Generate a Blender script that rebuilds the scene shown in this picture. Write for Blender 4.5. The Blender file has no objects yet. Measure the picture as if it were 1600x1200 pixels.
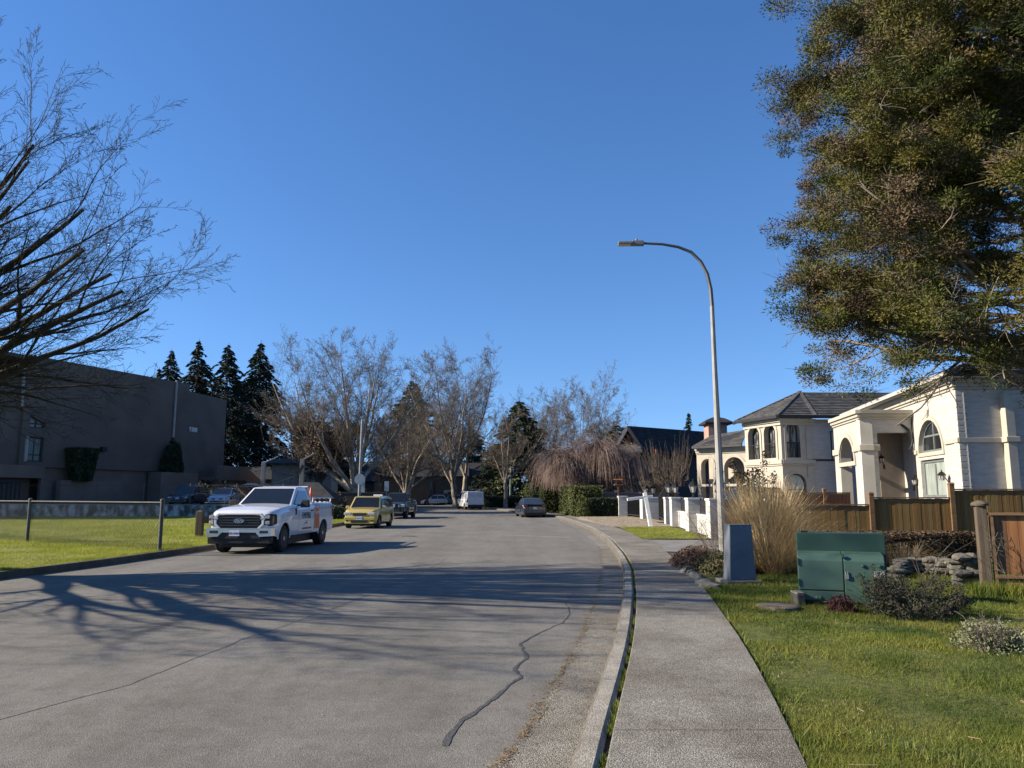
import bpy, bmesh, math, random
import numpy as np
from mathutils import Vector, Matrix
from mathutils.geometry import tessellate_polygon

S = bpy.context.scene
C = S.collection
R = math.radians
# ------------------------------------------------------------ camera, sky, sun, exposure
CAM_H, PITCH, FPX = 1.7, R(8.2), 1200.0
cd = bpy.data.cameras.new('camera')
cam = bpy.data.objects.new('camera', cd); C.objects.link(cam)
cam.location = (0, 0, CAM_H); cam.rotation_euler = (R(90) + PITCH, 0, 0)
cd.sensor_width = 36; cd.lens = 36 * FPX / 1600; cd.clip_start = 0.1; cd.clip_end = 3000
S.camera = cam
SUN_EL, SUN_AZ = R(27), R(-93)            # azimuth from +Y towards +X: the sun stands to the left
w = bpy.data.worlds.new('World'); S.world = w; w.use_nodes = True
nt = w.node_tree; nt.nodes.clear()
sky = nt.nodes.new('ShaderNodeTexSky'); sky.sky_type = 'NISHITA'; sky.sun_disc = False
sky.sun_elevation = SUN_EL; sky.sun_rotation = SUN_AZ
sky.altitude = 0; sky.air_density = .95; sky.dust_density = 0.0; sky.ozone_density = 3.0
bg = nt.nodes.new('ShaderNodeBackground'); bg.inputs[1].default_value = 0.094
wo = nt.nodes.new('ShaderNodeOutputWorld')
tc_ = nt.nodes.new('ShaderNodeTexCoord'); sx_ = nt.nodes.new('ShaderNodeSeparateXYZ'); cx_ = nt.nodes.new('ShaderNodeCombineXYZ')
ma_ = nt.nodes.new('ShaderNodeMath'); ma_.operation = 'MULTIPLY_ADD'; ma_.inputs[1].default_value = .9; ma_.inputs[2].default_value = .115   # clear winter air: keeps the horizon blue
hs_ = nt.nodes.new('ShaderNodeHueSaturation'); hs_.inputs['Saturation'].default_value = 1.2; hs_.inputs['Hue'].default_value = .507
nt.links.new(tc_.outputs['Generated'], sx_.inputs[0])
for i_ in (0, 1): nt.links.new(sx_.outputs[i_], cx_.inputs[i_])
nt.links.new(sx_.outputs[2], ma_.inputs[0]); nt.links.new(ma_.outputs[0], cx_.inputs[2]); nt.links.new(cx_.outputs[0], sky.inputs[0])
nt.links.new(sky.outputs[0], hs_.inputs['Color']); nt.links.new(hs_.outputs[0], bg.inputs[0]); nt.links.new(bg.outputs[0], wo.inputs[0])
sd = bpy.data.lights.new('sun', 'SUN'); sd.energy = 5.0; sd.angle = R(0.5); sd.color = (1, .89, .73)
sun = bpy.data.objects.new('sun', sd); C.objects.link(sun)
sdir = Vector((math.sin(SUN_AZ) * math.cos(SUN_EL), math.cos(SUN_AZ) * math.cos(SUN_EL), math.sin(SUN_EL)))
sun.rotation_euler = sdir.to_track_quat('Z', 'Y').to_euler(); sun.location = sdir * 60
S.view_settings.view_transform = 'Standard'; S.view_settings.look = 'None'
S.view_settings.exposure = 1.15; S.view_settings.gamma = 1; S.view_settings.use_curve_mapping = False

# ------------------------------------------------------------ pixel helpers (photo is 1600 x 1200)
def ray(px, py):
    u, v = (px - 800) / FPX, (600 - py) / FPX
    return Vector((u, math.cos(PITCH) - v * math.sin(PITCH), math.sin(PITCH) + v * math.cos(PITCH)))
def G(px, py, z=0.0):
    d = ray(px, py); t = (z - CAM_H) / d.z
    return Vector((d.x * t, d.y * t, z))
def D(px, py, y):
    d = ray(px, py); t = y / d.y
    return Vector((d.x * t, y, CAM_H + d.z * t))
def onwall(px, py, A, B):
    A = Vector((A[0], A[1])); B = Vector((B[0], B[1])); d = ray(px, py)
    e = (B - A).normalized(); n = Vector((-e.y, e.x))
    t = A.dot(n) / (d.x * n.x + d.y * n.y)
    p = Vector((d.x * t, d.y * t))
    return (p - A).dot(e), CAM_H + d.z * t

# ------------------------------------------------------------ materials
MATS = {}
def mat(name, col, rough=.75, col2=None, scale=4.0, var=.12, bump=0.0, bscale=None, metal=0.0, spec=.35, detail=6, stretch=None, fac=(.35, .65), coat=0, trans=0, speck=None, geo=False):
    if name in MATS: return MATS[name]
    m = bpy.data.materials.new(name); m.use_nodes = True; MATS[name] = m
    t = m.node_tree; N = t.nodes; L = t.links; b = N['Principled BSDF']
    b.inputs['Roughness'].default_value = rough; b.inputs['Metallic'].default_value = metal
    b.inputs['Specular IOR Level'].default_value = spec; b.inputs['Coat Weight'].default_value = coat
    if col2 is None:
        col2 = tuple(min(1, c * (1 + var)) for c in col); col = tuple(c * (1 - var) for c in col)
    tc = N.new('ShaderNodeTexCoord'); mp = N.new('ShaderNodeMapping')
    if geo:
        ge = N.new('ShaderNodeNewGeometry'); L.new(ge.outputs['Position'], mp.inputs[0])
    else: L.new(tc.outputs['Object'], mp.inputs[0])
    if stretch: mp.inputs['Scale'].default_value = stretch
    nz = N.new('ShaderNodeTexNoise'); nz.inputs['Scale'].default_value = scale; nz.inputs['Detail'].default_value = detail
    L.new(mp.outputs[0], nz.inputs['Vector'])
    cr = N.new('ShaderNodeValToRGB'); cr.color_ramp.elements[0].position = fac[0]; cr.color_ramp.elements[1].position = fac[1]
    cr.color_ramp.elements[0].color = (*col, 1); cr.color_ramp.elements[1].color = (*col2, 1)
    L.new(nz.outputs[0], cr.inputs[0]); out = cr.outputs[0]
    if speck:                                   # (scale, colour, amount)  coarse specks or stains
        n2 = N.new('ShaderNodeTexNoise'); n2.inputs['Scale'].default_value = speck[0]; n2.inputs['Detail'].default_value = 4
        L.new(mp.outputs[0], n2.inputs['Vector'])
        r2 = N.new('ShaderNodeMapRange'); r2.inputs[1].default_value = .5; r2.inputs[2].default_value = .72; r2.inputs[4].default_value = speck[2]
        L.new(n2.outputs[0], r2.inputs[0])
        mx = N.new('ShaderNodeMix'); mx.data_type = 'RGBA'; L.new(r2.outputs[0], mx.inputs[0]); L.new(out, mx.inputs[6]); mx.inputs[7].default_value = (*speck[1], 1)
        out = mx.outputs[2]
    L.new(out, b.inputs['Base Color'])
    if bump:
        bn = N.new('ShaderNodeTexNoise'); bn.inputs['Scale'].default_value = bscale or scale * 8; bn.inputs['Detail'].default_value = 3
        L.new(mp.outputs[0], bn.inputs['Vector'])
        bp = N.new('ShaderNodeBump'); bp.inputs['Strength'].default_value = bump; bp.inputs['Distance'].default_value = .01
        L.new(bn.outputs[0], bp.inputs['Height']); L.new(bp.outputs[0], b.inputs['Normal'])
    if trans:
        tr = N.new('ShaderNodeBsdfTranslucent'); L.new(out, tr.inputs[0])
        ms = N.new('ShaderNodeMixShader'); ms.inputs[0].default_value = trans
        L.new(b.outputs[0], ms.inputs[1]); L.new(tr.outputs[0], ms.inputs[2]); L.new(ms.outputs[0], N['Material Output'].inputs[0])
    return m
def aggregate(name, cols, scale, patch, patchcol, rough=.85, bump=.5, fine=.5, tint=None):
    """pebbly surface: voronoi stones of several tones, larger stains over them (world position)"""
    m = bpy.data.materials.new(name); m.use_nodes = True; MATS[name] = m
    t = m.node_tree; N = t.nodes; L = t.links; b = N['Principled BSDF']; b.inputs['Roughness'].default_value = rough; b.inputs['Specular IOR Level'].default_value = .25
    ge = N.new('ShaderNodeNewGeometry')
    vo = N.new('ShaderNodeTexVoronoi'); vo.inputs['Scale'].default_value = scale; L.new(ge.outputs['Position'], vo.inputs['Vector'])
    sp = N.new('ShaderNodeSeparateColor'); L.new(vo.outputs['Color'], sp.inputs[0])
    cr = N.new('ShaderNodeValToRGB'); cr.color_ramp.elements[0].color = (*cols[0], 1); cr.color_ramp.elements[1].color = (*cols[-1], 1)
    for i, c in enumerate(cols[1:-1]):
        e = cr.color_ramp.elements.new((i + 1) / (len(cols) - 1)); e.color = (*c, 1)
    L.new(sp.outputs[0], cr.inputs[0])
    def stain(prev, sc, colr, lo, hi, amt, st=(1, 1, 1)):
        n = N.new('ShaderNodeTexNoise'); n.inputs['Scale'].default_value = sc; n.inputs['Detail'].default_value = 8; n.inputs['Roughness'].default_value = .65
        mp_ = N.new('ShaderNodeMapping'); mp_.inputs['Scale'].default_value = st; L.new(ge.outputs['Position'], mp_.inputs[0]); L.new(mp_.outputs[0], n.inputs['Vector'])
        r = N.new('ShaderNodeMapRange'); r.inputs[1].default_value = lo; r.inputs[2].default_value = hi; r.inputs[4].default_value = amt; L.new(n.outputs[0], r.inputs[0])
        mx = N.new('ShaderNodeMix'); mx.data_type = 'RGBA'; mx.blend_type = 'MULTIPLY'
        L.new(r.outputs[0], mx.inputs[0]); L.new(prev, mx.inputs[6]); mx.inputs[7].default_value = (*colr, 1)
        return mx.outputs[2]
    out = stain(cr.outputs[0], patch, patchcol, .42, .62, .8)
    out = stain(out, patch * 7, (.72, .7, .68), .45, .65, .6)
    out = stain(out, .9, (.78, .77, .76), .42, .62, .8, (1, .07, 1)); out = stain(out, .35, (.6, .58, .55), .6, .72, .7)
    L.new(out, b.inputs['Base Color'])
    bp = N.new('ShaderNodeBump'); bp.inputs['Strength'].default_value = bump; bp.inputs['Distance'].default_value = .006
    L.new(vo.outputs['Distance'], bp.inputs['Height']); bp.invert = True
    L.new(bp.outputs[0], b.inputs['Normal'])
    return m

# ------------------------------------------------------------ mesh building
class MB:
    def __init__(s): s.v = []; s.f = []; s.m = []
    def add(s, vs, fs, m=0, M=None):
        o = len(s.v)
        s.v += [tuple(M @ Vector(p)) for p in vs] if M else [tuple(p) for p in vs]
        s.f += [tuple(i + o for i in f) for f in fs]
        s.m += [m] * len(fs) if isinstance(m, int) else list(m)
        return s
    def box(s, c, d, m=0, rz=0, M=None, top=None):
        hx, hy, hz = d[0] / 2, d[1] / 2, d[2] / 2; tx, ty = top or (1, 1)
        ca, sa = math.cos(rz), math.sin(rz); vs = []
        for z, kx, ky in ((-hz, 1, 1), (hz, tx, ty)):
            for x, y in ((-1, -1), (1, -1), (1, 1), (-1, 1)):
                X, Y = x * hx * kx, y * hy * ky
                vs.append((c[0] + X * ca - Y * sa, c[1] + X * sa + Y * ca, c[2] + z))
        return s.add(vs, [(3, 2, 1, 0), (4, 5, 6, 7), (0, 1, 5, 4), (1, 2, 6, 5), (2, 3, 7, 6), (3, 0, 4, 7)], m, M)
    def bar(s, a, b, w, h, m=0, M=None):
        """rectangular bar from a to b, width w (horizontal), height h"""
        a = Vector(a); b = Vector(b); d = (b - a).normalized()
        up = Vector((0, 0, 1)) if abs(d.z) < .95 else Vector((0, 1, 0))
        x = d.cross(up).normalized(); y = x.cross(d).normalized()
        vs = []
        for p in (a, b):
            for i, j in ((-1, -1), (1, -1), (1, 1), (-1, 1)): vs.append(p + x * (i * w / 2) + y * (j * h / 2))
        return s.add(vs, [(3, 2, 1, 0), (4, 5, 6, 7), (0, 1, 5, 4), (1, 2, 6, 5), (2, 3, 7, 6), (3, 0, 4, 7)], m, M)
    def tube(s, pts, rad, n=8, m=0, M=None, cap=True):
        pts = [Vector(p) for p in pts]; rad = [rad] * len(pts) if not hasattr(rad, '__len__') else rad
        vs = []; fs = []; px = None
        for i, p in enumerate(pts):
            d = (pts[min(i + 1, len(pts) - 1)] - pts[max(i - 1, 0)]).normalized()
            if px is None:
                px = d.cross(Vector((0, 0, 1)) if abs(d.z) < .9 else Vector((1, 0, 0))).normalized()
            px = (px - d * px.dot(d)).normalized(); py = d.cross(px)
            for k in range(n):
                a = 2 * math.pi * (k + .5) / n; vs.append(p + (px * math.cos(a) + py * math.sin(a)) * rad[i])
        for i in range(len(pts) - 1):
            for k in range(n):
                k2 = (k + 1) % n; fs.append((i * n + k, i * n + k2, (i + 1) * n + k2, (i + 1) * n + k))
        if cap: fs += [tuple(range(n - 1, -1, -1)), tuple(range((len(pts) - 1) * n, len(pts) * n))]
        return s.add(vs, fs, m, M)
    def lathe(s, prof, n=16, m=0, M=None):
        vs = []; fs = []
        for r, z in prof:
            for k in range(n):
                a = 2 * math.pi * (k + .5) / n; vs.append((r * math.cos(a), r * math.sin(a), z))
        for i in range(len(prof) - 1):
            for k in range(n):
                k2 = (k + 1) % n; fs.append((i * n + k, i * n + k2, (i + 1) * n + k2, (i + 1) * n + k))
        fs += [tuple(range(n - 1, -1, -1)), tuple(range((len(prof) - 1) * n, len(prof) * n))]
        return s.add(vs, fs, m, M)
    def plate(s, outer, holes, t, M, m=0):
        """flat plate in the XY plane of M with holes, thickness t towards -Z"""
        rings = [outer] + holes; flat = [p for r in rings for p in r]; n = len(flat)
        tri = tessellate_polygon([[Vector((p[0], p[1], 0)) for p in r] for r in rings])
        vs = [(p[0], p[1], 0) for p in flat] + [(p[0], p[1], -t) for p in flat]; fs = []
        for a, b, c in tri:
            A, B, Cc = flat[a], flat[b], flat[c]
            if (B[0] - A[0]) * (Cc[1] - A[1]) - (B[1] - A[1]) * (Cc[0] - A[0]) < 0: b, c = c, b
            fs += [(a, b, c), (c + n, b + n, a + n)]
        o = 0
        for r in rings:
            k = len(r); ar = sum(r[i][0] * r[(i + 1) % k][1] - r[(i + 1) % k][0] * r[i][1] for i in range(k)); hole = r is not outer
            for i in range(k):
                j = (i + 1) % k; q = (o + i + n, o + j + n, o + j, o + i)
                fs.append(q if (ar > 0) != hole else q[::-1])
            o += k
        return s.add(vs, fs, m, M)
    def raw(s, V, F, m=0):
        o = len(s.v); s.v += [tuple(p) for p in V]; s.f += [tuple(int(i) + o for i in f) for f in F]; s.m += [m] * len(F); return s
def mesh_np(name, V, F, mats, mi=None, smooth=False):
    """fast mesh from numpy arrays, F is (n,3) or (n,4)"""
    me = bpy.data.meshes.new(name); V = np.asarray(V, np.float32); F = np.asarray(F, np.int32); k = F.shape[1]
    me.vertices.add(len(V)); me.vertices.foreach_set('co', V.ravel())
    me.loops.add(F.size); me.loops.foreach_set('vertex_index', F.ravel())
    me.polygons.add(len(F)); me.polygons.foreach_set('loop_start', np.arange(0, F.size, k, dtype=np.int32))
    try: me.polygons.foreach_set('loop_total', np.full(len(F), k, np.int32))
    except Exception: pass
    if mi is not None: me.polygons.foreach_set('material_index', np.asarray(mi, np.int32))
    me.polygons.foreach_set('use_smooth', np.full(len(F), smooth, bool))
    me.update(calc_edges=True)
    for m in (mats if isinstance(mats, (list, tuple)) else [mats]): me.materials.append(m)
    return me
WM = {}
def link(name, me, parent=None, label=None, cat=None, group=None, kind=None):
    o = bpy.data.objects.new(name, me); C.objects.link(o)
    if parent: o.parent = parent
    if label: o['label'] = label
    if cat: o['category'] = cat
    if group: o['group'] = group
    if kind: o['kind'] = kind
    return o
def thing(name, label, cat, loc=(0, 0, 0), rz=0, group=None):
    o = link(name, None, None, label, cat, group); o.location = loc; o.rotation_euler = (0, 0, rz); o.empty_display_size = .2
    WM[o.name] = Matrix.Translation(Vector(loc)) @ Matrix.Rotation(rz, 4, 'Z')
    return o
def tomesh(name, mb, mats, inv=None, bevel=0, seg=2, smooth=False, angle=40):
    me = bpy.data.meshes.new(name)
    vs = [tuple(inv @ Vector(p)) for p in mb.v] if inv else mb.v
    me.from_pydata(vs, [], mb.f)
    for m in (mats if isinstance(mats, (list, tuple)) else [mats]): me.materials.append(m)
    me.polygons.foreach_set('material_index', np.array(mb.m, np.int32))
    if bevel:
        bm = bmesh.new(); bm.from_mesh(me); bmesh.ops.remove_doubles(bm, verts=bm.verts, dist=1e-5)
        ed = [e for e in bm.edges if len(e.link_faces) == 2 and e.calc_face_angle(0) > R(25)]
        bmesh.ops.bevel(bm, geom=ed, offset=bevel, segments=seg, affect='EDGES', profile=.6, clamp_overlap=True)
        bm.to_mesh(me); bm.free()
    if smooth:
        me.polygons.foreach_set('use_smooth', np.ones(len(me.polygons), bool))
        try: me.set_sharp_from_angle(angle=R(angle))
        except Exception: pass
    me.update(); return me
def part(name, mb, mats, parent=None, world=False, bevel=0, seg=2, smooth=False, angle=40, label=None, cat=None, group=None, kind=None):
    """one mesh object; world=True when mb holds world coordinates and parent is a placed thing"""
    inv = None
    if world and parent:
        root = parent
        while root.parent: root = root.parent
        if root.name in WM: inv = WM[root.name].inverted()
    return link(name, tomesh(name, mb, mats, inv, bevel, seg, smooth, angle), parent, label, cat, group, kind)
def copy_tree(o, parent=None):
    c = o.copy(); C.objects.link(c)
    if parent: c.parent = parent
    elif o.name in WM: pass
    for ch in list(o.children): copy_tree(ch, c)
    return c
def text_mb(txt, size, ext=.003, bold=0.0, shear=0.0, M=None, mb=None, m=0, sx=1):
    cu = bpy.data.curves.new('t', 'FONT'); cu.body = txt; cu.size = size; cu.extrude = ext; cu.align_x = 'CENTER'; cu.align_y = 'CENTER'
    cu.offset = bold; cu.space_character = 1.08; cu.shear = shear; cu.resolution_u = 3
    o = bpy.data.objects.new('t', cu); C.objects.link(o)
    me = bpy.data.meshes.new_from_object(o.evaluated_get(bpy.context.evaluated_depsgraph_get()))
    mb = mb or MB()
    mb.add([Vector((v.co.x * sx, v.co.y, v.co.z)) for v in me.vertices], [tuple(p.vertices) for p in me.polygons], m, M)
    bpy.data.objects.remove(o); bpy.data.curves.remove(cu); bpy.data.meshes.remove(me)
    return mb
def facing(p, nrm, up=(0, 0, 1)):
    """matrix whose +Z looks along nrm, +Y along up"""
    z = Vector(nrm).normalized(); u = Vector(up); x = u.cross(z).normalized(); y = z.cross(x)
    M = Matrix((x, y, z)).transposed().to_4x4(); M.translation = Vector(p); return M

# ------------------------------------------------------------ foliage helpers
def cards(P, size, rng, aspect=.5, droop=None, spread=1.0, tri=False):
    """leaf-sized faces at points P, random orientation; returns V,F (quads or tris)"""
    n = len(P); sz = size * rng.uniform(.6, 1.3, n)[:, None]
    a = rng.normal(size=(n, 3)); a /= np.linalg.norm(a, axis=1)[:, None]
    if droop is not None:
        a = a * spread + np.asarray(droop)[None, :] if np.ndim(droop) == 1 else a * spread + droop
        a /= np.linalg.norm(a, axis=1)[:, None]
    b = np.cross(a, rng.normal(size=(n, 3))); b /= np.linalg.norm(b, axis=1)[:, None]
    a = a * sz; b = b * sz * aspect
    if tri:
        V = np.stack([P - b * .5, P + b * .5, P + a], 1).reshape(-1, 3); F = np.arange(3 * n).reshape(n, 3)
    else:
        V = np.stack([P - a * .5, P + b * .5, P + a * .5, P - b * .5], 1).reshape(-1, 3); F = np.arange(4 * n).reshape(n, 4)
    return V, F
def segs_mesh(A, B, ra, rb, n=3):
    """open prisms for many straight segments at once; returns V,F quads"""
    A = np.asarray(A, float); B = np.asarray(B, float); d = B - A; d /= np.linalg.norm(d, axis=1)[:, None] + 1e-9
    h = np.where(np.abs(d[:, 2:3]) < .9, [[0, 0, 1.]], [[1., 0, 0]])
    x = np.cross(d, h); x /= np.linalg.norm(x, axis=1)[:, None] + 1e-9; y = np.cross(d, x)
    ra = np.broadcast_to(np.asarray(ra, float), (len(A),)); rb = np.broadcast_to(np.asarray(rb, float), (len(A),))
    L = []
    for P, r in ((A, ra), (B, rb)):
        for k in range(n):
            t = 2 * math.pi * k / n; L.append(P + (x * math.cos(t) + y * math.sin(t)) * r[:, None])
    V = np.stack(L, 1).reshape(-1, 3); m = len(A); base = (np.arange(m) * 2 * n)[:, None]
    F = np.concatenate([base + np.array([[k, (k + 1) % n, n + (k + 1) % n, n + k]]) for k in range(n)])
    return V, F
class Tree:
    """recursive limbs; thick ones become tubes, thin ones prisms"""
    def __init__(s, seed, spec): s.r = random.Random(seed); s.spec = spec; s.thick = []; s.A = []; s.B = []; s.ra = []; s.rb = []; s.tips = []; s.mid = []
    def branch(s, p, d, r, L, lev):
        sp = s.spec[min(lev, len(s.spec) - 1)]; rr = s.r; n = sp['n']; step = L / n; pts = [p.copy()]; rads = [r]; d = d.normalized(); last = lev >= len(s.spec) - 1
        for i in range(n):
            t = (i + 1) / n
            d = (d + Vector((rr.gauss(0, 1), rr.gauss(0, 1), rr.gauss(0, 1))) * sp['wob'] + Vector((0, 0, sp['up']))).normalized()
            q = p + d * step * rr.uniform(.85, 1.15); r1 = max(r * (1 - (1 - sp['tap']) * t), s.rmin)
            if r > s.thr: pts.append(q.copy()); rads.append(r1)
            else: s.A.append(tuple(p)); s.B.append(tuple(q)); s.ra.append(rads[-1]); s.rb.append(r1); rads.append(r1)
            if not last and t > sp['start']:
                k = sp['kids'] / max(1, n * (1 - sp['start'])); k = int(k) + (rr.random() < k - int(k))
                for _ in range(k):
                    ax = d.cross(Vector((rr.gauss(0, 1), rr.gauss(0, 1), rr.gauss(0, 1)))).normalized()
                    cdir = Matrix.Rotation(R(rr.gauss(sp['ang'], 9)), 3, ax) @ d
                    s.branch(p + (q - p) * rr.random(), cdir, max(r1 * sp['rr'] * rr.uniform(.7, 1.1), s.rmin), L * sp['lr'] * rr.uniform(.6, 1.15) * (1 - .45 * t), lev + 1)
            p = q
        if r > s.thr: s.thick.append((pts, rads))
        s.tips.append(tuple(p))
        if last: s.mid.append(tuple(p - d * L * .5))
    thr = .03; rmin = .004
    def mesh(s, name, mats, sides=7, tw=3, inv=None):
        V = []; F = []; off = 0
        mb = MB()
        for pts, rads in s.thick: mb.tube(pts, rads, sides if rads[0] > s.thr * 2.5 else 5, cap=False)
        V0 = np.array(mb.v).reshape(-1, 3); F0 = np.array(mb.f, int).reshape(-1, 4)
        if s.A:
            V1, F1 = segs_mesh(s.A, s.B, s.ra, s.rb, tw); V0 = np.concatenate([V0, V1]); F0 = np.concatenate([F0, F1 + len(mb.v)])
        mi = None
        if isinstance(mats, (list, tuple)): mi = np.concatenate([np.zeros(len(mb.f), int), np.ones(len(F0) - len(mb.f), int)])
        return mesh_np(name, V0, F0, mats, mi, smooth=True)
def npx(V): return np.array([tuple(p) for p in V])
# ============================================================ SETTING
rng = np.random.default_rng(7)
M_asph = aggregate('asphalt', [(.128, .121, .106), (.152, .144, .127), (.175, .166, .147), (.24, .228, .20)], 130, .55, (.80, .78, .755), bump=.5)
M_aggr = aggregate('exposed_aggregate', [(.11, .101, .083), (.178, .165, .138), (.24, .224, .19), (.375, .353, .305)], 125, .8, (.6, .56, .52), bump=.9)
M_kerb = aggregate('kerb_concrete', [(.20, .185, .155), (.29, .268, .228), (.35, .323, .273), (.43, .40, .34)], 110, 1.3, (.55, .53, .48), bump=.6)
M_kerbf = aggregate('kerb_face_dimmed', [(.07, .062, .05), (.11, .10, .08), (.15, .135, .11), (.20, .185, .155)], 100, 1.1, (.6, .56, .5), bump=.6)  # dirty tone, darkened to offset the sun's brightness on face and bevel
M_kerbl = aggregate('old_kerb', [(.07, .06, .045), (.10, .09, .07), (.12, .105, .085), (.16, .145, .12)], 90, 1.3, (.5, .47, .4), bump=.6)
M_seal = mat('bitumen_seal', (.062, .06, .058), rough=.75, scale=60, var=.45, bump=.6, bscale=90)
M_seam = mat('dark_seam', (.122, .115, .103), rough=.9, scale=14, var=.22)
M_paint = mat('road_paint', (.33, .32, .3), rough=.7, scale=9, col2=(.17, .165, .16), fac=(.4, .6))
M_soil = mat('soil', (.05, .036, .024), rough=1, scale=6, var=.45, bump=1, bscale=40, geo=True)
M_mulch = mat('bark_mulch', (.045, .03, .02), rough=1, col2=(.10, .072, .05), scale=30, bump=1, bscale=60, geo=True)
M_lawnb = mat('lawn_base', (.045, .055, .012), rough=1, col2=(.11, .115, .025), scale=14, geo=True, bump=1, bscale=90)
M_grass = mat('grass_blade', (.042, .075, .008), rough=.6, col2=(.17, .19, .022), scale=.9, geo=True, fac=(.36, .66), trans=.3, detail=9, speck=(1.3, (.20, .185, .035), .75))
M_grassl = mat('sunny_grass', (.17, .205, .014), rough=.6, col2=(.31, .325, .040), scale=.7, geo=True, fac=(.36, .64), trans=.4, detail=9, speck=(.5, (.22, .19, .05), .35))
M_ground = mat('far_ground', (.06, .062, .03), rough=1, col2=(.10, .09, .05), scale=.08, geo=True)
M_lot = mat('lot_asphalt', (.075, .073, .07), rough=.95, scale=.8, var=.2, geo=True, bump=.5, bscale=60)
M_path = mat('path_concrete', (.17, .16, .15), rough=.9, scale=2, var=.18, geo=True, bump=.4, bscale=80)

def poly(pix, z=0): return [G(x, y, z) for x, y in pix]
KP = [(0, -12), (.02, -4)]
kerb_pix = [(893, 1200), (923, 1117), (947, 1050), (963, 993), (972, 943), (974, 897), (964, 872), (947, 848), (923, 830), (897, 818), (865, 808)]
KL = [Vector((-.95, -6, 0)), Vector((-.1, 2.5, 0))] + poly(kerb_pix) + [Vector((2.3, 64, 0)), Vector((.2, 75, 0)), Vector((-3.6, 100, 0)), Vector((-6, 116, 0))]
KY = np.array([p.y for p in KL]); KX = np.array([p.x for p in KL])
walk_pix = [(1263, 1200), (1237, 1140), (1193, 1057), (1162, 1003), (1133, 963), (1110, 930), (1080, 895), (1047, 867), (1030, 849), (1000, 838), (967, 825)]
WL = [Vector((.55, -6, 0)), Vector((1.25, 2.5, 0))] + poly(walk_pix, .13) + [Vector((4.9, 45, 0)), Vector((4.6, 58, 0)), Vector((3.9, 64, 0)), Vector((1.8, 75, 0)), Vector((-2.1, 100, 0)), Vector((-4.5, 116, 0))]
WY = np.array([p.y for p in WL]); WX = np.array([p.x for p in WL])
def smooth_interp(y, Y, X):
    y = np.asarray(y, float); return sum(np.interp(y + d, Y, X) for d in (-.9, -.45, 0, .45, .9)) / 5
kx = lambda y: smooth_interp(y, KY, KX)
wx = lambda y: smooth_interp(y, WY, WX)
gut_pix = [(800, 1182), (833, 1133), (867, 1067), (903, 1007), (923, 960), (936, 920), (942, 883), (937, 857), (920, 840), (893, 822)]
GLp = [Vector((-1.9, -6, 0)), Vector((-.95, 2.5, 0))] + poly(gut_pix) + [Vector((KX[-5] - .35, 58, 0)), Vector((1.9, 64, 0)), Vector((-.2, 75, 0)), Vector((-4, 100, 0)), Vector((-6.4, 116, 0))]
gx = lambda y: smooth_interp(y, np.array([p.y for p in GLp]), np.array([p.x for p in GLp]))
LP = [Vector((-13.0, -6, 0)), Vector((-11.6, 4, 0))] + poly([(0, 905), (160, 884), (335, 858)]) + [Vector((-9.45, 33, 0)), Vector((-9.55, 45, 0)), Vector((-9.7, 60, 0)), Vector((-10.4, 72, 0)), Vector((-12, 95, 0)), Vector((-15, 108, 0)), Vector((-22, 114, 0)), Vector((-60, 117, 0))]
LY = np.array([p.y for p in LP]); LX = np.array([p.x for p in LP])
lx = lambda y: smooth_interp(y, LY, LX)

def strip(name, ys, xa, xb, z, m, parent=None, kind='structure', nx=1, zf=None):
    """sheet between two curves x = xa(y) and xb(y)"""
    ys = np.asarray(ys, float); A = xa(ys); B = xb(ys); V = []; F = []
    for i, y in enumerate(ys):
        for k in range(nx + 1):
            x = A[i] + (B[i] - A[i]) * k / nx; V.append((x, y, z + (zf(x, y) if zf else 0)))
    for i in range(len(ys) - 1):
        for k in range(nx):
            a = i * (nx + 1) + k; F.append((a, a + 1, a + nx + 2, a + nx + 1))
    return link(name, mesh_np(name, V, F, m, smooth=True), parent, kind=kind)
mb = MB().add([(-900, -300, -.06), (900, -300, -.06), (900, 1500, -.06), (-900, 1500, -.06)], [(0, 1, 2, 3)])
part('ground', mb, M_ground, kind='structure')
ysn = np.concatenate([np.arange(-6, 30, .5), np.arange(30, 117, 1.5)])
road = strip('road', ysn, lx, gx, 0, M_asph, nx=4)
mb = MB().add([(-5.5, 115, .001), (-6, 116.3, .001), (-8, 124, .001), (-12, 130, .001), (-20, 133, .001), (-60, 135, .001), (-60, 115.4, .001), (-22, 112.4, .001), (-15, 106.4, .001)], [tuple(range(9))])
part('side_street', mb, M_asph, kind='structure')
gut = strip('gutter', ysn, gx, lambda y: kx(y) + .015, .004, M_aggr)
yk = list(np.arange(-5.3, 60, 3.05)) + list(np.arange(62.7, 112, 6))
kerb = strip('kerb', ysn, lambda y: kx(y) + .03, lambda y: kx(y) + .16, .05, M_soil)
def run(name, xa, xb, y0, y1, z0, z1, m, parent, bat=.0, bev=.012, face_m=None):
    """solid run between two curves from y0 to y1 (a kerb stone or a slab)"""
    n = max(2, int((y1 - y0) / .7)); b = MB(); ys = np.linspace(y0, y1, n + 1); A = xa(ys); B = xb(ys); vs = []
    for i, y in enumerate(ys): vs += [(A[i], y, z0), (A[i] + bat, y, z1 - bev), (A[i] + bat + bev, y, z1), (B[i] - bev, y, z1), (B[i], y, z1 - bev), (B[i], y, z0)]
    fs = []
    for i in range(n):
        for k in range(5): a = i * 6 + k; fs.append((a, a + 6, a + 7, a + 1)[::-1])
    fs += [(0, 1, 2, 3, 4, 5), tuple(n * 6 + k for k in (5, 4, 3, 2, 1, 0))]
    b.add(vs, fs, [1 if (j < 5 * n and j % 5 < 2) else 0 for j in range(len(fs))]); return part(name, b, [m, m if face_m is None else face_m], parent)
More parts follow.
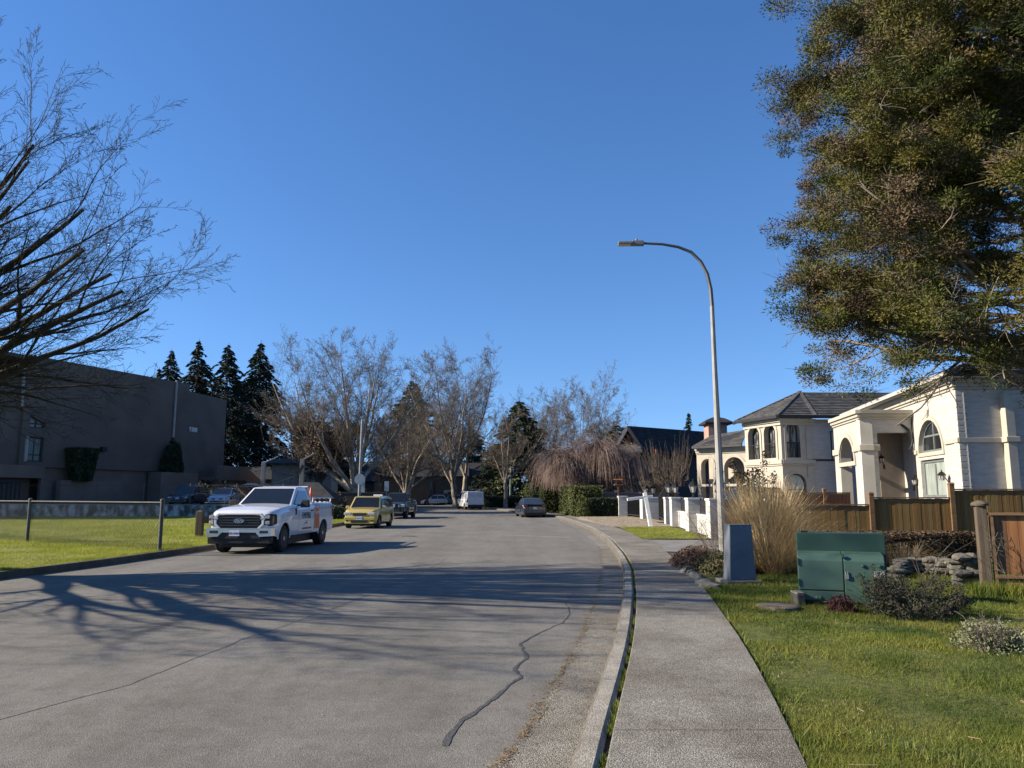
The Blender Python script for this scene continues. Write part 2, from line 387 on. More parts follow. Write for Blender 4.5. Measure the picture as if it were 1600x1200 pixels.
for a, b_ in zip(yk[:-1], yk[1:]): run('kerb_stone', kx, lambda y: kx(y) + .19, a, b_ - .012, -.02, .13, M_kerb, kerb, bat=.015, bev=.03, face_m=M_kerbf)  # road face and bevel toned down in colour where the sun strikes
walk = strip('sidewalk', ysn, lambda y: kx(y) + .17, lambda y: wx(y) + .02, .075, M_soil)
j0 = G(1237, 1140, .13).y; j1 = G(1047, 867, .13).y; dj = (j1 - j0) / 3
ye = [j0 + dj * k for k in range(-2, 12)] + [75, 90, 112]
for a, b_ in zip(ye[:-1], ye[1:]): run('sidewalk_slab', lambda y: kx(y) + .235, wx, a, b_ - .012, .06, .13, M_aggr, walk, bev=.008)
lk = strip('left_kerb', np.concatenate([np.arange(-6, 60, 1.), np.arange(60, 110, 3)]), lambda y: lx(y) - .1, lambda y: lx(y) - .02, .02, M_soil)
yl = list(np.arange(-5, 106, 3.4))
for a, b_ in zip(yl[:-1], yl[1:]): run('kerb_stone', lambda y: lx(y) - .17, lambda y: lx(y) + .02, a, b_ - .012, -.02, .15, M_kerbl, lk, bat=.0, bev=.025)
# lawns and beds
def bumpy(x, y): return .018 * math.sin(x * 1.7 + y * .9) + .012 * math.sin(x * 4.1 - y * 3.3) + .02 * math.sin(y * .7 + 1)
EDGE = lambda y: wx(y) + .03
strip('right_lawn', np.arange(-4, 19.6, .3), EDGE, lambda y: np.full_like(np.asarray(y, float), 26), .105, M_lawnb, nx=60, zf=lambda x, y: bumpy(x, y) * min(1, max(0, x - float(np.interp(y, WY, WX)) - .05)))
strip('garden_bed', np.arange(19.5, 31, .5), lambda y: wx(y) + .02, lambda y: np.full_like(np.asarray(y, float), 40), .105, M_mulch, nx=6)
mb = MB().add([(4.6, 30.9, .10), (60, 30.9, .10), (60, 125, .10), (-4, 125, .1), (-3, 110, .1), (2.2, 75, .10), (4.6, 60, .1)], [(0, 1, 2, 3, 4, 5, 6)])
part('yard_ground', mb, M_soil, kind='structure')
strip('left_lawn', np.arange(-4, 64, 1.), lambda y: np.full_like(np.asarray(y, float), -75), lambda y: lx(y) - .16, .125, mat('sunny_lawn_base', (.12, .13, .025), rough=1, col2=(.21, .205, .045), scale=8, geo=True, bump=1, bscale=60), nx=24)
mb = MB().add([(-120, 57.6, .8), (-14, 58.6, .8), (-13, 112, .8), (-120, 112, .8)], [(0, 1, 2, 3)])
part('parking_lot', mb, M_lot, kind='structure')
def sheet(name, pix, z, m, kind='structure'):
    P = [G(x, y, z) for x, y in pix]; return part(name, MB().add(P, [tuple(range(len(P)))]), m, kind=kind)
pth = [(990, 848), (1003, 858), (1060, 862), (1150, 862), (1150, 845), (1060, 846)]
sheet('garden_path', [(1003, 860), (1150, 866), (1150, 844), (988, 843)], .128, M_path)
patch_pix = [(969, 824), (1003, 842), (1112, 842), (1085, 833), (1050, 824), (1030, 822)]
sheet('verge_lawn', patch_pix, .134, M_lawnb)
M_pave = mat('driveway_pavers', (.26, .21, .14), rough=.9, col2=(.36, .30, .21), scale=7, geo=True, speck=(2, (.14, .11, .09), .5))
pv = sheet('driveway', [(905, 812), (968, 824), (1030, 822), (1045, 822), (1012, 812), (975, 808), (900, 808)], .131, M_pave)
b = MB(); Pq = [(x, y) for y in np.arange(38.5, 58, .24) for x in np.arange(4.9, 9.0, .12)]
rr = random.Random(3)
for i, (x, y) in enumerate(Pq):
    if x < 8.2 - .0 or y > 45: b.box((x + (.06 if int(y / .24) % 2 else 0), y, .137), (.112, .228, .02 + rr.random() * .006), rr.randrange(2))
part('paver', b, [M_pave, mat('paver_dark', (.19, .15, .105), rough=.9, scale=6, var=.25, geo=True)], pv, kind='stuff')
# marks on the road
def ribbon(name, pts, wd, z, m, parent):
    V = []; F = []; wd = wd if hasattr(wd, '__len__') else [wd] * len(pts)
    for i, p in enumerate(pts):
        d = pts[min(i + 1, len(pts) - 1)] - pts[max(i - 1, 0)]; n = Vector((-d.y, d.x, 0)).normalized() * wd[i] / 2
        V += [(p + n)[:2] + (z,), (p - n)[:2] + (z,)]
    for i in range(len(pts) - 1): F.append((2 * i, 2 * i + 1, 2 * i + 3, 2 * i + 2))
    return link(name, mesh_np(name, V, F, m), parent)
def wob(pix, n=6, amp=.012, seed=1):
    r = random.Random(seed); P = [G(*p) for p in pix]; out = []
    for a, c in zip(P[:-1], P[1:]):
        for k in range(n): out.append(a.lerp(c, k / n) + Vector((r.gauss(0, amp), r.gauss(0, amp), 0)))
    return out + [P[-1]]
ck = wob([(693, 1167), (716, 1132), (735, 1117), (772, 1092), (800, 1066), (815, 1058), (803, 1046), (822, 1030), (818, 1012), (812, 1006), (833, 994), (860, 982)], 5, .008)
ribbon('crack_seal', ck, [(.044 if i < 14 else .034) + .012 * math.sin(i * .9) + .006 * math.sin(i * 2.7) for i in range(len(ck) - 12)] + [.03 - .0015 * i for i in range(12)], .004, M_seal, road)
ck2 = wob([(860, 982), (885, 968), (890, 955), (884, 940), (895, 925)], 5, .02, 4)
ribbon('crack', ck2, .013, .004, M_seal, road)
ribbon('seam', wob([(-150, 1165), (200, 1070), (380, 1000), (540, 944), (640, 905), (700, 872)], 8, .01, 2), .016, .0035, M_seam, road)
ribbon('stop_line', [G(778, 835.5), G(830, 837.5), G(893, 840)], .16, .004, M_paint, road)
mh = G(640, 838); part('manhole_cover', MB().lathe([(.33, 0), (.33, .006), (.3, .008), (.3, .005), (.0, .006)], 20), mat('cast_iron', (.07, .065, .06), rough=.7, scale=20, bump=.5)).location = mh
bpy.data.objects['manhole_cover']['label'] = 'round iron manhole cover set in the grey road'; bpy.data.objects['manhole_cover']['category'] = 'manhole cover'
dg = Vector((float(gx(18.5) + kx(18.5)) / 2, 18.5, .008)); dr = thing('storm_drain', 'dark iron storm drain grate set in the gutter beside the kerb', 'drain', dg)
part('frame', MB().plate([(-.24, -.42), (.24, -.42), (.24, .42), (-.24, .42)], [[(-.19, -.37), (-.19, .37), (.19, .37), (.19, -.37)]], .02, Matrix.Translation((0, 0, .008))), MATS['cast_iron'], dr)
b = MB().box((0, 0, -.002), (.38, .74, .004), 1)
for k in range(8): b.box((0, -.33 + k * .094, .004), (.38, .04, .008), 0)
part('grate', b, [MATS['cast_iron'], M_soil], dr, kind='stuff')

# grass
def grass(name, P, h, wd, m, lean=.35, label=None, kind='stuff', rng=rng):
    n = len(P); h = h * rng.uniform(.55, 1.35, n); az = rng.uniform(0, 2 * math.pi, n); ln = rng.normal(0, lean, n) * h; a2 = rng.uniform(0, 2 * math.pi, n)
    sx = np.stack([np.cos(az), np.sin(az), np.zeros(n)], 1) * (wd * rng.uniform(.7, 1.3, n))[:, None] * .5
    tip = P + np.stack([np.cos(a2) * ln, np.sin(a2) * ln, h], 1)
    V = np.stack([P - sx, P + sx, tip], 1).reshape(-1, 3); F = np.arange(3 * n).reshape(n, 3)
    return link(name, mesh_np(name, V, F, m), kind=kind)
def wav(x, y, s, k=0):
    return (np.sin(x * s + 1.3 * k + 1.1 * np.sin(y * s * .7 + k)) + np.sin(y * s * 1.3 - k + .8 * np.sin(x * s * .9)) + np.sin((x + y) * s * .61 + 2 * k)) / 3
n = 470000; Y = 3.2 * np.exp(rng.uniform(0, 1, n) ** .92 * math.log(19.4 / 3.2)); X = EDGE(Y) - .02 + rng.uniform(0, 1, n) ** 1.1 * (np.minimum(.85 * Y + 1.8, 26) - EDGE(Y))
keep = (wav(X, Y, 2.3) + .8 * wav(X, Y, 6, 2) + rng.normal(0, .6, n) > -1.55); keep &= rng.uniform(0, 1, n) < np.clip(1.2 - (Y - 14) / 6, .15, 1)
keep &= ~((X < wx(Y) + 1.2) & (Y > 14.2)) & ~((X < 7.2) & (Y > 16))
X, Y = X[keep], Y[keep]; hh = (.027 + .014 * wav(X, Y, 1.4, 1) + .014 * wav(X, Y, 5, 3) + .035 * np.clip((Y - 9.5) / 3, 0, 1)).clip(.014, .2)
zz = .105 + (.018 * np.sin(X * 1.7 + Y * .9) + .012 * np.sin(X * 4.1 - Y * 3.3) + .02 * np.sin(Y * .7 + 1)) * np.clip(X - np.interp(Y, WY, WX) - .05, 0, 1)
grass('lawn_grass', np.stack([X, Y, zz - .005], 1), hh, .0045 * np.maximum(1, Y / 5.5), M_grass, .8)
n = 26000; Y = 3.2 * np.exp(rng.uniform(0, 1, n) * math.log(15 / 3.2)); X = EDGE(Y) - .04 + rng.uniform(0, 1, n) * (np.minimum(.70 * Y + 1.2, 26) - EDGE(Y)); k = (wav(X, Y, 3.1, 6) + wav(X, Y, 9, 2) * .8 > .55) | (X < EDGE(Y) + .04); X, Y = X[k], Y[k]
grass('long_grass', np.stack([X, Y, np.full(len(Y), .105)], 1), np.full(len(Y), .085), .006 * np.maximum(1, Y / 6), M_grass, .9)
n = 9000; Y = 3.2 * np.exp(rng.uniform(0, 1, n) * math.log(13 / 3.2)); X = EDGE(Y) + rng.uniform(0, 1, n) * (np.minimum(.70 * Y + 1.2, 26) - EDGE(Y)); k = wav(X, Y, 1.7, 9) + .7 * wav(X, Y, 5, 1) > .35; X, Y = X[k], Y[k]
grass('dead_grass', np.stack([X, Y, np.full(len(Y), .115)], 1), np.full(len(Y), .026), .005 * np.maximum(1, Y / 6), mat('dead_grass_blade', (.13, .11, .045), rough=.8, col2=(.22, .19, .09), scale=3, geo=True), .9)
n = 170000; Y = 15 * np.exp(rng.uniform(0, 1, n) * math.log(56 / 15)); X = lx(Y) - .17 - rng.uniform(0, 1, n) ** 1.3 * (.7 * Y + 2 + lx(Y) - .17)
keep = (X > -.7 * Y - 2) & (wav(X, Y, 1.2) + rng.normal(0, .5, n) > -.9); X, Y = X[keep], Y[keep]
hh = (.075 + .04 * wav(X, Y, 1.9, 1) + .03 * wav(X, Y, .6, 4)).clip(.03, .2)
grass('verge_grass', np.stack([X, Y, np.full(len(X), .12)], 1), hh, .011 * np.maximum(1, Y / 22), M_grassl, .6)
PP = np.array([tuple(p) for p in [G(x, y, .134) for x, y in patch_pix]])
n = 16000; X = rng.uniform(4.5, 9, n); Y = rng.uniform(26, 38, n)
def inpoly(X, Y, P):
    c = np.zeros(len(X), bool); j = len(P) - 1
    for i in range(len(P)):
        t = ((P[i][1] > Y) != (P[j][1] > Y)) & (X < (P[j][0] - P[i][0]) * (Y - P[i][1]) / (P[j][1] - P[i][1] + 1e-12) + P[i][0]); c ^= t; j = i
    return c
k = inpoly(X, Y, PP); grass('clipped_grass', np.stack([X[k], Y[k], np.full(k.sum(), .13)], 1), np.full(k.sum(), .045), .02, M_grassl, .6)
# leaf litter on the gutter seam, weeds in the joint behind the kerb
M_litter = mat('leaf_litter', (.10, .06, .025), rough=.9, col2=(.24, .17, .09), scale=9, geo=True)
M_dryleaf = mat('pale_dead_leaf', (.22, .15, .085), rough=.8, col2=(.36, .28, .19), scale=3, geo=True)
def scatter_flat(name, P, size, m, kind='stuff'):
    V, F = cards(P, size, rng, .55, droop=np.array([0, 0, 0.]), spread=1); V[:, 2] = np.repeat(P[:, 2], 4) + np.abs(V[:, 2] - np.repeat(P[:, 2], 4)) * .45
    return link(name, mesh_np(name, V, F, m), kind=kind)
n = 5200; Y = 4.3 * np.exp(rng.uniform(0, 1, n) * math.log(26 / 4.3)); den = (wav(Y * 0, Y, 5, 1) + wav(Y * 0, Y, 13, 2) > -.25) | (rng.random(n) < .2)
Y = Y[den]; X = gx(Y) + rng.normal(0, .04, len(Y)) * (1 + .5 * np.sin(Y * 3)); scatter_flat('gutter_litter', np.stack([X, Y, np.full(len(Y), .008)], 1), .026, M_litter)
n = 1500; Y = 4 * np.exp(rng.uniform(0, 1, n) * math.log(26 / 4)); X = np.where(rng.random(n) < .5, gx(Y) + np.abs(rng.normal(0, .3, n)), kx(Y) - np.abs(rng.normal(0, .08, n)))
k = X < kx(Y) - .005; scatter_flat('stray_litter', np.stack([X[k], Y[k], np.full(k.sum(), .009)], 1), .02, M_litter)
n = 4200; Y = 3.6 * np.exp(rng.uniform(0, 1, n) * math.log(22 / 3.6)); k = (wav(Y * 0, Y, 3.3, 5) + wav(Y * 0, Y, 9, 1) > .1); Y = Y[k]
grass('joint_weeds', np.stack([kx(Y) + .212 + rng.normal(0, .012, len(Y)), Y, np.full(len(Y), .085)], 1), np.full(len(Y), .05), .007, M_grass, .9)
n = 34; Y = rng.uniform(3.5, 12, n); X = EDGE(Y) + rng.uniform(.1, 1, n) * (.68 * Y - EDGE(Y)).clip(.3); Y = np.where(rng.random(n) < .5, Y, Y * .8 + 1)
scatter_flat('fallen_leaves', np.stack([X, Y, np.full(n, .14)], 1), .05, M_litter)
n = 26; Y = rng.uniform(4, 11, n); X = rng.uniform(-4, 0, n) + .02; X = np.minimum(X, gx(Y) - .1); scatter_flat('road_leaves', np.stack([X, Y, np.full(n, .008)], 1), .03, M_dryleaf)
A = []; B_ = []
for k in range(24):
    y = rr.uniform(4.5, 12.5); x = float(EDGE(y)) + rr.uniform(.15, 4); a = rr.uniform(0, 6.3); l = rr.uniform(.05, .17); p = Vector((x, y, .15)); q = p + Vector((math.cos(a) * l, math.sin(a) * l, rr.uniform(0, .03)))
    A.append(tuple(p)); B_.append(tuple(q))
V, F = segs_mesh(A, B_, .003, .002, 4); link('fallen_twigs', mesh_np('fallen_twigs', V, F, M_dryleaf), kind='stuff')
# ============================================================ TREES AND PLANTS
M_bark = mat('dark_bark', (.055, .045, .036), rough=1, col2=(.12, .105, .085), scale=8, bump=1, bscale=30, stretch=(1, 1, .3))
M_barkg = mat('mossy_bark', (.030, .026, .020), rough=1, col2=(.065, .060, .036), scale=5, bump=1, bscale=30)
M_barkp = mat('pale_bark', (.17, .14, .105), rough=1, col2=(.33, .28, .22), scale=3, bump=.6, bscale=14, stretch=(1, 1, .4))
M_twig = mat('twig_bark', (.095, .076, .06), rough=1, col2=(.16, .13, .10), scale=2)
M_twigd = mat('brown_twig', (.082, .066, .051), rough=1, col2=(.16, .13, .10), scale=2)
M_needle = mat('dark_needles', (.008, .016, .009), rough=.9, col2=(.026, .038, .020), scale=1.4, geo=True)
M_needle2 = mat('olive_needles', (.028, .036, .014), rough=.8, col2=(.07, .08, .026), scale=1.2, geo=True)
def bare_tree(name, label, seed, loc, spec, h0, r0, m, cat='tree', group=None, thr=.03, rmin=.006, rz=0, limbs=None, nlimb=5, el=(35, 75), ll=8, sides=7, dead=None, trunk_dir=(0, 0, 1), lr=.62):
    thin = M_twigd if m is M_barkp else m; t = thing(name, label, cat, loc, rz, group or ('leafless trees along the street' if name == 'bare_tree' else None)); T = Tree(seed, spec); T.thr = thr; T.rmin = rmin; r = T.r
    d = Vector(trunk_dir).normalized(); top = d * h0
    mbt = MB(); k = 7
    pts = [d * h0 * i / k + Vector((r.gauss(0, .03), r.gauss(0, .03), 0)) * (i > 0) * h0 * .3 for i in range(k + 1)]
    rad = [r0 * (1.25 if i == 0 else 1 - .25 * i / k) for i in range(k + 1)]; pts[0] = Vector((0, 0, -.1)); mbt.tube(pts, rad, 12)
    part('trunk', mbt, m, t, smooth=True)
    if limbs is None: limbs = [(360 / nlimb * i + r.uniform(-25, 25), r.uniform(*el), ll * r.uniform(.8, 1.15)) for i in range(nlimb)]
    for az, e, L in limbs:
        vs = .95 if (name == 'bare_tree' and r0 == .34 and -45 < az < 45) else 1
        dd = Vector((math.cos(R(az)) * math.cos(R(e)), math.sin(R(az)) * math.cos(R(e)), math.sin(R(e))))
        T.branch(pts[-1] - d * r.uniform(0, .25) * min(h0, 2), dd, vs * r0 * lr * r.uniform(.75, 1.05) * min(1.1, (L / ll) ** .6), L, 0)
    link('branches', T.mesh('branches', [m, thin], sides), t)
    return t, T
# --- the bare tree whose trunk stands left of the frame and whose crown reaches into it
SP1 = [dict(n=12, wob=.06, up=.014, tap=.2, start=.12, kids=8.5, ang=28, rr=.55, lr=.66),
       dict(n=10, wob=.075, up=.014, tap=.18, start=.14, kids=7.5, ang=31, rr=.5, lr=.55),
       dict(n=7, wob=.085, up=.018, tap=.3, start=.1, kids=6, ang=35, rr=.5, lr=.5),
       dict(n=5, wob=.10, up=.02, tap=.4, start=.15, kids=3.4, ang=40, rr=.7, lr=.5),
       dict(n=3, wob=.12, up=.03, tap=.5, start=0, kids=0, ang=40, rr=.6, lr=.5)]
lim = [(0, 22, 7.4), (10, 30, 7.6), (-12, 27, 7.6), (2, 39, 7.8), (20, 41, 7.4), (-24, 39, 7.6), (-6, 49, 7.8), (14, 54, 7.6), (-36, 32, 7.2), (-20, 58, 7.4), (-46, 42, 7.4), (-62, 46, 7.6), (-94, 28, 8.2), (-66, 37, 8.4), (-80, 34, 8), (-72, 24, 8.4), (-58, 31, 8.2), (-100, 55, 7), (130, 55, 6), (230, 55, 6.4)]
near_tree, NT = bare_tree('bare_tree', 'large leafless tree reaching into the frame from the left over the grass', 11, (-15.1, 16.2, .12), SP1, 2.9, .34, M_barkg, limbs=lim, ll=7.4, thr=.02, rmin=.0036, sides=8, lr=.52)

# --- leafless trees along the far end of the street
SP2 = [dict(n=9, wob=.08, up=.045, tap=.16, start=.15, kids=9, ang=36, rr=.5, lr=.64),
       dict(n=7, wob=.09, up=.05, tap=.2, start=.15, kids=7.5, ang=38, rr=.52, lr=.56),
       dict(n=5, wob=.10, up=.05, tap=.3, start=.1, kids=6.5, ang=40, rr=.55, lr=.6),
       dict(n=4, wob=.12, up=.06, tap=.5, start=.1, kids=3, ang=44, rr=.7, lr=.75),
       dict(n=2, wob=.15, up=.05, tap=.6, start=0, kids=0, ang=40, rr=.6, lr=.5)]
def gz(px, y, z=.1): p = G(px, 900, 0); d = ray(px, 773); return Vector((d.x / d.y * y, y, z))
g_ = None
bare_tree('bare_tree', 'tall pale barked leafless tree behind the stop sign, tallest tree of the row', 21, gz(553, 72), SP2, 2.2, .5, M_barkp, nlimb=9, el=(30, 82), ll=13, rz=R(180), thr=.07, rmin=.009, lr=.5)
bare_tree('bare_tree', 'leafless tree with a low pale forked trunk behind the black pickup', 25, gz(634, 92), SP2, 2.0, .5, M_barkp, nlimb=9, el=(28, 74), ll=8.8, thr=.08, rmin=.010, lr=.45)
bare_tree('bare_tree', 'tall leafless tree with leaning pale trunk behind the white van', 27, gz(713, 112), SP2, 3.2, .5, M_barkp, nlimb=7, el=(48, 84), ll=16.5, thr=.09, rmin=.012, lr=.5, trunk_dir=(-.16, 0, 1))
bare_tree('bare_tree', 'leafless tree with a slim upright trunk right behind the white van', 28, gz(726, 116), SP2, 4.2, .4, M_barkp, nlimb=5, el=(58, 86), ll=14, thr=.09, rmin=.012, lr=.5)
bare_tree('bare_tree', 'small pale leafless tree left of the slim lamp pole, before the dark conifer', 31, gz(790, 96), SP2, 3.2, .28, M_barkp, nlimb=6, el=(35, 75), ll=7.6, thr=.06, rmin=.010, lr=.5)
for i, (px, y, ll, sd_, lb) in enumerate([(862, 135, 13, 41, 'leafless grey tree beyond the tall hedge, first from its left'), (912, 130, 13, 42, 'wide leafless grey tree beyond the weeping tree'), (955, 124, 9, 43, 'low leafless tree beside the gable of the dark house'), (835, 140, 12, 44, 'faint leafless tree behind the right side of the dark conifer'), (680, 128, 9, 45, 'leafless grey tree far back, between the forked tree and the van'), (480, 92, 9, 46, 'leafless tree left of the tallest bare tree, behind brown foliage'), (600, 108, 9.5, 47, 'leafless tree far behind the tallest bare tree')]):
    bare_tree('bare_tree', lb, sd_, gz(px, y), SP2, 3, .3, M_twig, nlimb=6, el=(50, 84), ll=ll * 1.05, thr=.1, rmin=.012, lr=.45)
# --- conifers
def conifer(name, label, loc, H, Rb, seed, m, dense=1.0, droop=.35, start=.05, cat='conifer', sz=.5, rag=.36, power=.85, group='conifers beyond the street'):
    t = thing(name, label, cat, loc, 0, group); r = np.random.default_rng(seed)
    part('trunk', MB().tube([(0, 0, -.1), (0, 0, H * .5), (0, 0, H)], [H * .018, H * .011, .02], 8), M_bark, t, smooth=True)
    P = []; Dv = []; A = []; B = []
    z = H * start
    while z < H * .985:
        f = 1 - z / H; L = Rb * f ** power * r.uniform(1 - rag, 1 + rag * .6); nb = int(5 + 3 * f)
        for k in range(nb):
            az = r.uniform(0, 2 * math.pi); l = L * r.uniform(.55, 1.2); n = max(4, int(30 * dense * l / 2.2)); tt = np.sqrt(r.uniform(.04, 1, n))
            dx = np.stack([np.cos(az) * tt * l, np.sin(az) * tt * l, z + l * (.22 * tt - droop * 1.6 * tt ** 2)], 1)
            side = np.array([-math.sin(az), math.cos(az), 0]); sp = r.normal(0, .16, n) * l * (1.15 - tt * .8)
            P.append(dx + side * sp[:, None] + np.array([0, 0, -1]) * np.abs(r.normal(0, .10, n))[:, None] * (.3 + l * .4))
            Dv.append(np.stack([np.full(n, math.cos(az)) + side[0] * np.sign(sp) * .9, np.full(n, math.sin(az)) + side[1] * np.sign(sp) * .9, np.full(n, -.55)], 1))
            A.append((0, 0, z)); B.append((math.cos(az) * l * .9, math.sin(az) * l * .9, z + l * (.2 - droop * 1.3)))
        z += max(.22, .55 * f * H / 18) * r.uniform(.7, 1.2)
    P = np.concatenate(P); Dv = np.concatenate(Dv); V, F = cards(P, sz, r, .3, droop=Dv, spread=.35)
    link('foliage', mesh_np('foliage', V, F, m), t)
    V, F = segs_mesh(A, B, .035, .012, 3); link('branches', mesh_np('branches', V, F, M_bark), t)
    return t
conifer('conifer_tree', 'tall dark drooping conifer right of the dark grey building', gz(397, 106, .6), 22.6, 9.8, 1, M_needle, 1.15, .4, cat='conifer', sz=.62)
conifer('conifer_tree', 'dark conifer just above the right corner of the dark building', gz(345, 100, .6), 21.0, 8.2, 2, M_needle, 1.0, .4, sz=.62)
conifer('conifer_tree', 'dark conifer above the grey building roof, tallest of the roofline group', gz(297, 104, .6), 22.4, 8, 3, M_needle, .9, .4, sz=.62)
conifer('conifer_tree', 'dark conifer tip at the left of the roofline group', gz(254, 110, .6), 22.2, 7.6, 4, M_needle, .9, .4, sz=.62)
conifer('conifer_tree', 'small dark conifer tip lowest above the building roof', gz(236, 112, .6), 19.8, 5, 5, M_needle, .8, .4, sz=.62)
conifer('conifer_tree', 'pointed olive conifer behind the tall bare trees', gz(642, 152), 24.5, 9, 6, M_needle2, 1.0, .15, sz=.7, power=.7, rag=.15)
conifer('conifer_tree', 'dark round shouldered conifer behind the slim lamp pole', gz(812, 108), 14.8, 6.6, 7, M_needle2, 1.5, .15, sz=.6, power=.6, rag=.18)
conifer('conifer_tree', 'dark low conifer left of the round shouldered one', gz(742, 152), 14, 7.5, 8, M_needle, 1.1, .2, sz=.6, power=.6)
conifer('conifer_tree', 'dark conifer behind the tan house wall', gz(500, 98), 11, 6, 9, M_needle, 1.1, .2, sz=.6, power=.5)
conifer('conifer_tree', 'far blue green conifer tip above the dark house roof', gz(1080, 125), 15, 3.4, 10, M_needle, .8, .3, sz=.6)
conifer('conifer_tree', 'dark bushy conifer at the left end of the dark house roof', gz(966, 88), 9.5, 4.2, 12, M_needle, 1.2, .1, sz=.45, power=.5)
conifer('conifer_tree', 'dark conifer between the white van and the dark sedan', gz(772, 124), 9.5, 4.6, 14, M_needle, 1.2, .2, sz=.55, power=.5)

# --- crowns and bushes made of leaf clumps
def clumps(centres, rads, per, r, flat=.75):
    P = []
    for c, q in zip(centres, rads):
        d = r.normal(size=(per, 3)); d /= np.linalg.norm(d, axis=1)[:, None]; d *= (q * r.uniform(.25, 1, per) ** .5)[:, None]; d[:, 2] *= flat; P.append(np.asarray(c) + d)
    return np.concatenate(P)
# half bare tree that keeps its brown leaves
M_dead = mat('brown_leaves', (.045, .032, .022), rough=.9, col2=(.13, .085, .055), scale=1.3, geo=True)
bt, BT = bare_tree('brown_leaf_tree', 'round tree still holding dark brown dead leaves, in front of the tan house', 51, gz(497, 74, .3), SP2[:4], 2.6, .38, M_bark, nlimb=7, el=(15, 75), ll=5.2, thr=.07, rmin=.015, lr=.5)
tp = np.array(BT.tips); tp = tp[rng.random(len(tp)) < .55]
V, F = cards(np.repeat(tp, 7, 0) + rng.normal(0, .28, (len(tp) * 7, 3)), .2, rng, .7); link('leaves', mesh_np('leaves', V, F, M_dead), bt)
M_ever = mat('dark_evergreen', (.012, .022, .010), rough=.8, col2=(.035, .05, .02), scale=2, geo=True)
def bush(name, label, loc, size, n, leaf, m, seed, cat='shrub', stems=6, sm=None, aspect=.6, group=None, shape='dome', rz=0):
    """size = (rx, ry, h)"""
    t = thing(name, label, cat, loc, rz, group); r = np.random.default_rng(seed)
    if shape == 'dome':
        d = r.normal(size=(n, 3)); d /= np.linalg.norm(d, axis=1)[:, None]; d[:, 2] = np.abs(d[:, 2]); q = r.uniform(.35, 1.04, n) ** .45
        q = q * (1 + .12 * np.sin(d[:, 0] * 7 + seed) * np.sin(d[:, 1] * 6 + 2 * d[:, 2]))
        P = d * q[:, None] * np.array(size)
    else:                                         # box: clipped hedge or topiary, leaves mostly near the faces
        P = r.uniform(-1, 1, (n, 3)); ax = r.choice(3, n, p=[.34, .34, .32]); P[np.arange(n), ax] = np.sign(P[np.arange(n), ax]) * r.uniform(.86, 1.03, n)
        P[:, :2] += .04 * r.normal(size=(n, 2)) * 1
        P[:, :2] *= (1 - (.16 * (1 - P[:, 2:3]) if cat == 'shrub' else 0)); P = P * np.array([size[0], size[1], size[2] / 2]) + np.array([0, 0, size[2] / 2]); P[:, 2] = np.abs(P[:, 2])
    V, F = cards(P, leaf, r, aspect); link('foliage', mesh_np('foliage', V, F, m), t)
    A = []; B = []
    for k in range(stems):
        a = r.uniform(0, 6.3); q = r.uniform(.3, .85); A.append((math.cos(a) * .08, math.sin(a) * .08, -.03)); B.append((math.cos(a) * size[0] * q, math.sin(a) * size[1] * q, size[2] * r.uniform(.5, .85)))
    V, F = segs_mesh(A, B, .018, .006, 4); link('stems', mesh_np('stems', V, F, sm or M_bark), t)
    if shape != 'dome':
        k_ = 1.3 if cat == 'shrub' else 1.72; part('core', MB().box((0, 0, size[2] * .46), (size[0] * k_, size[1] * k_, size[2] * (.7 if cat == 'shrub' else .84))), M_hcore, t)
    return t
M_hedge = mat('cedar_hedge', (.03, .045, .010), rough=.85, col2=(.10, .105, .025), scale=1.6, geo=True, stretch=(3, 3, .6), fac=(.3, .7))
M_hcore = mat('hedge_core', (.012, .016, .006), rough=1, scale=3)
M_box = mat('box_leaf', (.014, .022, .009), rough=.7, col2=(.04, .05, .018), scale=3, geo=True)
# tall hedge behind and beside the dark sedan
bush('hedge', 'tall sunlit green cedar hedge beside the sidewalk', (5.35, 61.5, .1), (1.15, 4.2, 2.25), 16000, .16, M_hedge, 61, 'hedge', shape='box', aspect=.4, rz=R(3))
bush('hedge', 'tall dark cedar hedge behind the dark sedan', (3.9, 75.5, .1), (1.9, 5.5, 2.7), 14000, .2, M_hedge, 62, 'hedge', shape='box', aspect=.4, rz=R(8))
bush('hedge', 'low dark clipped hedge in front of the pink wall', (7.2, 57.2, .1), (1.45, .8, 1.35), 9000, .13, M_box, 63, 'hedge', shape='box')
bush('hedge', 'low dark flat topped hedge right of the white van', (-1.6, 99, .1), (2.3, 3, 1.45), 8000, .18, M_box, 64, 'hedge', shape='box', rz=R(8))
bush('shrub', 'pale twiggy shrub at the front corner of the tall hedge', (5.15, 56.4, .1), (.55, .6, 1.5), 1600, .12, M_hedge, 65, 'shrub')
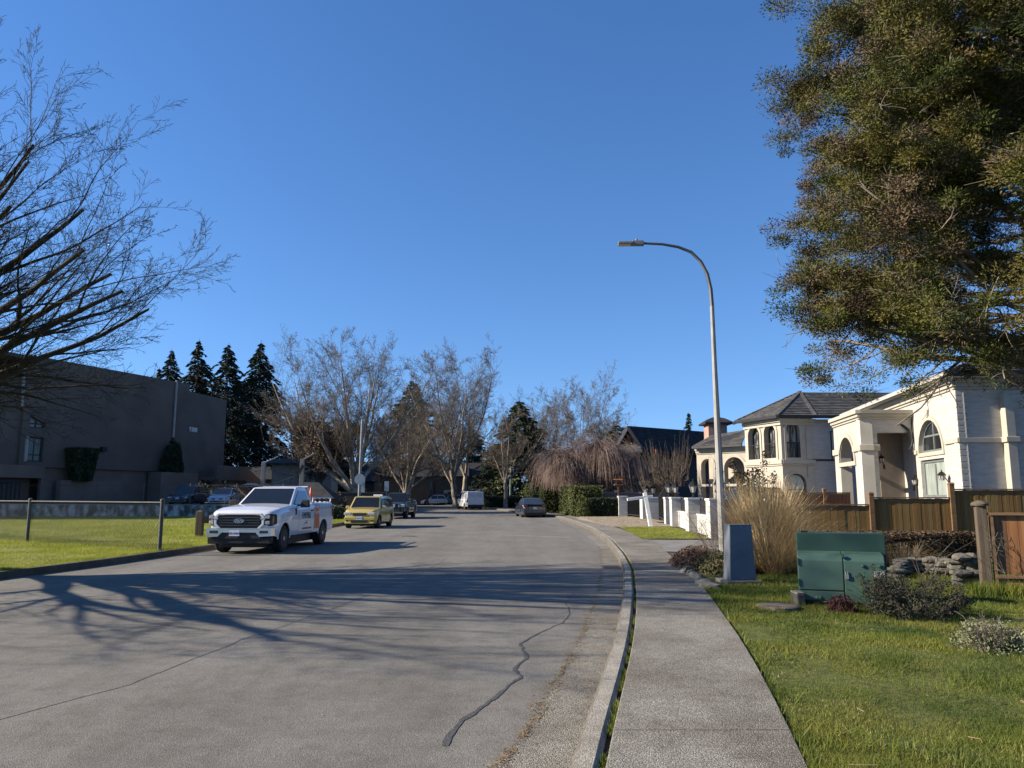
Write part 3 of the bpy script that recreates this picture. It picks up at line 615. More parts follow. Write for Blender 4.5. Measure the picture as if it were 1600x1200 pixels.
# dark shrubs against the building are made with the building
# --- weeping tree
M_weep = mat('weeping_twigs', (.115, .078, .064), rough=1, col2=(.23, .165, .135), scale=.8, geo=True)
wt = thing('weeping_tree', 'broad leafless weeping tree with curtains of reddish twigs', 'weeping tree', (6.8, 67, .1))
r5 = random.Random(5); mb = MB(); lim5 = []
mb.tube([(0, 0, -.1), (.1, 0, .7), (-.05, .1, 1.5)], [.3, .22, .2], 10)
for k in range(22):
    az = r5.uniform(0, 6.283); L = r5.uniform(1.2, 3.8) if k > 6 else r5.uniform(3.2, 4.6); zt = 6.3 - L * .36 + r5.uniform(-.6, .4); pts = [Vector((-.05, .1, 1.4))]
    for i in range(1, 7):
        t = i / 6; rad_ = L * t; z = 1.4 + (zt - 1.4) * math.sin(min(1, t * 1.25) * math.pi / 2) - (.5 if t > .85 else 0); pts.append(Vector((math.cos(az + .2 * math.sin(3 * t)) * rad_ * (1.12 if math.cos(az) < 0 else 1), math.sin(az) * rad_, z + r5.gauss(0, .08))))
    mb.tube(pts, [.10, .085, .07, .06, .045, .03, .02], 6, cap=False); lim5.append(pts)
part('trunk', mb, M_bark, wt, smooth=True)
A = []; B = []; RA = []
for pts in lim5:
    for i in range(2, 7):
        for _ in range(70):
            p = pts[i - 1].lerp(pts[i], r5.random()); n = 5; L = max(.5, p.z - r5.uniform(.9, 2.6)) / n; d = Vector((p.x * .16 + r5.gauss(0, .42), p.y * .16 + r5.gauss(0, .42), r5.uniform(.1, .7)))
            for k in range(n):
                d = (d.normalized() + Vector((r5.gauss(0, .1), r5.gauss(0, .1), -.62))).normalized(); q = p + d * L; A.append(tuple(p)); B.append(tuple(q)); RA.append(.012 - .0012 * k); p = q
V, F = segs_mesh(A, B, RA, np.array(RA) * .8, 3); link('weeping_twigs', mesh_np('weeping_twigs', V, F, M_weep), wt)
# --- pollarded tree inside the gate with long upright shoots
pt_ = thing('pruned_tree', 'hard pruned leafless tree with long upright shoots inside the gate', 'tree', (10.6, 51.5, .1))
T = Tree(8, [dict(n=6, wob=.16, up=.01, tap=.5, start=.25, kids=6, ang=48, rr=.6, lr=.6), dict(n=5, wob=.15, up=.03, tap=.5, start=.2, kids=8, ang=50, rr=.5, lr=.55), dict(n=4, wob=.10, up=.14, tap=.4, start=.1, kids=5, ang=45, rr=.6, lr=.6), dict(n=3, wob=.08, up=.2, tap=.4, start=1, kids=0, ang=40, rr=.5, lr=.5)])
T.thr = .04; T.rmin = .008; mb = MB().tube([(0, 0, -.1), (.02, 0, .8), (-.03, .02, 1.5)], [.2, .15, .14], 9); part('trunk', mb, M_barkp, pt_, smooth=True)
for k in range(9):
    az = k * 40 + r5.uniform(-15, 15); e = r5.uniform(22, 60); T.branch(Vector((0, 0, 1.45)), Vector((math.cos(R(az)) * math.cos(R(e)), math.sin(R(az)) * math.cos(R(e)), math.sin(R(e)))), .09, r5.uniform(1.7, 2.7), 0)
for p in list(T.tips)[::14]:                    # the long straight shoots
    p = Vector(p)
    if p.z > 1.9: T.A.append(tuple(p)); d = Vector((p.x * .13 + r5.gauss(0, .1), p.y * .1, 1)).normalized(); T.B.append(tuple(p + d * r5.uniform(.8, 2.2))); T.ra.append(.014); T.rb.append(.006)
link('branches', T.mesh('branches', M_twig), pt_, kind='stuff')

# --- the big cedar at the upper right: limbs, then sprays of foliage on their ends
ced = thing('cedar_tree', 'huge old cedar with ragged olive foliage hanging over the white house', 'cedar', (11.8, 16.4, .1)); rc = random.Random(17); nr = np.random.default_rng(17)
mb = MB().tube([(0, 0, -.2), (.05, 0, 2), (-.1, .1, 6), (.1, 0, 10), (0, 0, 15)], [.52, .42, .36, .26, .08], 14); part('trunk', mb, M_bark, ced, smooth=True)
T = Tree(5, [dict(n=8, wob=.12, up=.03, tap=.3, start=.25, kids=9, ang=44, rr=.55, lr=.5), dict(n=6, wob=.16, up=.02, tap=.35, start=.15, kids=7, ang=46, rr=.55, lr=.5), dict(n=4, wob=.18, up=.03, tap=.4, start=1, kids=0, ang=45, rr=.5, lr=.5)])
T.thr = .012; T.rmin = .006
def crownR(z): return float(np.interp(z, [3.0, 4.2, 5.2, 6.2, 7.1, 8.0, 8.8, 9.6, 10.5, 12, 14, 16], [4.2, 5.0, 5.7, 6.4, 5.7, 5.9, 6.3, 5.6, 6.0, 5.8, 4.4, 1.2]))
for k in range(92):
    z = 3.8 + 11.7 * (k / 92) ** .95; az = rc.uniform(60, 300) if k % 5 else rc.uniform(0, 360); Lr = crownR(z + .6) * rc.uniform(.78, 1.0)
    T.branch(Vector((0, 0, z)), Vector((math.cos(R(az)), math.sin(R(az)), rc.uniform(-.06, .28))), .05 + .07 * rc.random() * (1 - z / 18), Lr * .9, 0)
link('branches', T.mesh('branches', mat('grey_limb', (.12, .10, .08), rough=1, col2=(.25, .215, .175), scale=4)), ced)
M_ced = [mat('cedar_green', (.032, .046, .006), rough=.75, col2=(.088, .096, .012), scale=1.1, geo=True, trans=.15), mat('cedar_olive', (.055, .052, .010), rough=.8, col2=(.145, .122, .022), scale=1.1, geo=True, trans=.15), mat('cedar_brown', (.07, .048, .024), rough=.9, col2=(.14, .10, .052), scale=1.1, geo=True)]
tips = np.array(T.tips + T.mid); tips = tips[(np.linalg.norm(tips[:, :2], axis=1) > 1.5)]
thin = (tips[:, 0] > -3.6) & (tips[:, 2] < 6.0); tips = tips[~thin | (nr.random(len(tips)) < .5)]; tips = tips[(tips[:, 2] > 3.75) | (tips[:, 0] < -3.4)]
if len(tips) > 4200: tips = tips[nr.choice(len(tips), 4200, replace=False)]
per = 290; nC = len(tips)
kind = nr.choice(3, nC, p=[.46, .45, .09]); bigk = np.sin(tips[:, 0] * 1.1) + np.sin(tips[:, 2] * 1.3 + tips[:, 1]) ; kind = np.where((bigk > 1.05) & (nr.random(nC) < .35), 2, kind)
g1 = nr.normal(size=(nC, per, 3)); g1 /= np.linalg.norm(g1, axis=2)[..., None]; g1 *= (nr.uniform(0, 1, (nC, per)) ** .55 * nr.uniform(.22, .48, nC)[:, None])[..., None]; g1[..., 2] *= .62
P = (tips[:, None, :] + g1).reshape(-1, 3); dirs = (g1 / (np.linalg.norm(g1, axis=2)[..., None] + 1e-6) + np.array([0, 0, .25])).reshape(-1, 3)
V, F = cards(P, .064, nr, .42, droop=dirs, spread=.5, tri=True); me = mesh_np('foliage', V, F, M_ced, np.repeat(kind, per)); link('foliage', me, ced)
A = []; B = []                                    # bare dead twigs showing among the sprays
for p in tips[::3]:
    for _ in range(5):
        d = nr.normal(size=3); d[2] = abs(d[2]) * .5; A.append(p); B.append(p + d / np.linalg.norm(d) * nr.uniform(.25, .7))
V, F = segs_mesh(A, B, .007, .003, 3); link('dead_twigs', mesh_np('dead_twigs', V, F, M_twig), ced)
# ============================================================ BUILDINGS
T_ = Matrix.Translation
def wallM(A, B):
    A = Vector((A[0], A[1], 0)); B = Vector((B[0], B[1], 0)); e = (B - A).normalized()
    M = Matrix((e, Vector((0, 0, 1)), Vector((e.y, -e.x, 0)))).transposed().to_4x4(); M.translation = A
    return M, (B - A).length
def shape(x0, x1, z0, z1, arch=False, n=12):
    if not arch: return [(x0, z0), (x1, z0), (x1, z1), (x0, z1)]
    r = (x1 - x0) / 2; c = (x0 + x1) / 2; h = min(r, z1 - z0) * (1 if arch is True else arch); pts = [(x0, z0), (x1, z0)]
    for k in range(n + 1): a = math.pi * k / n; pts.append((c + r * math.cos(a), z1 - h + h * math.sin(a)))
    return pts
def grow_(p, d):
    cx = sum(q[0] for q in p) / len(p); cy = sum(q[1] for q in p) / len(p); x0 = min(q[0] for q in p); x1 = max(q[0] for q in p); y0 = min(q[1] for q in p); y1 = max(q[1] for q in p); mx, my = (x0 + x1) / 2, (y0 + y1) / 2
    return [(mx + (q[0] - mx) * (1 + 2 * d / (x1 - x0)), my + (q[1] - my) * (1 + 2 * d / (y1 - y0))) for q in p]
def window(par, M, x0, x1, z0, z1, fm, gm, arch=False, fw=.07, mv=(), mh=(), inset=.12, trim=0, tm=None, tw=.05, name='window', label=None):
    o = shape(x0, x1, z0, z1, arch); i = grow_(o, -fw); f = MB().plate(o, [i], .07, M @ T_((0, 0, -inset)))
    for v in mv: x = x0 + (x1 - x0) * v; f.plate(shape(x - fw * .4, x + fw * .4, z0 + fw, z1 - fw * (1.6 if not arch else 1) - (0 if not arch else (z1 - z0) * .02)), [], .05, M @ T_((0, 0, -inset - .006)))
    for h in mh: z = z0 + (z1 - z0) * h; f.plate(shape(x0 + fw, x1 - fw, z - fw * .4, z + fw * .4), [], .05, M @ T_((0, 0, -inset - .004)))
    w_ = part(name, f, fm, par, world=True, label=label); part('pane', MB().plate(i, [], .012, M @ T_((0, 0, -inset - .045))), gm, w_, world=True)
    if trim: part('window_trim', MB().plate(grow_(o, trim), [grow_(o, .002)], tw + .02, M @ T_((0, 0, tw))), tm, w_, world=True)
    return w_
def courses(mb, a, b, c, d, n, lift=.05, m=0, over=.02):
    """stepped tile courses on the roof face a-b (eave) to d-c (ridge side)"""
    a, b, c, d = map(Vector, (a, b, c, d)); nn = (b - a).cross(d - a).normalized()
    if nn.z < 0: nn = -nn
    for k in range(n):
        t0, t1 = k / n, min(1, (k + 1) / n + .25 / n); l0, r0, l1, r1 = a.lerp(d, t0), b.lerp(c, t0), a.lerp(d, t1), b.lerp(c, t1)
        u = nn * lift
        mb.add([l0, r0, r1, l1, l0 + u, r0 + u, r1 + u * .15, l1 + u * .15], [(4, 5, 6, 7), (0, 1, 5, 4), (1, 2, 6, 5), (3, 0, 4, 7)], m)
    return mb
def tile_mat(name, c1, c2, sx=3.2):
    m = mat(name, c1, rough=.8, col2=c2, scale=2.2, geo=True, bump=.8, bscale=9); return m
M_glass = mat('window_glass', (.012, .014, .016), rough=.06, spec=.7, scale=.6, var=.5)
M_glass_l = mat('curtained_glass', (.19, .22, .20), rough=.12, spec=.6, col2=(.34, .38, .34), scale=3, stretch=(6, 6, .4))
M_glass_m = mat('part_curtained_glass', (.03, .035, .04), rough=.08, spec=.7, col2=(.26, .26, .24), scale=2.2, stretch=(3, 3, .5), fac=(.45, .6))
M_white = mat('white_stucco', (.34, .32, .275), rough=.85, col2=(.42, .395, .345), scale=1.1, geo=True, bump=.35, bscale=45, speck=(.6, (.36, .33, .28), .35))
M_veneer = mat('painted_stone_veneer', (.36, .34, .30), rough=.85, col2=(.45, .425, .375), scale=2.0, geo=True, stretch=(1, 1, 5), bump=.7, bscale=14)
M_trim = mat('cream_trim', (.37, .34, .275), rough=.7, scale=2, var=.06)
M_cream = mat('cream_stucco', (.35, .305, .245), rough=.85, col2=(.42, .37, .30), scale=1.2, geo=True, bump=.3, bscale=40)
M_beige = mat('beige_brick', (.37, .33, .295), rough=.85, col2=(.45, .405, .365), scale=2.4, geo=True, stretch=(1, 1, 6), bump=.5, bscale=16)
M_tile = tile_mat('dark_roof_tile', (.030, .029, .029), (.085, .08, .075))
M_tileb = tile_mat('black_roof', (.012, .012, .014), (.028, .027, .03))
M_fascia = mat('dark_gutter', (.018, .018, .02), rough=.5, scale=3)
M_soffit = mat('soffit', (.5, .47, .42), rough=.8, scale=3, var=.05)
M_sash = mat('dark_sash', (.03, .035, .035), rough=.45, scale=3)
M_greysash = mat('grey_sash', (.13, .145, .14), rough=.5, scale=3)
M_bronze = mat('dark_bronze', (.03, .026, .022), rough=.4, metal=.6, scale=6)
M_lampgl = mat('lantern_glass', (.38, .38, .36), rough=.15, spec=.6, scale=4)
M_dwood = mat('dark_red_wood', (.07, .03, .022), rough=.6, col2=(.12, .055, .04), scale=3, stretch=(4, 4, .4))

# ---------------- dark grey building on the left
M_dark = mat('dark_grey_render', (.108, .086, .072), rough=.9, col2=(.138, .110, .092), scale=.35, geo=True, bump=.3, bscale=30, speck=(.5, (.09, .072, .06), .7))
M_dark2 = mat('brown_grey_render', (.165, .122, .098), rough=.9, scale=.5, var=.12, geo=True)
M_pipe = mat('pale_pipe', (.30, .29, .27), rough=.6, scale=2)
M_sign = mat('white_sign_letters', (.75, .75, .73), rough=.6, scale=3, var=.03)
M_ironb = mat('black_iron', (.015, .015, .016), rough=.5, scale=5)
zr = 13.0; a0 = G(45, 554, zr); a1 = G(297, 600, zr); a1 = Vector((a1.x, a1.y, 0)); a0 = Vector((a0.x, a0.y, 0)); e = (a0 - a1).normalized()
# outward normal must face the street (+X): walk from near left end to far right end
W0, W1 = a0, a1; gb = thing('office_building', 'large dark grey windowless building numbered 9300 across the lawn', 'building', (W0.x - 6, W0.y + 8, .8))
M, Lw = wallM(W0, W1); lot = .8
def sec(s0, s1, z0, z1, t, M, hole=None): return MB().plate(shape(s0, s1, z0, z1), hole or [], t, M)
so = lambda px, py: onwall(px, py, W0, W1)
tri_ = [so(47, 648), so(69, 662), so(69, 669), so(46, 669)]; wlo = [so(45, 682), so(66, 722)]
x0, x1 = wlo[0][0], wlo[1][0]; z0, z1 = wlo[1][1], wlo[0][1]
hole_t = [(x0, tri_[3][1]), (x1, tri_[2][1]), (x1, tri_[1][1]), (x0, tri_[0][1])]
zb = so(150, 733)[1]
part('wall', MB().plate(shape(0, Lw, zb, zr), [hole_t, shape(x0, x1, z0, z1)], .4, M), M_dark, gb, world=True)
window(gb, M, x0, x1, z0, z1, M_sash, mat('teal_curtain_glass', (.09, .13, .13), rough=.15, spec=.6, col2=(.16, .21, .2), scale=2, stretch=(5, 5, .3)), mv=(.5,), mh=(.28,), fw=.12, inset=.2)
f = MB().plate(hole_t, [grow_(hole_t, -.12)], .1, M @ T_((0, 0, -.2))).plate(shape((x0 + x1) / 2 - .06, (x0 + x1) / 2 + .06, hole_t[0][1] + .1, hole_t[2][1] + .5), [], .08, M @ T_((0, 0, -.21))).plate(shape(x0 + .1, x1 - .1, hole_t[2][1] - .1, hole_t[2][1]), [], .08, M @ T_((0, 0, -.21)))
wt_ = part('window', f, M_sash, gb, world=True, label='slanted top window'); part('pane', MB().plate(grow_(hole_t, -.1), [], .02, M @ T_((0, 0, -.3))), mat('pale_pane', (.22, .24, .26), rough=.1, scale=1), wt_, world=True)
part('window_jamb', MB().plate(shape(x0 - .28, x0 - .04, z0, z1), [], .2, M @ T_((0, 0, .1))), M_pipe, gb, world=True)
# lower storey set back, with a darker band
part('lower_wall', MB().plate(shape(x1 + .3, Lw + .5, lot - .2, zb), [], .3, M @ T_((0, 0, -.35))), M_dark2, gb, world=True)
part('lower_wall', MB().plate(shape(-9, x1 + .3, lot - .2, zb - .9), [], .3, M @ T_((0, 0, -1.6))), M_dark, gb, world=True)
part('floor_band', MB().plate(shape(-9, x1 + .3, zb - .9, zb + .1), [], 2, M @ T_((0, 0, .02))), M_dark2, gb, world=True)
part('planter_wall', MB().plate(shape(x1 + 1.2, Lw * .52, lot - .2, lot + 2.1), [], .5, M @ T_((0, 0, .8))), M_dark2, gb, world=True)
b = MB()
for k in range(16): b.plate(shape(-5 + k * .36, -4.93 + k * .36, lot, zb - 1.1), [], .06, M @ T_((0, 0, -.2)))
b.plate(shape(-5.2, 1, zb - 1.25, zb - 1.1), [], .08, M @ T_((0, 0, -.19))); part('barred_gate', b, M_ironb, gb, world=True)
# left block (further along towards the viewer) and tops
b = MB().plate(shape(-14, -.01, zb + .1, 11.2), [], 8, M @ T_((0, 0, -.25))); part('left_block', b, M_dark, gb, world=True)
part('roof_block', MB().plate(shape(-5, Lw, zr - .3, zr), [], 9, M @ T_((0, 0, -.4))).plate(shape(0, Lw, lot, zr - .3), [], .3, M @ T_((0, 0, -9))), M_dark, gb, world=True)
part('downpipe', MB().tube([M @ Vector((so(35, 588)[0], so(35, 588)[1] + 1, .12)), M @ Vector((so(33, 637)[0], so(33, 637)[1], .12))], .12, 8), M_pipe, gb, world=True)
s_, z_ = so(275, 594); s2, z2 = so(268, 686); part('downpipe', MB().tube([M @ Vector((s_, zr + .1, .12)), M @ Vector((s_, z2, .12))], .11, 8), M_pipe, gb, world=True)
# right end block, a little lower and set forward
b0 = a1 + (a1 - a0).normalized() * .02; zr2 = zr - .75; q = G(355, 625, zr2); b1 = Vector((q.x, q.y, 0)); M2, L2 = wallM(b0, b1)
part('end_wall', MB().plate(shape(0, L2, zb - .6, zr2), [], .5, M2 @ T_((0, 0, -.06))), M_dark, gb, world=True)
part('end_block', MB().plate(shape(.2, L2 - .02, zb - .5, zr2 - .02), [], 8, M2 @ T_((0, 0, -.6))), M_dark, gb, world=True)
sA, zA = onwall(291, 666, b0, b1); sB, zB = onwall(311, 677, b0, b1)
part('house_number', text_mb('9300', (zA - zB) * 1.3, .03, .004, M=M2 @ T_(((sA + sB) / 2 + .1, (zA + zB) / 2, .0))), M_sign, gb, world=True)
# wall lamp, ledge, stair with solid parapet at the right end
s_, z_ = so(160, 702); part('wall_lamp', MB().plate(shape(s_ - .25, s_ + .25, z_ - .2, z_ + .2), [], .3, M @ T_((0, 0, .3))), M_ironb, gb, world=True)
st = [onwall(312, 727, b0, b1), onwall(358, 727, b0, b1), onwall(393, 762, b0, b1)]; zt0 = st[0][1]; th = 1.5
stair = MB().plate([(st[0][0], zt0 - th), (st[1][0], zt0 - th), (st[2][0], lot + .1), (st[2][0] + 1.2, lot + .1), (st[2][0] + 1.2, lot + 1.3), (st[1][0] + .4, zt0), (st[0][0], zt0)], [], .25, M2 @ T_((0, 0, 2.0)))
stair.plate([(st[0][0], zt0 - th), (st[1][0], zt0 - th), (st[1][0], zt0 - th + .3), (st[0][0], zt0 - th + .3)], [], 1.8, M2 @ T_((0, 0, 1.78)))
part('stair_parapet', stair, M_dark2, gb, world=True)
b = MB()
for k in range(11): t = k / 11; b.plate(shape(st[1][0] + (st[2][0] - st[1][0]) * t, st[1][0] + (st[2][0] - st[1][0]) * (t + 1 / 11), zt0 - th + (lot - zt0 + th) * (t + .09), zt0 - th + .3 + (lot - zt0 + th) * t), [], 1.6, M2 @ T_((0, 0, 1.78)))
part('stair_steps', b, M_dark2, gb, world=True)
for k in (.1, .55): s = st[0][0] + (st[1][0] - st[0][0]) * k; part('stair_post', MB().plate(shape(s, s + .4, lot - .1, zt0 - th), [], .4, M2 @ T_((0, 0, 1.7))), M_dark2, gb, world=True)
def onb(px, py, off, A=W0, B=W1, M=M): s, z = onwall(px, py, A, B); return M @ Vector((s, 0, off)), s
p, _ = onb(114, 740, .9); q1, s1 = onb(100, 740, 0); q2, s2 = onb(146, 740, 0)
ang = math.atan2((W1 - W0).y, (W1 - W0).x)
bush('topiary', 'wide dark flat topped shrub against the grey building wall', (p.x, p.y, lot + 2.1), ((s2 - s1) * .36, .75, 2.7), 10000, .24, M_ever, 71, 'shrub', shape='box', rz=ang)
p, _ = onb(258, 730, .9); q1, s1 = onb(247, 740, 0); q2, s2 = onb(281, 740, 0)
bush('topiary', 'tall dark bullet shaped shrub against the grey building wall', (p.x, p.y, zb - .12), ((s2 - s1) * .42, .75, 3.1), 7000, .25, M_ever, 72, 'shrub', rz=ang)
part('planter_ledge', MB().plate(shape(s1 - 1.2, s2 + .8, lot - .2, zb - .1), [], 1.6, M @ T_((0, 0, 1.6))), M_dark2, gb, world=True)
bw = thing('block_wall', 'short pale block wall at the far left before the grey building', 'wall', G(0, 776, lot)); mbk = M_pipe
for i in range(4):
    for j in range(5): part('block', MB().box((-2.2 + j * .62 + (.3 if i % 2 else 0), 0, .2 + i * .4), (.6, .4, .385)), mat('pale_block', (.26, .25, .235), rough=.9, scale=3, var=.15), bw, bevel=.02)

# ---------------- white house on the right (eave line read off the photograph)
hz_ = 6.0; c0 = G(1490, 592, hz_); c1 = G(1425, 617, hz_); dv = (c1 - c0).normalized(); cF = c0 + dv * 15.0
wh = thing('white_house', 'white stone house with arched portico behind the wooden fence', 'house', (c0.x + 4, c0.y + 4, .1))
ML, LL = wallM(cF, c0); sl = lambda px, py: onwall(px, py, cF, c0)
wA, wB = sl(1436, 655), sl(1476, 706); wC, wD = sl(1438, 718), sl(1480, 775)
xw0, xw1 = sl(1437, 705)[0], sl(1474, 702)[0]; zar0, zar1 = sl(1455, 706)[1], sl(1456, 655)[1]; zlo0, zlo1 = sl(1460, 778)[1], sl(1460, 717)[1]
part('lit_wall', MB().plate(shape(0, LL, 0, hz_), [shape(xw0, xw1, zar0, zar1, True), shape(xw0, xw1, zlo0, zlo1)], .3, ML), M_veneer, wh, world=True)
window(wh, ML, xw0, xw1, zar0, zar1, M_greysash, M_glass, True, fw=.1, mv=(.5,), mh=(.52,), trim=.16, tm=M_trim, label='arched upper window')
window(wh, ML, xw0, xw1, zlo0, zlo1, M_greysash, M_glass_l, False, fw=.12, mv=(.5,), inset=.1)
ks = (xw0 + xw1) / 2; part('keystone', MB().plate([(ks - .08, zar1 + .12), (ks + .08, zar1 + .12), (ks + .13, zar1 + .42), (ks - .13, zar1 + .42)], [], .14, ML @ T_((0, 0, .09))), M_trim, wh, world=True, bevel=.01)
zbd = sl(1485, 690)[1]
part('string_course', MB().plate(shape(xw1 + .28, LL + .06, zbd - .09, zbd + .09), [], .1, ML @ T_((0, 0, .07))), M_trim, wh, world=True, bevel=.015)
part('string_course', MB().plate(shape(xw0 - .9, xw0 - .28, zbd - .3, zbd - .12), [], .1, ML @ T_((0, 0, .07))), M_trim, wh, world=True, bevel=.015)
MF, LF = wallM(c0, c0 + Vector((16, 0, 0))); sf = lambda px, py: onwall(px, py, c0, c0 + Vector((16, 0, 0)))
part('front_wall', MB().plate(shape(0, 16, 0, hz_), [], .3, MF), M_veneer, wh, world=True)
part('string_course', MB().plate(shape(.0, sf(1568, 690)[0], zbd - .09, zbd + .09), [], .1, MF @ T_((0, 0, .06))), M_trim, wh, world=True, bevel=.015)
pz0, pz1 = sf(1568, 700)[0], sf(1580, 700)[0]
part('pilaster', MB().plate(shape(pz0, pz1 + .05, 0, hz_ - .55), [], .45, MF @ T_((0, 0, .3))), M_trim, wh, world=True, bevel=.015)
part('pilaster_capital', MB().plate(shape(pz0 - .08, pz1 + .15, zbd - .09, zbd + .11), [], .45, MF @ T_((0, 0, .36))), M_trim, wh, world=True, bevel=.02)
part('string_course', MB().plate(shape(pz1 + .16, 16, zbd - .09, zbd + .09), [], .1, MF @ T_((0, 0, .06))), M_trim, wh, world=True, bevel=.015)
zq = .2; qm = tomesh('quoin', MB().box((.21, -.02, .1), (.44, .05, .19)), M_veneer, bevel=.01); k = 0     # long quoins up the corner
while zq < hz_ - .5:
    o = link('quoin', qm, wh); o.matrix_local = WM[wh.name].inverted() @ (T_((c0.x, c0.y, zq))); zq += .225; k += 1
def cornice(mb, A, B, z, hs=((.0, .10, .06), (.10, .24, .13), (.24, .40, .22)), ext=0):
    Mx, L = wallM(A, B)
    for a, b_, o in hs: mb.plate(shape(-ext, L + o, z - .4 + a, z - .4 + b_), [], o + .02, Mx @ T_((0, 0, o)))
    return mb
b = cornice(MB(), cF, c0, hz_); b2 = cornice(MB(), c0, c0 + Vector((16, 0, 0)), hz_)
part('cornice', b, M_trim, wh, world=True, bevel=.012); part('cornice', b2, M_trim, wh, world=True, bevel=.012)
# roof: eaves overhang, hip to a ridge
oh = .62; n1 = Vector((dv.y, -dv.x, 0)) * -1; n1 = n1 if n1.x < 0 else -n1
eA = c0 + n1 * oh + Vector((0, -oh, 0)); eB = cF + n1 * oh; eC = c0 + Vector((16, -oh, 0)); zE = hz_ + .12; zR = hz_ + 2.5; rA = Vector((c0.x + 6, c0.y + 5.6, zR)); rB = Vector((cF.x + 6, cF.y, zR)); rC = Vector((c0.x + 16, c0.y + 5.6, zR))
E3 = lambda p, z=zE: Vector((p.x, p.y, z))
rb = MB().add([E3(eA), E3(eB), rB, rA, E3(eC), rC], [(0, 1, 2, 3), (4, 0, 3, 5)]); rf = part('roof', rb, M_tileb, wh, world=True)
b = MB(); courses(b, E3(eA, zE + .03), E3(eB, zE + .03), rB + Vector((0, 0, .03)), rA + Vector((0, 0, .03)), 22); courses(b, E3(eC, zE + .03), E3(eA, zE + .03), rA + Vector((0, 0, .03)), rC + Vector((0, 0, .03)), 22)
part('roof_tiles', b, M_tile, rf, world=True, kind='stuff')
part('soffit', MB().add([E3(eA, hz_ + .01), E3(eB, hz_ + .01), E3(cF, hz_ + .01), E3(c0, hz_ + .01), E3(eC, hz_ + .01), E3(c0 + Vector((16, 0, 0)), hz_ + .01)], [(0, 3, 2, 1), (4, 5, 3, 0)]), M_soffit, wh, world=True)
mg = MB().bar(E3(eA, zE), E3(eB, zE), .1, .17); part('gutter', mg, mat('pale_gutter', (.36, .34, .31), rough=.6, scale=3), wh, world=True); part('gutter', MB().bar(E3(eC, zE), E3(eA, zE), .1, .2), M_fascia, wh, world=True)
# portico
zp = D(1424, 640, c1.y).z; pc = G(1342, 641, zp); pl = G(1301, 656, zp); pr = c1 + (c1 - c0).normalized() * .02; pr = Vector((pr.x, pc.y, 0))
MPf, LPf = wallM(pc, pr); MPl, LPl = wallM(pl, pc); spf = lambda px, py: onwall(px, py, pc, pr); spl = lambda px, py: onwall(px, py, pl, pc)
xo0 = spf(1373, 720)[0]; zo1 = spf(1390, 676)[1]
part('portico_wall', MB().plate([(0, 0), (xo0, 0), (xo0, zo1), (LPf, zo1), (LPf, zp - .38), (0, zp - .38)], [], .35, MPf), M_veneer, wh, world=True)
ax0, ax1, azt = spl(1313, 720)[0], spl(1336, 720)[0], spl(1325, 683)[1]
part('portico_arch', MB().plate(shape(0, LPl - .002, 0, zp - .38), [shape(ax0, ax1, -.0 + .02, azt, True)], .5, MPl @ T_((0, 0, -.002))), M_white, wh, world=True)
part('arch_trim', MB().plate(grow_(shape(ax0, ax1, 3.2, azt, True), .2), [shape(ax0, ax1, 3.0, azt, True)][:0] or [grow_(shape(ax0, ax1, 3.2, azt, True), .01)], .07, MPl @ T_((0, 0, .06))), M_trim, wh, world=True)
part('cornice', cornice(MB(), pl, pc, zp), M_trim, wh, world=True, bevel=.012); part('cornice', cornice(MB(), pc, pr, zp), M_trim, wh, world=True, bevel=.012)
zc = spl(1318, 705)[1]
for sa, sb_ in ((0, ax0), (ax1, LPl)): part('column_capital', MB().plate(shape(sa - .08, sb_ + .08, zc - .14, zc + .14), [], .62, MPl @ T_((0, 0, .09))), M_trim, wh, world=True, bevel=.03)
part('column_capital', MB().plate(shape(.1, xo0 + .08, zc - .14, zc + .14), [], .2, MPf @ T_((0, 0, .08))), M_trim, wh, world=True, bevel=.03)
ins = Vector((.0, 1.5, 0)); Mb, Lb = wallM(pc + ins + Vector((.75, 0, 0)), pr + ins + Vector((.35, 0, 0)))
part('porch_back_wall', MB().plate(shape(.0, Lb, 0, zp - .5), [shape(.05, .7, .1, 2.5)], .2, Mb), mat('tan_stucco', (.30, .25, .21), rough=.9, scale=2, geo=True), wh, world=True)
window(wh, Mb, .05, .7, .1, 2.5, M_trim, M_glass, fw=.1, inset=.02, name='door')
part('porch_ceiling', MB().add([(pl.x, pl.y, zp - .45), (pc.x, pc.y, zp - .45), (pr.x + .6, pr.y, zp - .45), (pr.x + .6, pl.y, zp - .45)], [(0, 1, 2, 3)]), M_soffit, wh, world=True)
part('portico_roof', MB().add([(pl.x - .2, pl.y, zp), (pc.x - .2, pc.y - .2, zp), (pr.x + .5, pr.y - .2, zp), (pr.x + .5, pl.y, zp), (pr.x + .5, pr.y + 1, zp + .5)], [(0, 1, 2, 3)]), M_fascia, wh, world=True)
def dpipe(A, B, M, pts, par=wh):
    P = [M @ Vector((*onwall(x, y, A, B), o)) for x, y, o in pts]; part('downpipe', MB().tube(P, .055, 8), M_fascia, par, world=True, smooth=True)
dpipe(pc, pr, MPf, [(1408, 663, .0), (1418, 672, .1), (1419, 680, .1), (1424, 688, .1), (1423, 697, .1), (1419, 702, .1), (1427, 712, .1), (1432, 790, .1)])
dpipe(pc, pr, MPf, [(1376, 684, -.6), (1374, 704, -.6), (1377, 714, -.6), (1381, 800, -.6)])
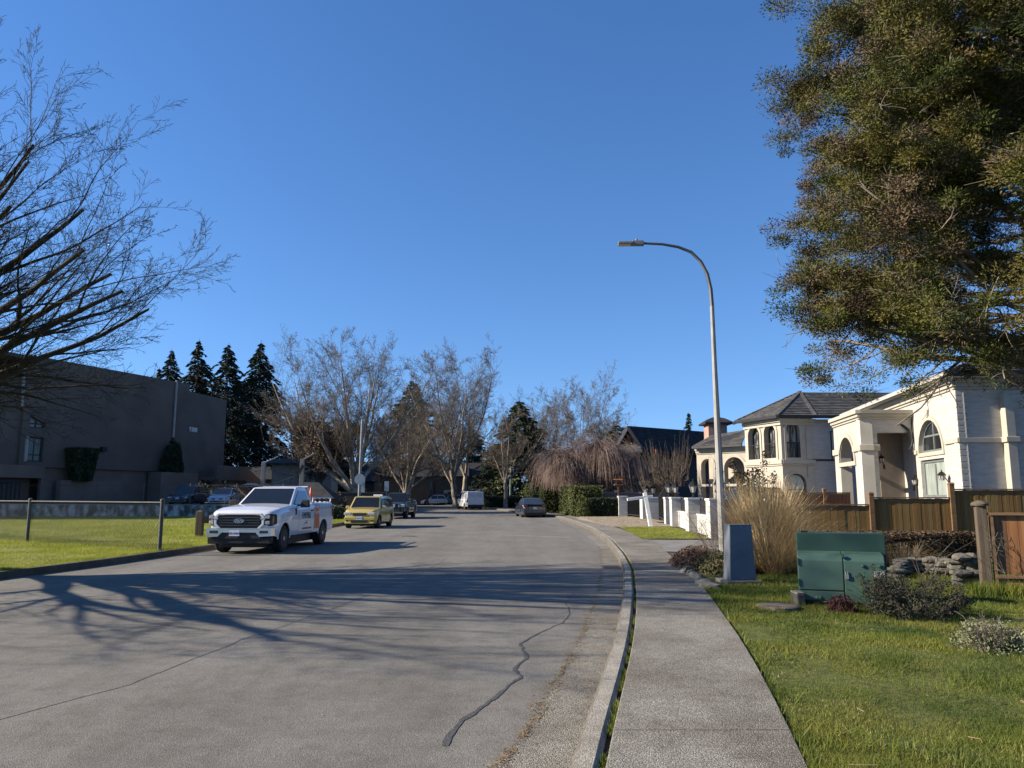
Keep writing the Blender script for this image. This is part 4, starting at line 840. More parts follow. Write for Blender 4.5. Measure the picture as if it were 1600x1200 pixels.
def lantern(loc, h=.5, wall=None, label='', group=None, rz=0):
    t = thing('lantern', label, 'lantern', loc, rz, group); u = h / .5
    if wall: part('bracket', MB().tube([Vector(wall), Vector(wall) * .6 + Vector((0, 0, .16 * u)), (0, 0, .42 * u)], .016 * u, 6).box(tuple(wall), (.05, .1, .2)), M_bronze, t)
    else: part('stem', MB().lathe([(.07 * u, 0), (.07 * u, .02), (.025 * u, .05 * u), (.025 * u, .12 * u), (.06 * u, .15 * u)], 8), M_bronze, t)
    part('glass', MB().lathe([(.062 * u, .15 * u), (.115 * u, .33 * u)], 6), M_lampgl, t)
    part('cap', MB().lathe([(.15 * u, .33 * u), (.13 * u, .36 * u), (.06 * u, .44 * u), (.02 * u, .46 * u), (.02 * u, .5 * u), (.004, .53 * u)], 6), M_bronze, t)
    c = MB()
    for k in range(6): a = R(60 * k + 30); c.tube([(.062 * u * math.cos(a), .062 * u * math.sin(a), .15 * u), (.12 * u * math.cos(a), .12 * u * math.sin(a), .335 * u)], .009 * u, 4)
    part('cage', c, M_bronze, t, kind='stuff'); return t
for px, py, A, B, M_, off, lb in [(1484, 745, cF, c0, ML, .28, 'dark wall lantern right of the tall curtained window'), (1427, 752, pc, pr, MPf, .12, 'small wall lantern between the downpipe and the tall window'), (1386, 718, pc, pr, MPf, -.5, 'wall lantern inside the portico opening'), (1341, 755, pl, pc, MPl, -.3, 'small lantern hanging in the portico arch')]:
    s, z = onwall(px, py, A, B); p = M_ @ Vector((s, z, off)); nrm = (M_.to_3x3() @ Vector((0, 0, -off if off > 0 else .2))); lantern((p.x, p.y, p.z - .3), .55, tuple(nrm), lb, 'wall lanterns of the white house')

# ---------------- cream house with the arched bay
z6 = 6.2; e0, e1, e2 = G(1267, 655, z6), G(1219, 654, z6), G(1163, 662, z6)
ch = thing('cream_house', 'cream two storey house with arched bay windows and dark tiled roof', 'house', (e0.x, e0.y + 4, .1))
M1, L1 = wallM(e1, e0); M0, L0 = wallM(e2, e1); M3, L3 = wallM(e0, e0 + Vector((9, .6, 0)))
h1 = lambda px, py: onwall(px, py, e1, e0); h0 = lambda px, py: onwall(px, py, e2, e1)
zs_ = h1(1245, 717)[1]
def opening(f, xa, xb, yb, yt, nudge=0): return f(xa, yb)[0], f(xb, yb)[0], f((xa + xb) / 2, yb)[1], f((xa + xb) / 2, yt)[1]
up1 = opening(h1, 1230, 1251, 715, 660); lo1 = opening(h1, 1231, 1262, 790, 740)
part('bay_wall', MB().plate(shape(0, L1, 0, z6), [shape(*up1, True), shape(*lo1, True)], .35, M1), M_cream, ch, world=True)
window(ch, M1, *up1, M_sash, M_glass_m, True, fw=.05, mv=(.5,), mh=(.42,), inset=.25, trim=.14, tm=M_trim)
window(ch, M1, *lo1, M_sash, M_glass_l, True, fw=.06, mh=(.5,), inset=.12, trim=.18, tm=M_trim)
u0 = opening(h0, 1171, 1189, 718, 667); u1 = opening(h0, 1196, 1214, 716, 663); l0 = opening(h0, 1176, 1187, 780, 742)
part('bay_wall', MB().plate(shape(0, L0, 0, z6), [shape(*u0, True), shape(*u1, True), shape(*l0, True)], .35, M0 @ T_((0, 0, -.003))), M_cream, ch, world=True)
for u_ in (u0, u1): window(ch, M0, *u_, M_sash, M_glass_m, True, fw=.05, mv=(.5,), inset=.3, trim=.16, tm=M_trim)
window(ch, M0, *l0, M_trim, M_glass_l, True, fw=.05, mv=(.5,), inset=.1, trim=.12, tm=M_trim)
for M_, u_ in ((M0, u0), (M0, u1), (M1, up1)):
    b = MB(); zt_ = u_[2] + (u_[3] - u_[2]) * .42
    for k in range(9): x = u_[0] + (u_[1] - u_[0]) * (k + .5) / 9; b.plate(shape(x - .012, x + .012, u_[2], zt_), [], .02, M_ @ T_((0, 0, .02)))
    b.plate(shape(u_[0], u_[1], zt_, zt_ + .05), [], .03, M_ @ T_((0, 0, .03))); part('balcony_rail', b, M_ironb, ch, world=True, kind='stuff')
part('side_wall', MB().plate(shape(0, L3, 0, z6), [], .3, M3 @ T_((0, 0, -.004))), M_beige, ch, world=True)
for M_, L_ in ((M1, L1), (M0, L0)): part('string_course', MB().plate(shape(-.02, L_ + .1, zs_ - .3, zs_ - .05), [], .18, M_ @ T_((0, 0, .14))).plate(shape(-.02, L_ + .05, zs_ - .4, zs_ - .3), [], .1, M_ @ T_((0, 0, .07))), M_trim, ch, world=True, bevel=.02)
part('string_course', MB().plate(shape(0, L3, zs_ - .12, zs_), [], .1, M3 @ T_((0, 0, .04))), M_sash, ch, world=True)
part('corner_pilaster', MB().plate(shape(L1 - .42, L1, 0, zs_ - .42), [], .12, M1 @ T_((0, 0, .06))).plate(shape(L1 - .42, L1 - .03, zs_ - .02, z6 - .5), [], .12, M1 @ T_((0, 0, .05))), M_trim, ch, world=True)
s, z = onwall(1307, 697, e0, e0 + Vector((9, .6, 0))); window(ch, M3, s - .35, s + .4, z - .9, z + .9, M_sash, M_glass, inset=-.02)
# its roof: bay hip in front of the main hip
oh = .55; cc = (e0 + e1 + e2) / 3; ex = [p + (p - Vector((e0.x + .5, e2.y, z6))).normalized() * oh for p in (e2, e1, e0)]; e3 = e0 + Vector((9, 0, 0)) + Vector((0, -oh, 0)); ex[2] = e0 + Vector((.05, -oh, 0))
zE2 = z6 + .1; ap = G(1256, 622, z6 + 1.9); ap = Vector((e0.x + .9, e0.y + 3.4, D(1248, 622, e0.y + 3.4).z)); mainA = Vector((e0.x + 1.3, e0.y + 5, D(1255, 614, e0.y + 5).z)); mainB = mainA + Vector((9, .3, 0)); lf = Vector((e2.x - .5, e2.y + .7, zE2))
X = [E3(p, zE2) for p in ex]; rb = MB(); tl = MB(); up_ = Vector((0, 0, .04))
for a, b_, c, d in ((lf, X[0], mainA, mainA), (X[0], X[1], mainA, mainA), (X[1], X[2], mainA, mainA), (X[2], E3(e3, zE2), mainB, mainA)):
    rb.add([a, b_, c, d] if (c - d).length > .01 else [a, b_, c], [(0, 1, 2, 3)] if (c - d).length > .01 else [(0, 1, 2)]); courses(tl, a + up_, b_ + up_, c + up_, d + up_, 15, .06)
rf = part('roof', rb, M_tileb, ch, world=True); part('roof_tiles', tl, M_tile, rf, world=True, kind='stuff')
b = MB()
for p, q_ in ((X[0], mainA), (X[1], mainA), (X[2], mainA)):
    for k in range(14): b.bar(p.lerp(q_, k / 14) + up_ * 1.6, p.lerp(q_, (k + 1.08) / 14) + up_ * 2.3, .22, .09)
part('hip_tiles', b, M_tile, rf, world=True, kind='stuff')
b = MB()
for p, q_ in ((lf, X[0]), (X[0], X[1]), (X[1], X[2]), (X[2], E3(e3, zE2))): b.bar(p - up_ * .5, q_ - up_ * .5, .12, .16)
part('gutter', b, M_fascia, ch, world=True)
b = MB()
for A_, B_ in ((e2, e1), (e1, e0)): cornice(b, A_, B_, z6 + .02, hs=((.0, .18, .1), (.18, .38, .2)))
part('cornice', b, M_trim, ch, world=True)
part('soffit', MB().add([X[0] - up_ * 2, X[1] - up_ * 2, X[2] - up_ * 2, E3(e0, zE2 - .08), E3(e1, zE2 - .08), E3(e2, zE2 - .08)], [(0, 5, 4, 1), (1, 4, 3, 2)]), M_soffit, ch, world=True)
part('inner_mass', MB().add([Vector((p.x, p.y, z)) for z in (0, z6) for p in (e0 + Vector((.5, .6, 0)), e1 + Vector((.6, .6, 0)), e2 + Vector((.8, .3, 0)), e2 + Vector((6, 2, 0)))], [(0, 1, 5, 4), (1, 2, 6, 5), (2, 3, 7, 6), (4, 5, 6, 7)]), M_fascia, ch, world=True)
# entrance wing with two arches
v1 = Vector((e2.x + .2, e2.y + .5, 0)); zw = D(1167, 697, v1.y).z; v0 = G(1088, 701, zw); MW, LW = wallM(v0, v1); hw = lambda px, py: onwall(px, py, v0, v1)
o0 = opening(hw, 1098, 1117, 785, 717); o1 = opening(hw, 1134, 1166, 785, 714); o1 = (o1[0], min(o1[1], LW - .05), .12, o1[3]); o0 = (o0[0], o0[1], .12, o0[3])
part('entry_wall', MB().plate(shape(0, LW, 0, zw - .38), [shape(*o0, True), shape(*o1, True)], .45, MW), M_cream, ch, world=True)
for o_ in (o0, o1): part('arch_trim', MB().plate(grow_(shape(o_[0], o_[1], 2.4, o_[3], True), .16), [grow_(shape(o_[0], o_[1], 2.4, o_[3], True), .003)], .08, MW @ T_((0, 0, .05))), M_trim, ch, world=True)
part('cornice', cornice(MB(), v0, v1, zw), M_trim, ch, world=True, bevel=.012)
MWb = MW @ T_((0, 0, -2.2)); part('entry_back_wall', MB().plate(shape(-.5, LW + 2, 0, zw - .4), [shape(LW - 1.9, LW - .5, .1, 3.1, True)], .3, MWb), M_cream, ch, world=True)
window(ch, MWb, LW - 1.9, LW - .5, .1, 3.1, M_dwood, M_glass, True, fw=.14, mv=(.5,), mh=(.45,), name='door', inset=.05)
x_ = (o0[0] + o0[1]) / 2; window(ch, MWb, x_ + .2, x_ + 1.0, .6, 3.0, M_trim, M_glass, True, fw=.08, inset=-.05)
for x_ in (o0[0] + .12, o0[1] - .1, (o0[1] + o1[0]) / 2, o1[0] + .25): part('column', MB().lathe([(.2, .1), (.2, .25), (.14, .32), (.12, 2.5), (.2, 2.6), (.2, 2.75)], 10, M=MW @ T_((x_, 0, -.9)) @ Matrix.Rotation(R(-90), 4, 'X')), M_trim, ch, world=True, smooth=True)
nW = MW.to_3x3() @ Vector((0, 0, 1)); wa, wb_ = v0 + nW * .5, v1 + nW * .5; zwE = zw + .06; wr = D(1130, 672, v0.y + 3)
hipA = Vector((v0.x + 1.8, v0.y + 2.6, D(1128, 681, v0.y + 2.6).z)); hipB = Vector((v1.x + .6, v1.y + 1.5, D(1166, 672, v1.y + 1.5).z)); back = v0 + Vector((.4, 5, 0))
rb = MB().add([E3(wa, zwE), E3(wb_, zwE), hipB, hipA, E3(back, zwE)], [(0, 1, 2, 3), (4, 0, 3)]); rf2 = part('roof', rb, M_tileb, ch, world=True)
part('roof_tiles', courses(MB(), E3(wa, zwE) + up_, E3(wb_, zwE) + up_, hipB + up_, hipA + up_, 11, .06), M_tile, rf2, world=True, kind='stuff')
part('gutter', MB().bar(E3(wa, zwE - .02), E3(wb_, zwE - .02), .12, .14), M_fascia, ch, world=True)
# chimney tower behind the wing
ct = D(1112, 690, v0.y + 4); z_top, z_bot = D(1112, 664, ct.y).z, D(1112, 700, ct.y).z
part('chimney', MB().box((ct.x + .3, ct.y, (z_top + z_bot) / 2), (1.35, 1.35, z_top - z_bot)), mat('salmon_stucco', (.34, .21, .17), rough=.9, scale=2), ch, world=True)
part('chimney_cap', MB().lathe([(1.45, 0), (1.45, .12), (.75, .45), (.02, .62)], 4, M=T_((ct.x + .35, ct.y, z_top)) @ Matrix.Rotation(0, 4, 'Z')), M_tileb, ch, world=True)
s, z = hw(1124, 735); p = MW @ Vector((s, z - .3, .25)); lantern(tuple(p), .6, tuple(nW * -.25), 'wall lantern between the two entrance arches of the cream house')
s, z = onwall(1310, 745, e0, e0 + Vector((9, .6, 0))); p = M3 @ Vector((s, z - .3, .3)); lantern(tuple(p), .9, (0, .3, 0), 'dark wall lantern on the beige side wall of the cream house')

# ---------------- dark gabled house beyond the gate
dh = thing('dark_house', 'dark roofed house with an orange trimmed gable beyond the weeping tree', 'house', (12, 66, .1))
yg = 74; pk = D(980, 666, yg); el_ = D(961, 699, yg); er = D(999, 699, yg); rg = D(1102, 669, yg + 7)
M_or = mat('orange_timber', (.30, .11, .045), rough=.7, scale=3, var=.2, stretch=(1, 1, 4))
rgt = Vector((rg.x, pk.y + 9, pk.z)); wl, wr_ = el_.x + .5, er.x + 3.4
zE3 = el_.z; sl_r = (pk.z - zE3) / (pk.x - el_.x); dirr = (Vector((rg.x, rg.y, pk.z)) - pk); ridge_end = pk + dirr * 1.25
# ridge runs to the right and away; the near slope faces the street
eNear = Vector((er.x + .3, er.y - .6, zE3 - .35)); eFar = eNear + dirr * 1.25 + Vector((0, 0, 0))
b = MB(); nrm = Vector((0, 0, .18))
def slab(b, a, c, d, e_, th=.18): b.add([a, c, d, e_] + [p - Vector((0, 0, th)) for p in (a, c, d, e_)], [(0, 1, 2, 3), (7, 6, 5, 4), (0, 4, 5, 1), (1, 5, 6, 2), (2, 6, 7, 3), (3, 7, 4, 0)])
slab(b, eNear, eFar, ridge_end, pk); slab(b, pk, ridge_end, ridge_end + Vector((-3.5, 3.5, zE3 - pk.z)), Vector((el_.x, el_.y + .6, zE3)))
rf = part('roof', b, M_tileb, dh, world=True); part('roof_shingles', courses(MB(), eNear + up_, eFar + up_, ridge_end + up_, pk + up_, 16, .05), M_tileb, rf, world=True, kind='stuff')
g0 = Vector((el_.x + .45, el_.y + .9, 0)); g1_ = Vector((er.x - .1, er.y + .1, 0)); MG, LG = wallM(g0, g1_)
part('gable_wall', MB().plate([(0, 0), (LG, 0), (LG, zE3 - .1), (LG / 2, pk.z - .35), (0, zE3 - .1)], [shape(LG * .3, LG * .7, 3.7, 5.3)], .25, MG), mat('dark_siding', (.035, .03, .03), rough=.9, scale=3), dh, world=True)
window(dh, MG, LG * .3, LG * .7, 3.7, 5.3, M_or, M_glass, mv=(.5,), inset=.03)
part('gable_panel', MB().plate([(LG * .28, zE3 + .3), (LG * .72, zE3 + .3), (LG / 2, pk.z - .7)], [], .06, MG @ T_((0, 0, .06))), M_or, dh, world=True)
part('barge_board', MB().bar(pk + Vector((0, -.1, -.1)), el_ + Vector((0, .2, -.15)), .1, .3), mat('grey_board', (.12, .12, .12), rough=.7, scale=4), dh, world=True); part('barge_board', MB().bar(pk + Vector((0, -.1, -.1)), eNear + Vector((0, 0, -.1)), .1, .3), M_ironb, dh, world=True)
part('porch_roof', MB().add([Vector((el_.x - .7, el_.y - .9, zE3 - .45)), Vector((er.x, er.y - 1.5, zE3 - .45)), Vector((er.x, er.y, zE3 + .35)), Vector((el_.x + .4, el_.y + .8, zE3 + .35))] + [Vector((el_.x - .7, el_.y - .9, zE3 - .6)), Vector((er.x, er.y - 1.5, zE3 - .6)), Vector((er.x, er.y, zE3 + .2)), Vector((el_.x + .4, el_.y + .8, zE3 + .2))], [(0, 1, 2, 3), (4, 7, 6, 5), (0, 4, 5, 1), (1, 5, 6, 2), (3, 7, 4, 0)]), M_tile, dh, world=True)
MS, LS = wallM(g1_, g1_ + Vector((dirr.x, dirr.y, 0)) * 1.2); part('side_wall', MB().plate(shape(0, LS, 0, zE3 - .4), [], .3, MS), MATS['dark_siding'], dh, world=True)
for k in range(4): part('balcony_post', MB().box((g0.x + .1 + k * 1.1, g0.y - 1.3 - .05 * k, 4.6), (.18, .18, 2.8)), M_or, dh, world=True)
for zz_ in (3.9, 4.25, 4.6): part('balcony_rail', MB().bar((g0.x, g0.y - 1.35, zz_), (g0.x + 3.2, g0.y - 1.5, zz_), .08, .1), M_or, dh, world=True)
part('balcony_floor', MB().box((g0.x + 1.7, g0.y - .8, 3.3), (3.6, 1.4, .3)), M_dwood, dh, world=True)
pw = thing('pink_wall', 'low salmon pink wall under the weeping tree', 'wall', (10.3, 65.5, .1)); part('wall_face', MB().box((0, 0, .85), (7.5, .25, 1.7)), mat('pink_stucco', (.33, .19, .155), rough=.9, scale=1.5, var=.2, speck=(1.5, (.2, .12, .1), .5)), pw)
part('wall_coping', MB().box((0, 0, 1.75), (7.6, .36, .1)), M_trim, pw)
fd = thing('bird_table', 'small pinkish bird table on a post before the pink wall', 'bird table', (8.1, 59, .1)); part('post', MB().box((0, 0, 1.2), (.08, .08, 2.4)), M_or, fd); part('tray', MB().box((0, 0, 2.35), (.62, .4, .08)), M_or, fd); part('tray', MB().box((0, 0, 2.75), (.7, .5, .06), top=(.8, .8)), M_or, fd)

# ---------------- houses far left and behind the trees
M_vsid = mat('tan_board_siding', (.24, .20, .155), rough=.9, col2=(.33, .28, .22), scale=3, stretch=(5, 5, .2), geo=True)
M_brn = mat('brown_siding', (.06, .048, .04), rough=.9, col2=(.095, .078, .064), scale=3, stretch=(4, 4, .2), geo=True)
def simple_house(name, label, loc, w_, d_, h, rh, rz, wm, rm, wins=(), boards=0, oh=.5):
    t = thing(name, label, 'house', loc, rz, 'brown houses behind the trees' if name == 'brown_house' else None); x, y = w_ / 2, d_ / 2
    part('wall', MB().add([(-x, -y, -.2), (x, -y, -.2), (x, y, -.2), (-x, y, -.2), (-x, -y, h), (x, -y, h), (x, y, h), (-x, y, h), (-x, 0, h + rh), (x, 0, h + rh)], [(0, 1, 5, 4), (2, 3, 7, 6), (1, 2, 6, 9, 5), (3, 0, 4, 8, 7)]), wm, t)
    b = MB(); s = rh / y
    for sg in (-1, 1): slab(b, Vector((-x - oh, sg * (y + oh), h - s * oh + .16)), Vector((x + oh, sg * (y + oh), h - s * oh + .16)), Vector((x + oh, 0, h + rh + .16)), Vector((-x - oh, 0, h + rh + .16)), .14)
    r_ = part('roof', b, rm, t)
    c = MB()
    for k in range(boards): c.box((-x + w_ * (k + .5) / boards, -y - .02, h / 2), (.05, .05, h - .02))
    if boards: part('cover_strips', c, wm, t, kind='stuff')
    for (wx_, wz, ww, wh_) in wins:
        f = part('window', MB().plate(shape(wx_ - ww / 2, wx_ + ww / 2, wz, wz + wh_), [grow_(shape(wx_ - ww / 2, wx_ + ww / 2, wz, wz + wh_), -.1)], .1, T_((0, -y - .05, 0)) @ Matrix.Rotation(R(90), 4, 'X')), M_trim, t)
        part('pane', MB().plate(shape(wx_ - ww / 2 + .1, wx_ + ww / 2 - .1, wz + .1, wz + wh_ - .1), [], .02, T_((0, -y - .02, 0)) @ Matrix.Rotation(R(90), 4, 'X')), M_glass, f)
    part('door', MB().box((x * .6, -y - .03, 1.05), (1, .08, 2.1)), M_dwood, t); return t
simple_house('tan_house', 'tan house end wall with vertical boards behind the white pickup', gz(478, 86, .6), 6.2, 8, 4.3, .6, R(8), M_vsid, M_tileb, boards=16)
simple_house('brown_house', 'low brown house behind the two yard lights, left of the tan house', gz(408, 96, .6), 7, 6, 3.0, 1.4, R(5), M_brn, M_tileb, wins=((-1.5, 1.2, 1.4, 1.2), (1, 1.2, 1.4, 1.2)))
for px, y, w_, h, lb in [(590, 128, 17, 4.6, 'dark brown house behind the forked tree trunk'), (668, 142, 14, 5.0, 'brown house with a dark gable behind the white hatchback'), (742, 146, 13, 5.2, 'pale brown house half hidden behind the white van'), (540, 112, 9, 3.6, 'dark brown house wall behind the stop sign')]:
    simple_house('brown_house', lb, gz(px, y), w_, 8, h, 2.2, R(4), M_brn, M_tileb, wins=((-w_ * .3, 2.6, 1.6, 1.3), (0, 2.6, 1.6, 1.3), (w_ * .28, 1.0, 1.8, 1.4)))
sh = thing('garden_shed', 'dark gabled shed roof just behind the pickup bed', 'shed', gz(493, 60, .3)); part('shed_wall', MB().box((0, 0, .65), (3.0, 3, 1.3)), M_brn, sh)
part('shed_roof', MB().add([(-1.9, -1.8, 1.1), (1.9, -1.8, 1.1), (1.9, 1.8, 1.1), (-1.9, 1.8, 1.1), (-1.0, 0, 2.35), (.2, 0, 2.35)], [(0, 1, 5, 4), (1, 2, 5), (2, 3, 4, 5), (3, 0, 4), (3, 2, 1, 0)]), M_tileb, sh)
# ============================================================ FENCES, STREET FURNITURE, GARDEN
M_galv = mat('galvanised_steel', (.20, .205, .21), rough=.5, metal=.4, scale=8, var=.2)
M_galvd = mat('weathered_galvanised', (.072, .073, .07), rough=.6, metal=.3, scale=8, var=.25)
M_cpole = mat('grey_lamp_pole', (.27, .265, .25), rough=.75, scale=3, var=.14, bump=.2, bscale=40)
M_lumi = mat('grey_luminaire', (.15, .155, .16), rough=.5, scale=4, var=.1)
# main street lamp
yb = G(1131, 868, .11).y; P0 = G(1131, 868, .11); sl_ = thing('street_lamp', 'tall grey curved arm street lamp behind the grey utility box', 'street lamp', P0)
pts = [Vector((0, 0, -.1)), Vector((0, 0, 3)), Vector((0, 0, 5.0))] + [D(x, y, yb) - P0 for x, y in [(1112.5, 478), (1110.5, 452), (1105, 428), (1095, 409), (1080, 394), (1060, 386), (1035, 381.5), (1003, 380)]]
for p in pts[3:]: p.y = 0
x_off = pts[3].x; pts[1].x = x_off * .55; pts[2].x = x_off * .85
part('pole', MB().tube(pts[:4], [.118, .088, .066, .056], 8), M_cpole, sl_, smooth=True, angle=25)
part('arm', MB().tube(pts[3:], [.056, .053, .05, .047, .043, .04, .037, .034], 8), mat('dark_arm', (.10, .10, .10), rough=.5, scale=4), sl_, smooth=True)
hp = pts[-1]; part('luminaire', MB().box((hp.x - .12, 0, hp.z), (.36, .2, .13), top=(.85, .8)).box((hp.x - .47, 0, hp.z - .005), (.42, .26, .075), top=(.9, .85)), M_lumi, sl_, bevel=.02)
part('lens', MB().box((hp.x - .49, 0, hp.z - .052), (.34, .2, .02)), mat('led_lens', (.42, .38, .22), rough=.2, scale=30, var=.3), sl_)
part('photocell', MB().lathe([(.035, 0), (.035, .05), (.02, .07)], 10, M=T_((hp.x - .15, 0, hp.z + .06))), M_lumi, sl_)
part('base_cover', MB().lathe([(.17, -.05), (.17, .03), (.13, .09)], 12), M_cpole, sl_)
part('hand_hole', MB().box((0, -.105, .55), (.09, .03, .2)), M_lumi, sl_, bevel=.008)
# grey utility box on its slab
M_util = mat('grey_blue_steel', (.10, .115, .135), rough=.55, col2=(.13, .145, .165), scale=3, speck=(7, (.10, .09, .08), .4))
bx = G(1160, 908, .14); ub = thing('utility_box', 'tapered grey metal utility pedestal on a concrete slab beside the lamp', 'utility box', bx, R(5))
part('slab', MB().box((-.03, .1, -.03), (.66, .62, .10)), M_path, ub, bevel=.015)
part('cabinet', MB().box((0, .12, .51), (.50, .34, .98), top=(.84, .8)), M_util, ub, bevel=.018)
part('lid', MB().box((0, .12, 1.005), (.43, .29, .022)), M_util, ub, bevel=.006)
for z in (.06, .97): part('bolt', MB().lathe([(.012, 0), (.012, .012)], 6, M=T_((.0, -.05 + z * .035 - .004, z)) @ Matrix.Rotation(R(90), 4, 'X')), M_galv, ub)
# green transformer
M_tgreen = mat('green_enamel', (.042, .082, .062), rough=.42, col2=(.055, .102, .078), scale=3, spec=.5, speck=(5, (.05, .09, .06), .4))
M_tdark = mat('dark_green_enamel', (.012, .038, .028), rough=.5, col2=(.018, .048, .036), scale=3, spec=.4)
q0 = G(1317, 945, .12); tr = thing('transformer', 'green metal electrical transformer cabinet with a tall back plate on the lawn', 'transformer', q0, R(-19)); sc_ = q0.y / 1200 * 1.0
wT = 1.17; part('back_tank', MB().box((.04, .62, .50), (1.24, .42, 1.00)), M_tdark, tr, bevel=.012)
def hood(x0, x1, z0, yb_=.41):
    pr = [(-.02, z0), (-.02, .62), (.015, .685), (.08, .715), (yb_, .735), (yb_, z0)]; b = MB(); n = len(pr)
    b.add([(x0, y, z) for y, z in pr] + [(x1, y, z) for y, z in pr], [tuple(range(n)), tuple(range(2 * n - 1, n - 1, -1))] + [(i, i + n, (i + 1) % n + n, (i + 1) % n) for i in range(n)]); return b
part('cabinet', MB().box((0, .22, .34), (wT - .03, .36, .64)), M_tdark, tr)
part('door', hood(-wT / 2, .03, .20), M_tgreen, tr, bevel=.01); part('door', hood(.042, wT / 2, .02, .41), M_tgreen, tr, bevel=.01)
part('sill_panel', MB().box((-.275, .0, .095), (.61, .05, .18)), M_tgreen, tr, bevel=.008)
for x, z in ((.30, .56), (.52, .56), (-.30, .09), (.40, .08), (-.34, .092)): part('bolt', MB().lathe([(.028, 0), (.026, .012), (.012, .018)], 10, M=T_((x, -.03, z)) @ Matrix.Rotation(R(90), 4, 'X')), M_tdark if z > .2 else M_tgreen, tr)
part('latch', MB().box((.035, -.025, .69), (.035, .04, .05)), M_tdark, tr, bevel=.006)
st_ = part('sticker', MB().box((.505, -.024, .45), (.135, .006, .075)), mat('sticker_white', (.42, .43, .40), rough=.6, scale=9, var=.15), tr)
b = MB()
for k in range(4): b.box((.505, -.0285, .478 - k * .018), (.115 - .02 * (k % 2), .002, .007))
part('sticker_print', b, M_ironb, st_, kind='stuff')
part('padlock', MB().box((.075, -.035, .40), (.05, .03, .06)).tube([(.06, -.035, .43), (.06, -.035, .47), (.09, -.035, .47), (.09, -.035, .43)], .006, 5), M_galv, tr)
for z in (.3, .6): part('hinge', MB().tube([(-.58, -.03, z - .05), (-.58, -.03, z + .05)], .012, 6), M_tdark, tr)
part('soil_splash', MB().box((-.275, -.0262, .035), (.60, .002, .05)), M_soil, tr)
part('lifting_eye', MB().box((-.56 + .1, .55, 1.015), (.1, .05, .03)), M_ironb, tr)
cb = thing('concrete_block', 'small mossy concrete block at the left foot of the green transformer', 'block', G(1251, 944, .12)); part('block_face', MB().box((0, .1, .06), (.12, .3, .17)), M_kerbl, cb, bevel=.02); part('block_top', MB().box((0, .1, .155), (.11, .28, .03)), M_kerb, cb, bevel=.01)
fs_ = thing('stepping_stone', 'flat round stone set in the lawn left of the transformer', 'stone', G(1215, 948, .13)); part('stone_face', MB().lathe([(.3, -.03), (.3, .015), (.27, .028), (.01, .03)], 14), mat('brown_stone', (.12, .095, .07), rough=.95, scale=8, var=.3, bump=.6), fs_)
# edging stones beside the sidewalk
M_stone = mat('garden_stone', (.085, .075, .06), rough=.95, col2=(.19, .175, .145), scale=5, bump=1, bscale=16, speck=(6, (.09, .10, .05), .5))
def rock(seed, d):
    bm = bmesh.new(); bmesh.ops.create_icosphere(bm, subdivisions=2, radius=.5); r = random.Random(seed); ph = [r.uniform(0, 6) for _ in range(6)]
    for v in bm.verts:
        c = v.co; m_ = max(abs(c.x), abs(c.y), abs(c.z)); c2 = c / m_ * .42 * .55 + c * .52
        k = 1 + .12 * math.sin(c.x * 6 + ph[0]) * math.sin(c.y * 5 + ph[1]) + .08 * math.sin(c.z * 9 + ph[2]); v.co = Vector((c2.x * d[0] * k, c2.y * d[1] * k, c2.z * d[2] * k)) * 1.1
    me = bpy.data.meshes.new('stone'); bm.to_mesh(me); bm.free(); me.materials.append(M_stone); return me
RK = [rock(i, d) for i, d in enumerate([(.42, .34, .17), (.34, .3, .14), (.5, .36, .16), (.3, .26, .19), (.4, .3, .12)])]
ed = thing('bed_edging', 'row of brown edging stones between the sidewalk and the shrub bed', 'edging', G(1092, 905, .13))
for k in range(7): t = k / 6; p = G(1074 + 34 * t, 893 + 25 * t, .13) - ed.location; o = link('stone', RK[k % 5], ed); o.location = (p.x, p.y, .02); o.rotation_euler = (0, 0, R(55 + 13 * k)); o.scale = (1.15, .5, .9)
sw = thing('stone_wall', 'low curved dry stone wall behind the dry shrub', 'wall', G(1455, 905, .13))
for k in range(9):
    for j in range(3 if k > 1 else 2):
        t = k / 8; base = G(1398 + 100 * t, 903 - 3 * math.sin(t * 3), .13); o = link('stone', RK[(k + 2 * j) % 5], sw); o.location = Vector((base.x, base.y + .5 * math.sin(t * 3.1), .05 + .09 * j + .06 * t)) - Vector((sw.location.x, sw.location.y, 0)); o.rotation_euler = (rr.gauss(0, .08), rr.gauss(0, .08), rr.uniform(-.4, .4)); o.scale = (.8, .8, .62 + .2 * rr.random())
sp_ = thing('stone_pillar', 'stubby stacked stone pillar beside the wooden gate post', 'stone pillar', G(1512, 915, .13))
for j in range(6):
    for k in range(2): o = link('stone', RK[(j + 3 * k) % 5], sp_); o.location = ((k - .5) * .2 + rr.gauss(0, .02), rr.gauss(0, .05), .04 + .09 * j); o.rotation_euler = (0, 0, rr.uniform(-.5, .5)); o.scale = (.62, .8, .72)
